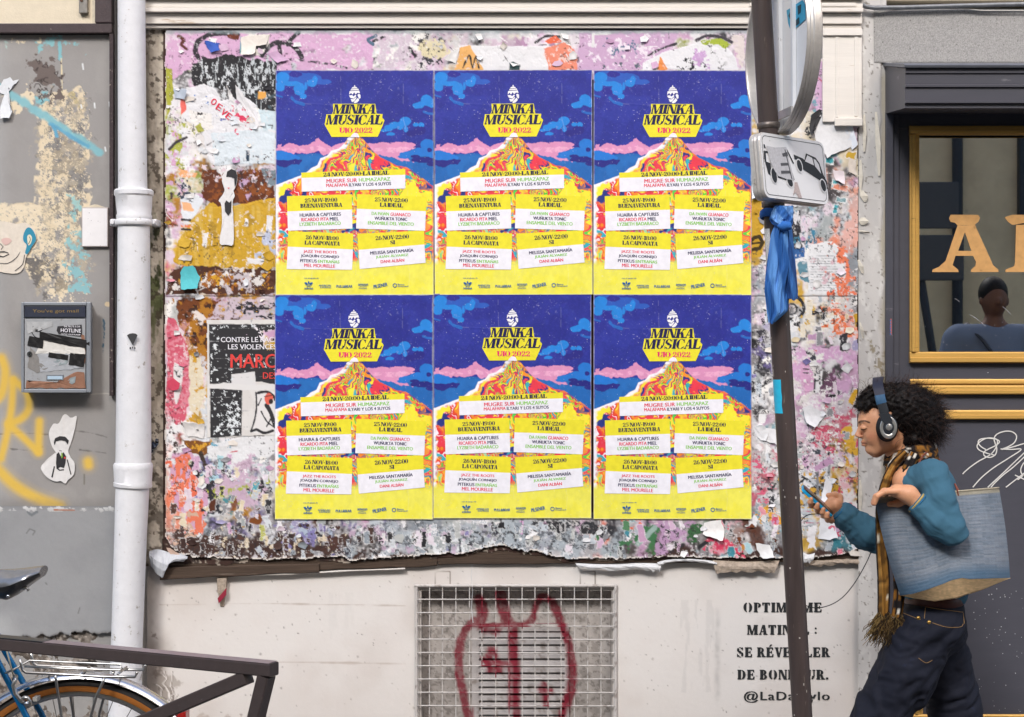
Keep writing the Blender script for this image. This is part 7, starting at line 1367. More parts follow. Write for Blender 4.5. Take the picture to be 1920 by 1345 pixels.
def fender(c, a0, a1, nm='mudguard'):
    n_ = 60; v = []; prof_ = [(-.026, -.012), (-.022, -.003), (-.010, .003), (0, .0045), (.010, .003), (.022, -.003), (.026, -.012), (.0245, -.012), (.020, -.0045), (0, .003), (-.020, -.0045), (-.0245, -.012)]
    K = len(prof_)
    for i in range(n_ + 1):
        a = math.radians(a0 + (a1 - a0) * i / n_)
        for (o, r_) in prof_: v.append(c + Vector(((Rf + r_) * math.cos(a), -o, (Rf + r_) * math.sin(a))))
    return smooth_auto(mesh(nm, v, [(i * K + j, i * K + (j + 1) % K, (i + 1) * K + (j + 1) % K, (i + 1) * K + j) for i in range(n_) for j in range(K)] + [tuple(range(K)), tuple(n_ * K + j for j in reversed(range(K)))], chrome, t), 60)
fender(C0, 28, 195); fender(FW, 20, 150)
# frame
SCp = Q(-38, 1148); BB = C0 + Vector((-.43, 0, -.06)); HD = Q(-560, 1190); HB = Q(-590, 1330)
for o in (.055, -.055):
    MB().tube([SCp + Vector((.006, -o * .45, .01)), Q(0, 1226, o * .75), Q(66, 1345, o), C0 + Vector((0, -o, 0))], .0088, 12).build('seat_stay', blue, t, True)
    MB().tube([BB + Vector((0, -o * .4, 0)), C0 + Vector((0, -o, 0))], .009, 12).build('chain_stay', blue, t, True); MB().tube([HB + Vector((0, -o * .5, 0)), HB + Vector((-.03, -o, -.12)), FW + Vector((0, -o, 0))], .010, 12).build('fork_blade', chrome, t, True)
for nm, a, b_, r_ in (('seat_tube', SCp, BB, .0145), ('top_tube', SCp, HD, .013), ('down_tube', BB, HB, .0145), ('head_tube', HD + Vector((.01, 0, .05)), HB, .018)): MB().tube([a, b_], r_, 16).build(nm, blue, t, True)
MB().tube([SCp - Vector((0, 0, .03)), SCp + Vector((-.012, 0, .13))], .0128, 14).build('seat_post', chrome, t, True)
MB().tube([HD + Vector((.0, 0, .04)), HD + Vector((.01, 0, .12)), HD + Vector((-.05, 0, .13))], .012, 12).build('stem', chrome, t, True)
bz = HD + Vector((-.05, 0, .13)); MB().tube([bz + Vector((.14, .26, .02)), bz + Vector((.03, .23, .03)), bz + Vector((0, .1, 0)), bz, bz + Vector((0, -.1, 0)), bz + Vector((.03, -.23, .03)), bz + Vector((.14, -.26, .02))], .011, 12).build('handlebar', chrome, t, True)
MB().tube(circ(BB, .085, 0, 360, 40, .05), .004, 6, closed=True).build('chainring', chrome2, t, True); MB().tube([BB + Vector((0, -.055, 0)), BB + Vector((.1, -.06, -.13))], .008, 8).build('crank', chrome2, t, True); MB().tube([BB + Vector((0, .055, 0)), BB + Vector((-.1, .06, .13))], .008, 8).build('crank', chrome2, t, True)
for sg in (1, -1): p_ = BB + Vector((.1 * sg, -.06 * sg, -.13 * sg)); MB().box(p_.x - .05, p_.x + .05, p_.y - .05 * (sg > 0) - .001, p_.y + .05 * (sg < 0) + .001, p_.z - .012, p_.z + .012, .003).build('pedal', rubber, t)
# rack
rk = chrome2
for o in (.055, -.045):
    MB().tube([Q(49, 1228, o), Q(51, 1240, o), Q(54, 1250, o), Q(60, 1254, o), Q(130, 1257.5, o), Q(205, 1262, o), Q(262, 1262, o), Q(265, 1255, o), Q(266, 1252, o)], .0042, 8).build('rack_rail', rk, t, True)
MB().tube([Q(20, 1256, .05), Q(35, 1250, .04), Q(60, 1236, .02), Q(120, 1239, .02), Q(230, 1244, .02), Q(232, 1252, .02), Q(228, 1254, .02), Q(120, 1251, .02), Q(50, 1247, .02)], .0032, 8).build('rack_clip', rk, t, True)
for X in (90, 160, 230): MB().tube([Q(X, 1257, .055), Q(X, 1257, -.045)], .0035, 8).build('rack_crossbar', rk, t, True)
for o in (.058, -.05):
    MB().tube([Q(115, 1258, o), Q(116, 1266, o), Q(128, 1345, o), C0 + Vector((-.008, -o, .02))], .0042, 8).build('rack_stay', rk, t, True); MB().tube([Q(205, 1264, o), Q(203, 1272, o), Q(191, 1297, o), Q(178, 1345, o), C0 + Vector((.008, -o, .02))], .0042, 8).build('rack_stay', rk, t, True)
# brake
cal = MB().tube([Q(34, 1268, .04), Q(40, 1262, .05), Q(41, 1268, .058), Q(37, 1277, .06), Q(42, 1292, .062), Q(54, 1307, .062), Q(60, 1308, .06)], [.006, .0065, .006, .005, .006, .0055, .005], 10).build('brake_arm', rk, t, True)
MB().tube([Q(57, 1300, .066), Q(60, 1298, .068), Q(66, 1299, .068), Q(70, 1305, .068), Q(70, 1312, .068), Q(66, 1315, .066)], .0055, 8).build('brake_clamp', rk, t, True); MB().tube([Q(65, 1309, .060), Q(65, 1309, .078)], .006, 8).build('brake_nut', chrome, t, True)
q_ = Q(76, 1305, .04); MB().box(q_.x - .007, q_.x + .006, q_.y - .012, q_.y + .02, q_.z - .005, q_.z + .006, .001).build('brake_pad', mat('pale_pad', '#b5b3ab', rough=.6), t)
MB().tube([Q(-30, 1150, .06), Q(0, 1175, .065), Q(14, 1188, .065), Q(22, 1200, .06), Q(30, 1240, .05), Q(36, 1262, .05)], .0024, 6).build('brake_cable', mat('cable_grey', '#a9a798', rough=.5), t, True)
q_ = Q(344, 1345, 0); MB().box(q_.x - .012, q_.x + .012, q_.y - .03, q_.y + .03, q_.z - .05, q_.z + .025, .006).build('rear_reflector', mat('reflector_red', '#a8231f', rough=.25, spec=.6), t)
# saddle: lofted leather shape, nose to the left
SM = mat('saddle_leather', '#26272a', rough=.28, noise=.08, nscale=50, bump=.0004, bscale=260, clear=.3)
secs = []; n_s_ = 22
for i in range(n_s_ + 1):
    u = i / n_s_; X = -130 + 212 * u                                  # nose to rear in pixels
    wd = .018 + (.075 - .018) * sstep(.35, .85, u) ; wd *= 1 - .45 * sstep(.93, 1, u)
    zt_ = np.interp(u, [0, .3, .6, .75, .9, 1], [1066, 1067, 1067, 1067, 1063.5, 1061]); hs = np.interp(u, [0, .3, .55, .68, .8, .9, 1], [30, 36, 54, 58, 46, 32, 20]) * kb
    c = Q(X, zt_); sec = []
    for j in range(20):
        a = 2 * math.pi * j / 20; y_ = math.sin(a); z_ = math.cos(a)
        drop = -hs * (.5 - .5 * z_) if z_ < .3 else -hs * .35 * (abs(y_) ** 2.2)
        sec.append(c + Vector((0, -wd * y_ * (1 if z_ > -.2 else .9), drop)))
    secs.append(sec)
v = [p for s_ in secs for p in s_]; K = 20
smooth_auto(mesh('saddle', v, [(i * K + j, i * K + (j + 1) % K, (i + 1) * K + (j + 1) % K, (i + 1) * K + j) for i in range(n_s_) for j in range(K)] + [tuple(range(K)), tuple(n_s_ * K + j for j in reversed(range(K)))], [SM, mat('saddle_sheen', '#8b8d92', rough=.22, metal=.55, noise=.12, nscale=40, bump=.0004, bscale=200)], t), 50)
so_ = [o_ for o_ in t.children if o_.name.startswith('saddle') and len(o_.data.materials) == 2][0]
for p_ in so_.data.polygons: p_.material_index = 1 if (p_.index < n_s_ * K and ((p_.index % K) <= 4 or (p_.index % K) >= 15) or p_.index == n_s_ * K + 1) else 0
sd_ = Q(30, 1111, .07); MB().tube([sd_, sd_ + Vector((0, -.004, 0))], [.006, .003], 12).build('saddle_rivet', chrome, t, True)
MB().tube([Q(-20, 1108, .02), Q(20, 1106, .03), Q(58, 1098, .04), Q(62, 1104, .04)], .0045, 8).build('saddle_rail', chrome2, t, True)
# ------------------------------------------------------------------ organic shapes: a smooth-union distance field meshed by surface nets
class Field:
    def __init__(s, lo, hi, h):
        s.lo = np.array(lo, float); s.h = h; s.n = np.ceil((np.array(hi) - s.lo) / h).astype(int) + 1; s.D = np.full(tuple(s.n), 1.0, np.float32)
        s.ax = [s.lo[i] + h * np.arange(s.n[i]) for i in range(3)]
    def _blk(s, a, b, pad):
        i0 = np.clip(((np.array(a) - pad - s.lo) / s.h).astype(int), 0, s.n - 1); i1 = np.clip(((np.array(b) + pad - s.lo) / s.h).astype(int) + 2, 1, s.n)
        sl = tuple(slice(i0[k], i1[k]) for k in range(3)); g = np.meshgrid(*[s.ax[k][sl[k]] for k in range(3)], indexing='ij', sparse=True); return sl, g
    def _mix(s, sl, d, k, sub=False):
        A = s.D[sl]; d = d.astype(np.float32)
        if sub: d = -d; hh = np.maximum(k - np.abs(A - d), 0) / k; s.D[sl] = np.maximum(A, d) + hh * hh * k * .25
        else: hh = np.maximum(k - np.abs(A - d), 0) / k; s.D[sl] = np.minimum(A, d) - hh * hh * k * .25
    def cap(s, a, b, ra, rb, k=.01, flat=None, sub=False):
        a = np.array(a, float); b = np.array(b, float); R = max(ra, rb); sl, (x, y, z) = s._blk(np.minimum(a, b), np.maximum(a, b), R + k + 2 * s.h + .03)
        if x.size * y.size * z.size == 0: return s
        e = b - a; L = (e ** 2).sum() + 1e-12; t = np.clip(((x - a[0]) * e[0] + (y - a[1]) * e[1] + (z - a[2]) * e[2]) / L, 0, 1)
        dx, dy, dz = x - a[0] - e[0] * t, y - a[1] - e[1] * t, z - a[2] - e[2] * t
        if flat: dx, dy, dz = dx / flat[0], dy / flat[1], dz / flat[2]
        s._mix(sl, np.sqrt(dx * dx + dy * dy + dz * dz) - (ra + (rb - ra) * t), k, sub); return s
    def chain(s, pts, rs, k=.01, flat=None):
        for i in range(len(pts) - 1): s.cap(pts[i], pts[i + 1], rs[i], rs[i + 1], k, flat)
        return s
    def ell(s, c, r, k=.01, rot=0, sub=False):
        c = np.array(c, float); R = max(r); sl, (x, y, z) = s._blk(c, c, R + k + 2 * s.h + .03); x, y, z = x - c[0], y - c[1], z - c[2]
        if rot: a = math.radians(rot); x, z = x * math.cos(a) + z * math.sin(a), -x * math.sin(a) + z * math.cos(a)
        k0 = np.sqrt((x / r[0]) ** 2 + (y / r[1]) ** 2 + (z / r[2]) ** 2); k1 = np.sqrt((x / r[0] ** 2) ** 2 + (y / r[1] ** 2) ** 2 + (z / r[2] ** 2) ** 2) + 1e-9
        s._mix(sl, k0 * (k0 - 1) / k1, k, sub); return s
    def crease(s, fn):
        g = np.meshgrid(*s.ax, indexing='ij', sparse=True); s.D = s.D + fn(*g).astype(np.float32); return s
    def cut(s, p, n):
        n = np.array(n, float); n /= np.linalg.norm(n); g = np.meshgrid(*s.ax, indexing='ij', sparse=True); s.D = np.maximum(s.D, ((g[0] - p[0]) * n[0] + (g[1] - p[1]) * n[1] + (g[2] - p[2]) * n[2]).astype(np.float32)); return s
    def surf(s):
        D = s.D; D[0] = D[-1] = 1; D[:, 0] = D[:, -1] = 1; D[:, :, 0] = D[:, :, -1] = 1; ins = D < 0; nx, ny, nz = D.shape
        cor = [(i, j, k) for i in (0, 1) for j in (0, 1) for k in (0, 1)]; v = lambda A, c: A[c[0]:nx - 1 + c[0], c[1]:ny - 1 + c[1], c[2]:nz - 1 + c[2]]
        cnt = sum(v(ins, c).astype(np.int8) for c in cor); act = (cnt > 0) & (cnt < 8); idx = np.argwhere(act); ids = np.full(act.shape, -1, np.int64); ids[act] = np.arange(len(idx))
        P_ = np.zeros((len(idx), 3)); W_ = np.zeros(len(idx)); val = {c: D[idx[:, 0] + c[0], idx[:, 1] + c[1], idx[:, 2] + c[2]] for c in cor}
        for c in cor:
            for a in range(3):
                if c[a]: continue
                c2 = list(c); c2[a] = 1; c2 = tuple(c2); A, B_ = val[c], val[c2]; m_ = (A < 0) != (B_ < 0); t = np.where(m_, A / (A - B_ + 1e-12), 0); q = np.tile(np.array(c, float), (len(idx), 1)); q[:, a] = t; P_ += q * m_[:, None]; W_ += m_
        V = s.lo + (idx + P_ / W_[:, None]) * s.h; Fc = []
        for a in range(3):
            b, c = (a + 1) % 3, (a + 2) % 3; sl1 = [slice(1, -1)] * 3; sl2 = [slice(1, -1)] * 3; sl1[a] = slice(0, -1); sl2[a] = slice(1, None)
            A, B_ = ins[tuple(sl1)], ins[tuple(sl2)]
            e = np.argwhere(A != B_); off = np.array([1, 1, 1]); off[a] = 0; e = e + off; fl = ins[e[:, 0], e[:, 1], e[:, 2]]
            def g(db, dc): q = e.copy(); q[:, b] -= db; q[:, c] -= dc; return ids[q[:, 0], q[:, 1], q[:, 2]]
            q = np.stack([g(0, 0), g(1, 0), g(1, 1), g(0, 1)], 1); q[~fl] = q[~fl][:, ::-1]; Fc.append(q)
        Fc = np.concatenate(Fc); return V, Fc[(Fc >= 0).all(1)]
def relax(V, Fc, it=2, lam=.5):
    e = np.concatenate([Fc[:, [0, 1]], Fc[:, [1, 2]], Fc[:, [2, 3]], Fc[:, [3, 0]]]); n_ = len(V); c = np.bincount(e[:, 0], minlength=n_) + 1e-9
    for _ in range(it):
        S = np.stack([np.bincount(e[:, 0], weights=V[e[:, 1], k], minlength=n_) for k in range(3)], 1) / c[:, None]; V = V + (S - V) * lam
    return V
WD = .80; kw = (DIST - WD) / 3000
def Wp(X, Y, o=0.0): v = P(X, Y, WD + o); return np.array((v.x, v.y, v.z))          # o metres in front of the body plane
def tox(v): k = (DIST + v[:, 1]) / 3000; return v[:, 0] / k + 960, 672.5 - (v[:, 2] - EYE) / k
def FB(X0, X1, Y0, Y1, o0, o1, h):
    q = np.array([Wp(x, y, o) for x in (X0, X1) for y in (Y0, Y1) for o in (o0, o1)]); return Field(q.min(0), q.max(0), h)
def crumple(V, Fc, amp, size, sx=1, sy=1, ang=0, seed=0, msk=None):
    """push the cloth along its normals into ridged folds"""
    fn_ = np.cross(V[Fc[:, 2]] - V[Fc[:, 0]], V[Fc[:, 3]] - V[Fc[:, 1]]); N = np.zeros_like(V)
    for k in range(4):
        for a in range(3): N[:, a] += np.bincount(Fc[:, k], weights=fn_[:, a], minlength=len(V))
    N /= np.linalg.norm(N, axis=1)[:, None] + 1e-12; X, Y = tox(V); o = V[:, 1] * 577; a = math.radians(ang)
    u = X * math.cos(a) + Y * math.sin(a) + o * .35; v = -X * math.sin(a) + Y * math.cos(a) + o * .8
    w1 = fbm(u, v, size * 2, 2, seed + 9) * size * 2.2; n_ = fbm(u * sx + w1, v * sy + w1 * .6, size, 2, seed, .45); r_ = 1 - np.abs(2 * n_ - 1) * 2.2
    d = r_ * amp
    if msk is not None: d = d * msk(X, Y)
    return V + N * d[:, None]
woman = thing('person', 'woman with dark curly hair walking left, wearing headphones and looking at a phone', 'person', (Wp(1740, 1400)[0], -WD, 0))
# ---- body: head, neck, chest in one field
f = FB(1590, 1800, 700, 1010, -.19, .19, .0024)
f.ell(Wp(1669, 782), (.094, .074, .086), .02, 12).ell(Wp(1647, 808), (.052, .054, .066), .03, 18).ell(Wp(1633, 787), (.035, .05, .042), .02)
for s_ in (1, -1):
    f.cap(Wp(1671, 828, .047 * s_), Wp(1642, 843, .016 * s_), .020, .017, .025).ell(Wp(1639, 818, .026 * s_), (.026, .022, .026), .02)
    f.cap(Wp(1614.5, 792, .010 * s_), Wp(1620, 791, .036 * s_), .007, .006, .010)
f.cap(Wp(1642, 845), Wp(1635, 841), .020, .017, .02).ell(Wp(1631, 842), (.011, .015, .013), .012)
for s_ in (1, -1): f.ell(Wp(1612.5, 801, .028 * s_), (.012, .016, .010), .012, sub=True); f.ell(Wp(1620.5, 802, .029 * s_), (.0135, .014, .0125), .004)
f.cap(Wp(1613.5, 799), Wp(1608.5, 814.5), .0062, .0080, .008).ell(Wp(1607.5, 816), (.0085, .0085, .0068), .005)
for s_ in (1, -1): f.ell(Wp(1612.5, 818.5, .0095 * s_), (.0085, .0058, .0058), .004)
f.ell(Wp(1622.5, 827), (.010, .020, .013), .010)
f.ell(Wp(1618.6, 829.2), (.0082, .0165, .0044), .003).ell(Wp(1619.6, 834.4), (.0080, .0145, .0050), .003)
f.ell(Wp(1672, 803, .073), (.015, .008, .028), .006)
f.chain([Wp(1694, 825), Wp(1702, 860), Wp(1712, 895)], [.051, .053, .066], .03)
f.cap(Wp(1672, 852, .016), Wp(1682, 890, .008), .010, .009, .02)
f.cap(Wp(1705, 905, .09), Wp(1705, 905, -.09), .055, .055, .05).ell(Wp(1718, 950), (.085, .125, .10), .04)
Vh, Fh = f.surf(); Vh = relax(Vh, Fh, 2)
# ---- hands
g = FB(1620, 1765, 892, 990, .08, .28, .0021)
wr = Wp(1728, 951, .205); g.chain([Wp(1745, 968, .225), wr, Wp(1704, 927, .20), Wp(1680, 921, .188)], [.025, .0245, .027, .021], .012).cap(Wp(1700, 925, .172), Wp(1676, 921, .158), .021, .016, .014).cap(Wp(1694, 921, .2), Wp(1680, 919, .17), .014, .015, .012)
for i, (o, dx, L_) in enumerate([(.212, 4, 0), (.192, 1, 0), (.172, 0, 0), (.153, 3, 0)]):
    g.chain([Wp(1680 + dx, 921 + i * .3, o - .008), Wp(1657 + dx, 921 + abs(i - 1) * 1.0, o - .006), Wp(1642 + dx * .7, 930 + i, o - .010), Wp(1637 + dx * .6, 943 + (1.5 if i < 2 else 0), o - .014)], [.0125, .0098, .0088, .0074], .0045)
g.chain([Wp(1703, 936, .165), Wp(1684, 944, .150), Wp(1668, 946, .142)], [.015, .011, .009], .01)
Va, Fa = g.surf(); Va = relax(Va, Fa, 1)
g = FB(1505, 1605, 905, 1000, -.26, -.07, .0021)
g.chain([Wp(1582, 966, -.182), Wp(1571, 957, -.18), Wp(1563, 950, -.185)], [.024, .024, .025], .01).ell(Wp(1561, 948, -.188), (.026, .030, .026), .012).cap(Wp(1566, 946, -.16), Wp(1552, 951, -.17), .020, .016, .015)
for i, (X, Y) in enumerate([(1522, 941), (1534, 951), (1545, 960), (1553, 968)]):
    g.chain([Wp(X * .55 + 1560 * .45, Y * .55 + 956 * .45, -.182), Wp(X + 6, Y + 8, -.168), Wp(X - 1, Y + 7, -.130), Wp(X - 3, Y + 1, -.108), Wp(X - 1, Y - 5, -.103)], [.0135, .0105, .0092, .0083, .0072], .0045)
g.chain([Wp(1573, 944, -.205), Wp(1574, 933, -.215), Wp(1565, 928, -.208), Wp(1553, 929, -.196)], [.016, .0115, .0098, .0085], .007)
Vb, Fb = g.surf(); Vb = relax(Vb, Fb, 1)
V = np.concatenate([Vh, Va, Vb]); Fc = np.concatenate([Fh, Fa + len(Vh), Fb + len(Vh) + len(Va)])
X, Y = tox(V); o = -V[:, 1] - WD; C_ = np.tile(np.array(lin('#d29a76')), (len(V), 1))
def blend(m_, c): 
    global C_
    m_ = np.clip(m_, 0, 1)[:, None]; C_ = C_ * (1 - m_) + np.array(lin(c)) * m_
n_ = fbm(X, Y + o * 300, 8, 3, 4); blend(sstep(.4, .7, n_) * .25, '#bb8061')
fm = (np.arange(len(V)) < len(Vh))
blend(fm * np.exp(-(((X - 1634) / 12) ** 2 + ((Y - 818) / 10) ** 2)) * .35, '#b5604c'); blend(fm * np.exp(-(((X - 1611) / 6) ** 2 + ((Y - 816) / 6) ** 2)) * .3, '#b0604c')
blend(fm * sstep(7.0, 4.5, np.hypot((X - 1616.5) * .9, (Y - 831.5) * 1.2)) * (np.abs(o) < .021) * .5, '#9c5a4c'); blend(fm * np.exp(-((Y - 831.6) / .8) ** 2) * (X < 1626) * (np.abs(o) < .025) * .55, '#5a2f26')
bl = sd_line(X, Y, [(1609, 793.5), (1614, 790), (1622, 789.5), (1630, 792.5)]); blend(fm * sstep(2.4, 1.0, bl) * (np.abs(o) > .006) * .9, '#2c1b15')
el_ = sd_line(X, Y, [(1611.5, 804.0), (1615, 806), (1620, 806), (1625, 804)]); blend(fm * sstep(1.6, .6, el_) * (np.abs(o) > .014) * .95, '#1c110e'); blend(fm * np.exp(-(sd_line(X, Y, [(1613, 798.5), (1620, 797), (1627, 800)]) / 1.1) ** 2) * .4, '#7a4a38'); blend(fm * np.exp(-(((X - 1615) / 1.6) ** 2 + ((Y - 820) / 1.1) ** 2)) * (np.abs(o) > .004) * .8, '#4f2a20')
tipm = (~fm) * ((X < 1641) & (X > 1625) & (Y > 940)) * .3; blend(tipm, '#c07a68')
M_skin = mat('skin', attr=True, rough=.48, noise=.05, nscale=260, bump=.0003, bscale=900, spec=.4)
pr = M_skin.node_tree.nodes['Principled BSDF']; pr.inputs['Subsurface Weight'].default_value = .12; pr.inputs['Subsurface Radius'].default_value = (.012, .005, .003); pr.inputs['Subsurface Scale'].default_value = .6
mesh('body', V, Fc, M_skin, woman, True, C_)
# ---- teal jersey: both sleeves and torso
f = FB(1540, 1830, 838, 1150, -.29, .32, .0042)
sh = Wp(1748, 889, .155); elb = Wp(1786, 996, .232); cuf = Wp(1722, 946, .207)
f.chain([sh, Wp(1762, 938, .205), elb], [.050, .043, .042], .02).chain([elb, Wp(1757, 982, .232), cuf], [.046, .040, .0335], .007)
f.ell(Wp(1739, 904), (.062, .142, .066), .035).ell(Wp(1738, 950), (.100, .140, .12), .05).ell(Wp(1745, 1040), (.088, .120, .11), .05).ell(Wp(1752, 1112), (.098, .13, .06), .05)
f.chain([Wp(1722, 893, -.155), Wp(1696, 975, -.20), Wp(1678, 1022, -.215)], [.058, .052, .048], .03).chain([Wp(1678, 1022, -.215), Wp(1620, 997, -.195), Wp(1583, 967, -.18)], [.050, .052, .041], .02)
for s_ in (1, -1): f.ell(Wp(1712, 905, .09 * s_), (.06, .06, .05), .05)
f.cap(Wp(1684, 830), Wp(1702, 900), .058, .062, .02, sub=True)
dc = (cuf - elb) / np.linalg.norm(cuf - elb); f.cap(cuf + dc * .052, cuf + dc * .12, .048, .05, .003, sub=True)

V, Fc = f.surf(); V = relax(V, Fc, 2); V = crumple(V, Fc, .0042, 24, 1.1, .28, 55, 3); V = crumple(V, Fc, .0014, 10, .3, 1.2, 30, 8); V = crumple(V, Fc, .003, 14, 1.2, .4, -20, 12, lambda X, Y: (X < 1665) * 1.0); V = relax(V, Fc, 1)
M_knit = mat('teal_jersey', '#396176', rough=.9, noise=.05, nscale=500, bump=.0004, bscale=1400)
mesh('jersey', V, Fc, M_knit, woman, True)
for nm, c, ax_, r_ in (('cuff_hem', cuf, cuf - elb, .0345), ('cuff_hem', Wp(1583, 967, -.18) + np.array((-.018, 0, .015)), np.array((-.74, 0, .62)), .0355)):
    ax_ = Vector(ax_).normalized(); u = ax_.orthogonal().normalized(); w_ = ax_.cross(u); c = Vector(c)
    MB().tube([c + u * (r_ * math.cos(a)) + w_ * (r_ * math.sin(a)) for a in np.linspace(0, 2 * math.pi, 28, endpoint=False)], .0035, 8, closed=True).build(nm, mat('cuff_teal', '#245f84', rough=.85), woman, True)
ax_ = Vector(cuf - elb).normalized(); u = ax_.orthogonal().normalized(); w_ = ax_.cross(u); c = Vector(cuf) + ax_ * .006
MB().tube([c + u * (.0325 * math.cos(a)) + w_ * (.0325 * math.sin(a)) for a in np.linspace(0, 2 * math.pi, 30, endpoint=False)], .0042, 8, closed=True, flat=(.7, 1.2)).build('bracelet', mat('straw_bracelet', '#b29b5e', rough=.7, noise=.2, nscale=300), woman, True)
# ---- jeans
f = FB(1480, 1960, 1112, 1672, -.22, .24, .0055)
f.ell(Wp(1750, 1132), (.089, .13, .05), .03).ell(Wp(1749, 1168), (.094, .142, .085), .045).ell(Wp(1761, 1178, .055), (.068, .08, .08), .04).ell(Wp(1761, 1178, -.055), (.068, .08, .08), .04)
f.chain([Wp(1738, 1180, .075), Wp(1694, 1270, .08), Wp(1624, 1392, .08), Wp(1604, 1500, .085), Wp(1592, 1640, .09)], [.086, .087, .082, .080, .092], .03)
f.chain([Wp(1756, 1185, -.07), Wp(1780, 1290, -.075), Wp(1806, 1400, -.08), Wp(1835, 1500, -.08), Wp(1885, 1610, -.08)], [.082, .078, .074, .074, .084], .02)
f.cut(Wp(1752, 1126), (-.05, 0, 1)).cut(Wp(1592, 1652), (0, 0, -1))
V, Fc = f.surf(); V = relax(V, Fc, 2); mk_ = lambda X, Y: sstep(1130, 1200, Y); V = crumple(V, Fc, .011, 36, 1.2, .3, 30, 5, mk_); V = crumple(V, Fc, .006, 18, .35, 1.2, -25, 6, mk_); V = relax(V, Fc, 2)
jeans = mesh('jeans', V, Fc, mat('dark_denim', '#0f1322', rough=.85, noise=.22, nscale=700, dirt='#1a2138', dirt_amt=.2, dscale=9, bump=.0003, bscale=1500), woman, True)
from mathutils.bvhtree import BVHTree
def drape(V, Fc): return BVHTree.FromPolygons([tuple(p) for p in V], [tuple(q) for q in Fc])
bj = drape(V, Fc)
def onto(bvh, X, Y, lift=.0015):
    """nearest point of a cloth surface facing the street at the given place"""
    o0 = Vector((0, -DIST, EYE)); r_ = bvh.ray_cast(o0, (P(X, Y, 0) - o0).normalized()); p = r_[0] if r_[0] is not None else Vector(Wp(X, Y, .1)); return p + Vector((0, -lift, 0))
stitch = mat('orange_thread', '#8f6f46', rough=.7)
for pts in ([(1735, 1138), (1765, 1143), (1806, 1148)], [(1692, 1149), (1712, 1157), (1726, 1162)], [(1748, 1168), (1775, 1176), (1800, 1176), (1806, 1170)], [(1806, 1150), (1808, 1170)], [(1735, 1140), (1733, 1160)], [(1722, 1234), (1736, 1243), (1748, 1238)]):
    MB().tube([onto(bj, x, y, .0008) for x, y in catmull(pts, 8)], .0009, 5).build('seam_stitching', stitch, woman)
for (x, y) in ((1722, 1159), (1742, 1167)):
    p = onto(bj, x, y, 0); MB().tube([p + Vector((0, .002, 0)), p + Vector((0, -.003, 0)), p + Vector((0, -.005, 0))], [.0062, .0062, .0035], 12).build('rivet', mat('brass', '#c9a25a', rough=.3, metal=.9), woman, True)
b = MB(); c = Vector(Wp(1750, 1122)); b.tube([c + Vector((.091 * math.cos(a), .132 * math.sin(a), .004 * math.cos(a))) for a in np.linspace(0, 2 * math.pi, 48, endpoint=False)], .016, 10, closed=True, flat=(1, .3)); b.build('belt', mat('brown_leather', '#4a2620', rough=.5, noise=.1, nscale=60), woman, True)
for (x, y, o, dx) in ((1592, 1655, .09, -1), (1885, 1628, -.08, -1)):
    f = FB(x - 110, x + 60, y - 50, y + 40, o - .07, o + .07, .005); f.cap(Wp(x + 6, y + 8, o), Wp(x - 60, y + 14, o), .036, .030, .03).cap(Wp(x, y - 20, o), Wp(x, y, o), .04, .04, .02).cut(Wp(x, y + 27, o), (0, 0, -1)); V, Fc = f.surf(); mesh('shoe', relax(V, Fc, 2), Fc, mat('black_shoe', '#1b1a1b', rough=.5), woman, True)
# ---- hair: an uneven core and thousands of small curls
EL = [((1703, 774), (.112, .105, .094)), ((1672, 752), (.088, .088, .066)), ((1640, 748), (.054, .07, .048)), ((1736, 797), (.064, .095, .072)), ((1706, 822), (.062, .088, .046)), ((1690, 760), (.1, .1, .07)), ((1623, 760), (.040, .062, .034))]
f = FB(1580, 1800, 690, 880, -.17, .2, .005)
for (c, r_) in EL: f.ell(Wp(*c), [q - .010 for q in r_], .02)
f.ell(Wp(1634, 812), (.054, .085, .054), .012, sub=True).cap(Wp(1600, 800), Wp(1656, 848), .05, .040, .02, sub=True)
f.cap(Wp(1660, 802, .085), Wp(1660, 802, .18), .038, .038, .01, sub=True)
def cr(x, y, z): return .006 * np.sin(x * 150 + 3 * np.sin(z * 90)) * np.sin(z * 130 + y * 100) + .004 * np.sin(x * 310 + y * 260) * np.sin(z * 290)
f.crease(cr); V, Fc = f.surf()
M_hair = mat('dark_hair', '#0f0a0a', rough=.6, noise=.3, nscale=160, spec=.25)
mesh('hair', V, Fc, M_hair, woman, True)
hs = np.random.RandomState(5); tri = V[Fc[:, 0]]; nv = np.cross(V[Fc[:, 1]] - V[Fc[:, 0]], V[Fc[:, 3]] - V[Fc[:, 0]]); nv /= np.linalg.norm(nv, axis=1)[:, None] + 1e-9
Xh, Yh = tox(tri); oh = -tri[:, 1] - WD
ok = ~((Xh < 1662) & (Yh > 778)) & ~((np.hypot((Xh - 1664) / 24, (Yh - 801) / 29) < 1) & (oh > .04)); pick_ = hs.choice(np.where(ok)[0], 3600, replace=True)
hv, hf = [], []; K = 10; cnt_ = 0
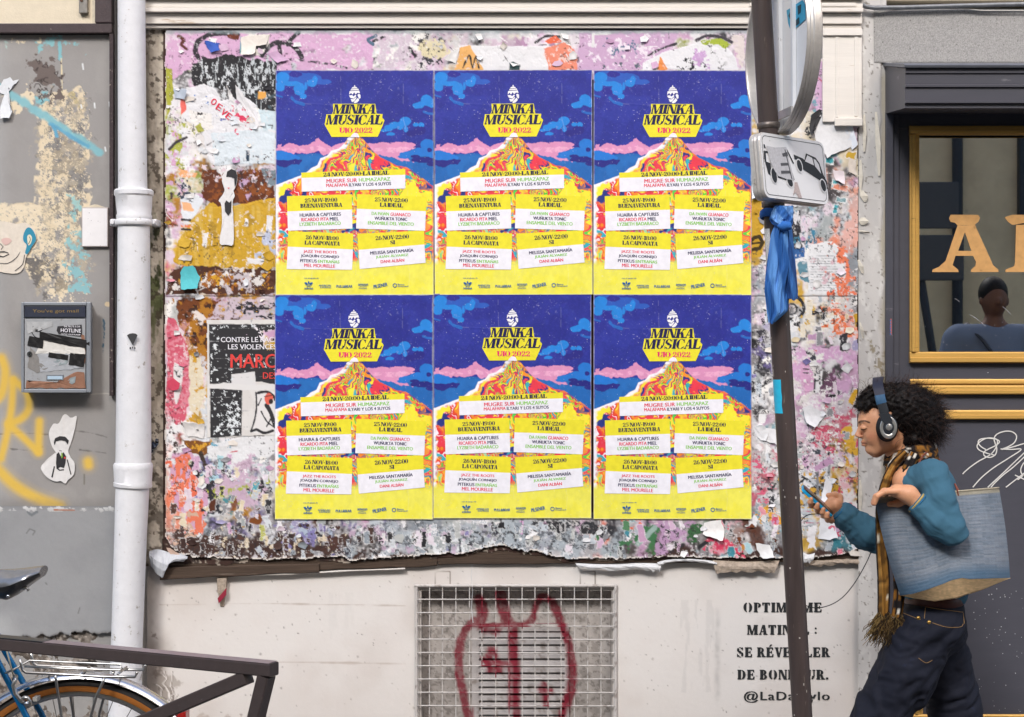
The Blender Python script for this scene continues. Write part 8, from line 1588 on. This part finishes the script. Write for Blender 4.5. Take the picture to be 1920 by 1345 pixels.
for q in pick_:
    p = tri[q] - nv[q] * .004; n = nv[q]; L_ = hs.uniform(.014, .034) * (1.25 if Xh[q] > 1700 else 1); front = Xh[q] < 1650
    if front: L_ *= .62
    cnt_ += 1; wild = cnt_ % 5 == 0; L_ *= 1.55 if wild and not front else 1
    drift = np.array((.45 if not front else -.1, 0, -.35)); dr = n * .9 + drift + hs.randn(3) * .45; dr /= np.linalg.norm(dr)
    a = np.cross(dr, (0, 1, .3)); a /= np.linalg.norm(a) + 1e-9; b_ = np.cross(dr, a); rad = hs.uniform(.002, .0055); tw = hs.uniform(5, 10); ph0 = hs.uniform(0, 6.28); rt = hs.uniform(.0006, .0011) * (.5 if wild else 1)
    k0 = len(hv)
    for i in range(K):
        t_ = i / (K - 1); c = p + dr * L_ * t_ + (a * math.cos(ph0 + tw * t_) + b_ * math.sin(ph0 + tw * t_)) * rad * min(1, t_ * 3) + drift * .012 * t_ * t_; rr_ = rt * (1 - .8 * t_)
        for j in range(3): an = 2.094 * j; hv.append(c + (a * math.cos(an) + b_ * math.sin(an)) * rr_)
    for i in range(K - 1):
        for j in range(3): hf.append((k0 + i * 3 + j, k0 + i * 3 + (j + 1) % 3, k0 + (i + 1) * 3 + (j + 1) % 3, k0 + (i + 1) * 3 + j))
sv, sf_ = [], []
for q in hs.choice(np.where(ok & ((Xh > 1690) | (Yh < 745)))[0], 520):
    p = tri[q]; n = nv[q]; dr = n + np.array((.35, 0, -.15)) + hs.randn(3) * .5; dr /= np.linalg.norm(dr); a = np.cross(dr, (0, 1, .3)); a /= np.linalg.norm(a) + 1e-9; b_ = np.cross(dr, a); L_ = hs.uniform(.03, .055); tw = hs.uniform(4, 9); ph0 = hs.uniform(0, 6.28); rad = hs.uniform(.004, .009); k0 = len(sv)
    for i in range(14):
        t_ = i / 13; c = p + dr * L_ * t_ + (a * math.cos(ph0 + tw * t_) + b_ * math.sin(ph0 + tw * t_)) * rad * t_
        for j in range(3): an = 2.094 * j; sv.append(c + (a * math.cos(an) + b_ * math.sin(an)) * .00045)
    for i in range(13):
        for j in range(3): sf_.append((k0 + i * 3 + j, k0 + i * 3 + (j + 1) % 3, k0 + (i + 1) * 3 + (j + 1) % 3, k0 + (i + 1) * 3 + j))
tag(mesh('stray_curls', np.array(sv), np.array(sf_), mat('backlit_strand', '#3a241a', rough=.5, spec=.4), woman, True), kind='stuff')  # backlight on the outer curls is put into their brown colour
tag(mesh('curls', np.array(hv), np.array(hf), mat('hair_curl', '#140d0c', rough=.55, spec=.25), woman, True), kind='stuff')
# ---- headphones
hp = thing('headphones', 'silver and black over-ear headphones with blue band over the curly dark hair', 'headphones', Wp(1664, 801, .1))
def band(name, pts, wd, th, m):
    b = MB(); n_ = len(pts)
    for i in range(n_):
        p = Vector(pts[i]); t_ = (Vector(pts[min(i + 1, n_ - 1)]) - Vector(pts[max(i - 1, 0)])).normalized(); sx = Vector((1, 0, .12)); sx = (sx - t_ * sx.dot(t_)).normalized(); up_ = t_.cross(sx)
        for (a, c) in ((-1, -1), (-.9, -1.0), (.9, -1.0), (1, -1), (1, 1), (.9, 1.4), (-.9, 1.4), (-1, 1)): b.v.append(tuple(p + sx * (a * wd / 2) + up_ * (c * th / 2)))
    b.f = [(i * 8 + j, i * 8 + (j + 1) % 8, (i + 1) * 8 + (j + 1) % 8, (i + 1) * 8 + j) for i in range(n_ - 1) for j in range(8)] + [tuple(range(8))[::-1], tuple((n_ - 1) * 8 + j for j in range(8))]
    return smooth_auto(b.build(name, m, hp), 50)
def q3(pts): a = catmull([(p[0], p[1]) for p in pts], 6); c = catmull([(p[2], 0) for p in pts], 6); return [Wp(x, y, c[i][0]) for i, (x, y) in enumerate(a)]
band('headband', q3([(1650, 742, .098), (1646, 724, .075), (1646, 713, .04), (1647, 709, 0), (1646, 713, -.04), (1646, 724, -.075), (1650, 742, -.098)]), .033, .007, mat('navy_band', '#181d30', rough=.5))
for s_ in (1, -1):
    band('band_sleeve', q3([(1649, 741, .099 * s_), (1651, 750, .102 * s_), (1653, 757, .103 * s_)]), .032, .0065, mat('steel_blue_band', '#3d5f80', rough=.35, metal=.3)); band('slider', q3([(1653, 757.5, .103 * s_), (1656, 767, .104 * s_), (1658, 776, .104 * s_)]), .029, .006, mat('slider_grey', '#3b3f45', rough=.3, metal=.4))
    def disc(name, rx, ry, o0, o1, m, cx_=1663, cy_=802, hole=0, bev=.003):
        n_ = 44; rr_ = [(o0, 1.0), (o1 - bev, 1.0), (o1, 1 - bev / rx)] + ([(o1, hole + bev / rx), (o1 - bev, hole), (o0, hole)] if hole else []); v = []
        for (o, q) in rr_: v += [Wp(cx_ , cy_, o * s_) + np.array((rx * q * math.cos(a), 0, ry * q * math.sin(a))) for a in np.linspace(0, 2 * math.pi, n_, endpoint=False)]
        fc = [(k * n_ + i, k * n_ + (i + 1) % n_, ((k + 1) % len(rr_)) * n_ + (i + 1) % n_, ((k + 1) % len(rr_)) * n_ + i) for k in range(len(rr_) - (0 if hole else 1)) for i in range(n_)]
        if not hole: fc += [tuple(range(n_)), tuple((len(rr_) - 1) * n_ + i for i in range(n_))]
        return smooth_auto(mesh(name, v, fc, m, hp), 45)
    BKP = mat('black_plastic', '#161618', rough=.4); SLV = mat('brushed_silver', '#bdbcb8', rough=.28, metal=.75)
    disc('ear_cushion', .0355, .046, .074, .100, BKP, bev=.008); disc('cup_shell', .030, .040, .0995, .108, BKP, 1664, 802, bev=.003); disc('silver_ring', .0275, .036, .108, .1115, SLV, 1666, 802, hole=.62, bev=.002); disc('cup_centre', .0175, .024, .108, .110, mat('slider_grey', '#3b3f45'), 1666, 801); disc('silver_button', .0105, .011, .1102, .114, SLV, 1667, 801, bev=.002)
    bq = [Wp(1648, 777, .1125 * s_), Wp(1667, 775, .1125 * s_), Wp(1673, 788, .1125 * s_), Wp(1671, 796, .1125 * s_), Wp(1662, 798, .1125 * s_), Wp(1654, 790, .1125 * s_)]; bk = [p + np.array((0, .008 * s_, 0)) for p in bq]; mesh('yoke', bq + bk, [tuple(range(6)), tuple(range(11, 5, -1))] + [(i, (i + 1) % 6, 6 + (i + 1) % 6, 6 + i) for i in range(6)], mat('slider_grey', '#3b3f45'), hp)
# ---- phone and its cable
ph_ = thing('phone', 'smartphone in a bright blue case held in the right hand of the walking woman', 'phone', Wp(1534, 940, -.16))
c = Vector(Wp(1532, 939, -.14)); a = Vector((.745, 0, -.667)); nn = Vector((.667, 0, .745)); wv = (Vector((0, 1, 0)) * .975 + nn * .22).normalized(); nn = a.cross(wv).normalized(); nn = -nn if nn.z < 0 else nn
def pbox(name, L_, W_, t0, t1, m, rad=.008):
    o_ = []
    for (cx_, cy_, a0) in ((L_ - rad, W_ - rad, 0), (-L_ + rad, W_ - rad, 90), (-L_ + rad, -W_ + rad, 180), (L_ - rad, -W_ + rad, 270)):
        for i in range(5): q = math.radians(a0 + 22.5 * i); o_.append((cx_ + rad * math.cos(q), cy_ + rad * math.sin(q)))
    n_ = len(o_); rings = [(t0, .93), (t0 + .001, 1), (t1 - .001, 1), (t1, .96)]; v = [c + a * (x * s_) + wv * (y * s_) + nn * t_ for t_, s_ in rings for x, y in o_]
    return smooth_auto(mesh(name, v, [tuple(range(n_))[::-1], tuple(3 * n_ + i for i in range(n_))] + [(k * n_ + i, k * n_ + (i + 1) % n_, (k + 1) * n_ + (i + 1) % n_, (k + 1) * n_ + i) for k in range(3) for i in range(n_)], m, ph_), 40)
pbox('case', .066, .034, -.006, .004, mat('case_blue', '#1e9bd0', rough=.4)); pbox('body', .0645, .0325, .0035, .0062, mat('phone_black', '#1c1715', rough=.3)); pbox('screen', .057, .0295, .0058, .0068, mat('dark_screen', '#3a2a20', rough=.12), .003)
cb_ = MB().tube([Wp(*p) for p in [(1559, 968, -.13), (1548, 974, -.12), (1530, 964, -.10), (1512, 968, -.10), (1500, 982, -.10), (1488, 1020, -.10), (1486, 1080, -.08), (1500, 1128, -.05), (1522, 1139, -.03), (1548, 1138, 0), (1572, 1126, 0), (1592, 1108, 0), (1612, 1080, 0), (1624, 1056, -.02), (1632, 1042, -.06)]], .0018, 6)
pts = [tuple(p) for p in cb_.v[::6]]; cb_ = MB(); cc = [Vector(Wp(*p)) for p in [(1559, 968, -.13), (1530, 964, -.10), (1508, 970, -.10), (1492, 1000, -.10), (1486, 1060, -.08), (1498, 1122, -.05), (1522, 1139, -.03), (1550, 1137, 0), (1578, 1122, 0), (1602, 1094, 0), (1622, 1060, -.02), (1633, 1036, -.06)]]
sm = [Vector(tuple(catmull([(p.x, p.z) for p in cc], 6)[i][0:1]) + (catmull([(p.y, 0) for p in cc], 6)[i][0],) + (catmull([(p.x, p.z) for p in cc], 6)[i][1],)) for i in range(len(catmull([(p.x, p.z) for p in cc], 6)))]
tag(cb_.tube(sm, .0017, 6).build('headphone_cable', mat('black_plastic', '#161618'), None, True), 'thin black headphone cable looping from the phone to the sleeve of the woman', 'cable')
# ---- scarf
M_scarf = mat('scarf_weave', attr=True, rough=.95, noise=.18, nscale=500, bump=.0008, bscale=700)
scarf = thing('scarf', 'long tasselled scarf in black, ochre and white round the neck of the woman', 'scarf', Wp(1675, 1000, .08))
def pat(u, v, base, seed):
    """u across, v along (pixels)"""
    k = int(v // 9) * 31 + int(u * 3) * 17 + seed; q = random.Random(k).random(); st = math.sin(u * 14 + seed) > .35
    if base == 'ochre': return '#1d1615' if (u < .14 or u > .9) else ('#8a6128' if q < .45 else ('#5e4019' if q < .75 else ('#a5793a' if q < .95 else '#d2c8b4')))
    if st: return '#171315'
    return '#8a5c22' if q < .5 else ('#d9d3c8' if q > .84 else '#1d1718')
def ribbon(name, pts, wds, base, seed, thick=.006, nu=12):
    xy = catmull([(p[0], p[1]) for p in pts], 10); oo = catmull([(p[2], 0) for p in pts], 10); ww = catmull([(w_, 0) for w_ in wds], 10); v, cl = [], []; dist = 0; n_ = len(xy)
    for i in range(n_):
        t_ = np.array(xy[min(i + 1, n_ - 1)]) - np.array(xy[max(i - 1, 0)]); t_ = t_ / (np.linalg.norm(t_) + 1e-9); nn_ = np.array((t_[1], -t_[0])); dist += 0 if i == 0 else math.hypot(xy[i][0] - xy[i - 1][0], xy[i][1] - xy[i - 1][1])
        for sd in (0, 1):
            for j in range(nu + 1):
                u = j / nu; uu = u if sd == 0 else 1 - u; off = (uu - .5) * ww[i][0]; fold = math.sin(uu * 11 + seed + dist * .02) * .006 + math.sin(uu * 23 + dist * .05) * .002
                v.append(Wp(xy[i][0] - nn_[0] * off + random.uniform(-.3, .3), xy[i][1] - nn_[1] * off, oo[i][0] + fold + (thick / 2 if sd == 0 else -thick / 2) + .012 * math.sin(math.pi * uu))); cl.append(lin(pat(uu, dist, base, seed)))
    K = 2 * (nu + 1); return mesh(name, v, np.array([(i * K + j, i * K + (j + 1) % K, (i + 1) * K + (j + 1) % K, (i + 1) * K + j) for i in range(n_ - 1) for j in range(K)]), M_scarf, scarf, True, cl)
ribbon('hanging_end', [(1700, 848, .08), (1678, 872, .085), (1662, 905, .085), (1652, 950, .08), (1653, 1020, .075), (1657, 1090, .075), (1656, 1156, .075)], [14, 17, 20, 20, 22, 24, 22], 'ochre', 2)
ribbon('hanging_end', [(1716, 850, .10), (1702, 880, .105), (1690, 915, .10), (1682, 960, .085), (1684, 1040, .08), (1686, 1110, .08), (1681, 1160, .08)], [18, 22, 22, 22, 22, 22, 20], 'black', 5)
ribbon('hanging_end', [(1690, 850, .04), (1674, 868, .05), (1664, 890, .05), (1655, 915, .05)], [10, 12, 12, 12], 'black', 9)
for q, (r1, zz, tl_, sd_) in enumerate([(.064, 0, .24, 1), (.066, -.016, .18, 4), (.060, .016, .28, 7)]):
    c0 = Wp(1708, 854); b = MB(); n_ = 56; ringp = []
    for i in range(n_): a_ = 2 * math.pi * i / n_; ringp.append(Vector(c0) + Vector((r1 * 1.05 * math.cos(a_), r1 * 1.25 * math.sin(a_), zz + tl_ * r1 * math.cos(a_) + .006 * math.sin(3 * a_ + sd_))))
    b.tube(ringp, .0175, 12, closed=True); cols = []
    for i in range(n_):
        for j in range(12): cols.append(lin(pat(j / 12, i * 7 + j * 3, 'mix', sd_ + q)))
    vv = np.array(b.v); vv += (np.random.RandomState(q).rand(len(vv), 3) - .5) * .004; mesh('neck_loop', vv, b.f, M_scarf, scarf, True, cols)
ts = np.random.RandomState(2); tv, tf, tc = [], [], []
for i in range(420):
    x0 = ts.uniform(1645, 1692); p = Wp(x0, ts.uniform(1148, 1172), .08 + ts.uniform(-.012, .02)); ang = (x0 - 1666) / 40 + ts.normal() * .35; L_ = ts.uniform(.03, .085); k0 = len(tv); cc_ = lin(['#6e5530', '#4a3a24', '#8b7347', '#2c2318'][ts.randint(4)]); wob = ts.uniform(2, 8)
    for k in range(7):
        t_ = k / 6; q = p + np.array((math.sin(ang) * L_ * t_ * .6 - .012 * t_ + .003 * math.sin(wob * t_ * 4), .004 * math.cos(wob * t_ * 5), -L_ * t_ * math.cos(ang * .6)))
        for j in range(3): tv.append(q + .0017 * np.array((math.cos(2.09 * j), math.sin(2.09 * j), .2 * j)) * (1 - .4 * t_)); tc.append(cc_)
    for k in range(6):
        for j in range(3): tf.append((k0 + k * 3 + j, k0 + k * 3 + (j + 1) % 3, k0 + k * 3 + 3 + (j + 1) % 3, k0 + k * 3 + 3 + j))
tag(mesh('tassel_threads', np.array(tv), np.array(tf), M_scarf, scarf, True, tc), kind='stuff')
# ---- woven tote bag
bag = thing('tote_bag', 'woven blue straw tote bag with tan base under the arm of the woman', 'bag', Wp(1780, 1120, .1))
nu, nv_ = 90, 70; V = []; C_ = []; topL, topR = np.array((1640., 940.)), np.array((1873., 915.))
def bagpt(u, v, far=False):
    tp = np.array((np.interp(u, [0, .12, .3, .6, 1], [1640, 1672, 1720, 1790, 1873]), np.interp(u, [0, .12, .3, .6, 1], [936, 932, 934, 922, 915])))
    bt = np.array((np.interp(u, [0, .25, .5, .62, .8, 1], [1688, 1735, 1785, 1808, 1850, 1894]), np.interp(u, [0, .12, .25, .42, .5, .6, .66, .8, 1], [1117, 1114, 1107, 1095, 1088, 1084, 1086, 1085, 1084])))
    q = tp * (1 - v) + bt * v; q[0] += -4 * math.sin(math.pi * v) * (1 - u) + 5 * math.sin(math.pi * v) * u * .6
    e = (1 - abs(2 * u - 1) ** 3.2); dep = (.022 + .085 * v) * e + .006 * math.sin(u * 14 + v * 3) * (1 - v) * e; return q, dep
for far in (0, 1):
    for i in range(nv_ + 1):
        for j in range(nu + 1):
            u, v = j / nu, i / nv_; q, dep = bagpt(u, v); x, y = q; wv_ = .0009 * math.sin(i * 2.4 + .8 * math.sin(j * .2)) + .0008 * math.sin(j * 3.1)
            V.append(Wp(x, y, .125 + (dep if not far else -dep * .8) + wv_)); n1_ = _T[(i * 3) % 512, (j // 3 * 7 + 11) % 512]; n2_ = _T[(j * 5) % 512, (i // 6) % 512]; n3_ = float(vnoise(np.array(u * 9), np.array(v * 1.5), 3)); n4_ = _T[(i * 7) % 512, 40 + j // 9]
            base = np.array(lin('#636e7b')) * (.66 + .40 * n1_ * .6 + .35 * n2_ * .5 + .35 * n3_); mixg = np.clip(n4_ * .5 + n3_ * .4 - .25, 0, .5); base = base * (1 - mixg) + np.array(lin('#8f939a')) * mixg
            if v < .055: base = np.array(lin('#8f8a7c')) * (.85 + .3 * n1_)
            tb = float(sstep(.80, .96, v)); base = base * (1 - tb * .7) + np.array(lin('#2d5470')) * tb * .7
            ed = float(sstep(.10, .0, u)) * .35; base = base * (1 - ed) + np.array(lin('#3a5166')) * ed; C_.append(base)
N1 = (nu + 1) * (nv_ + 1); fc = []
for s_ in (0, 1): fc += [(s_ * N1 + i * (nu + 1) + j, s_ * N1 + i * (nu + 1) + j + 1, s_ * N1 + (i + 1) * (nu + 1) + j + 1, s_ * N1 + (i + 1) * (nu + 1) + j) for i in range(nv_) for j in range(nu)]
M_bag = mat('woven_straw', attr=True, rough=.85, noise=.10, nscale=400, bump=.001, bscale=380, stretch=(.35, 1, 2.4))
mesh('woven_side', V, np.array(fc), M_bag, bag, True, C_)
Vb_, Cb_ = [], []; nr = 12
for i in range(nr + 1):
    for j in range(nu + 1):
        u = j / nu; q, dep = bagpt(u, 1.0); ly = np.interp(u, [0, .12, .33, .55, .75, .92, 1], [1117, 1122, 1128, 1122, 1107, 1091, 1084]); t_ = i / nr; y = q[1] * (1 - t_) + ly * t_ + 0; Vb_.append(Wp(q[0] + 1.5 * t_, y, .125 + dep * (1 - t_ * .35) - .0012)); Cb_.append(np.array(lin('#dcbc90')) * (.85 + .3 * _T[i * 3, j // 2]))
k0 = len(Vb_)
for j in range(nu + 1): u = j / nu; q, dep = bagpt(u, 1.0); Vb_.append(Wp(q[0], q[1], .125 - dep * .8)); Cb_.append(np.array(lin('#dcbc90')))
fb = [(i * (nu + 1) + j, i * (nu + 1) + j + 1, (i + 1) * (nu + 1) + j + 1, (i + 1) * (nu + 1) + j) for i in range(nr) for j in range(nu)] + [(nr * (nu + 1) + j, nr * (nu + 1) + j + 1, k0 + j + 1, k0 + j) for j in range(nu)]
mesh('tan_base', Vb_, np.array(fb), mat('tan_straw', attr=True, rough=.8, noise=.12, nscale=160, bump=.0006, bscale=300, stretch=(.3, 1, 2)), bag, True, Cb_)
rim = [Wp(bagpt(j / 40, 0)[0][0], bagpt(j / 40, 0)[0][1], .125 + bagpt(j / 40, 0)[1]) for j in range(41)] + [Wp(bagpt(1 - j / 40, 0)[0][0], bagpt(1 - j / 40, 0)[0][1], .125 - bagpt(1 - j / 40, 0)[1] * .8) for j in range(1, 40)]
MB().tube(rim, .0032, 6, closed=True).build('rim_braid', mat('pale_straw', '#9c9482', rough=.85, noise=.2, nscale=300), bag, True)
ST = mat('strap_leather', '#7a3f30', rough=.5, noise=.1, nscale=60)
for pts in ([(1716, 935, .16), (1716, 905, .150), (1719, 882, .145), (1726, 862, .125), (1736, 850, .09), (1748, 850, .02), (1765, 870, -.0), (1790, 910, .06), (1798, 925, .10)], [(1706, 936, .165), (1705, 915, .148), (1708, 898, .13), (1712, 884, .12)], [(1797, 930, .150), (1794, 918, .150), (1790, 908, .14)]):
    a2 = catmull([(p[0], p[1]) for p in pts], 6); o2 = catmull([(p[2], 0) for p in pts], 6); MB().tube([Wp(x, y, o2[i][0]) for i, (x, y) in enumerate(a2)], .0052, 8, flat=(1, .5)).build('strap', ST, bag, True)
# ---- a passer-by standing in the street, seen only as a reflection in the shop window
man = thing('person', 'man in grey t-shirt with cross-body strap, seen reflected in the shop window', 'person', (2.85, -3.4, 0))
def Mn(x, y, z): return np.array((2.85 + x, -3.4 + y, z + .30))
st_b = MB().box(2.35, 3.35, -3.75, -3.06, -.13, .30, .02).build('added_block', M_stone); tag(st_b, 'added low block, out of view, raising the man so his reflection sits higher', 'block')  # made-up block that lifts the man's reflection into the window
f = Field(Mn(-.35, -.2, -.01), Mn(.35, .2, 2.02), .011)
f.ell(Mn(0, 0, 1.80), (.074, .095, .112), .01).cap(Mn(0, 0, 1.60), Mn(0, -.01, 1.74), .056, .046, .015).ell(Mn(0, .098, 1.785), (.014, .02, .024), .01)
for s_ in (1, -1): f.ell(Mn(.078 * s_, 0, 1.79), (.010, .02, .03), .005)
for s_ in (1, -1): f.chain([Mn(.22 * s_, 0, 1.56), Mn(.27 * s_, 0, 1.28), Mn(.25 * s_, .06, 1.02)], [.06, .048, .036], .03).ell(Mn(.25 * s_, .08, .95), (.035, .045, .07), .02).chain([Mn(.09 * s_, 0, .95), Mn(.11 * s_, .02, .5), Mn(.12 * s_, 0, .08)], [.09, .062, .04], .03)
f.ell(Mn(0, 0, 1.4), (.19, .12, .28), .05); V, Fc = f.surf(); mesh('body', V, Fc, mat('dim_skin', '#6b4a3a', rough=.6), man, True)
f = Field(Mn(-.4, -.25, .9), Mn(.4, .25, 1.75), .011); f.ell(Mn(0, 0, 1.4), (.215, .145, .25), .05).ell(Mn(0, 0, 1.15), (.19, .14, .2), .05).cap(Mn(-.19, 0, 1.57), Mn(.19, 0, 1.57), .085, .085, .05)
for s_ in (1, -1): f.cap(Mn(.22 * s_, 0, 1.55), Mn(.28 * s_, .0, 1.33), .088, .078, .04)
f.cut(Mn(0, 0, 1.655), (0, 0, 1)); V, Fc = f.surf(); mesh('t_shirt', V, Fc, mat('grey_cotton', '#6f7c92', rough=.9), man, True)
f = Field(Mn(-.3, -.2, .02), Mn(.3, .2, 1.08), .013); f.ell(Mn(0, 0, .98), (.18, .13, .12), .04)
for s_ in (1, -1): f.chain([Mn(.09 * s_, 0, .92), Mn(.11 * s_, .02, .5), Mn(.12 * s_, 0, .08)], [.115, .085, .075], .03)
V, Fc = f.surf(); mesh('trousers', V, Fc, mat('dark_cloth', '#23252c', rough=.9), man, True)
f = Field(Mn(-.15, -.16, 1.75), Mn(.15, .16, 2.03), .008); f.ell(Mn(0, -.02, 1.835), (.084, .104, .104), .02).ell(Mn(0, .09, 1.765), (.09, .06, .075), .02, sub=True); V, Fc = f.surf(); mesh('hair', V, Fc, M_hair, man, True)
MB().tube([Mn(-.16, 0, 1.66), Mn(-.1, .13, 1.55), Mn(0, .165, 1.4), Mn(.12, .16, 1.2), Mn(.2, .1, 1.05), Mn(.17, -.1, 1.1), Mn(0, -.16, 1.4), Mn(-.14, -.09, 1.62)], .017, 8, closed=True, flat=(.35, 1)).build('strap', mat('dark_joinery', '#2b2f35'), man, True)
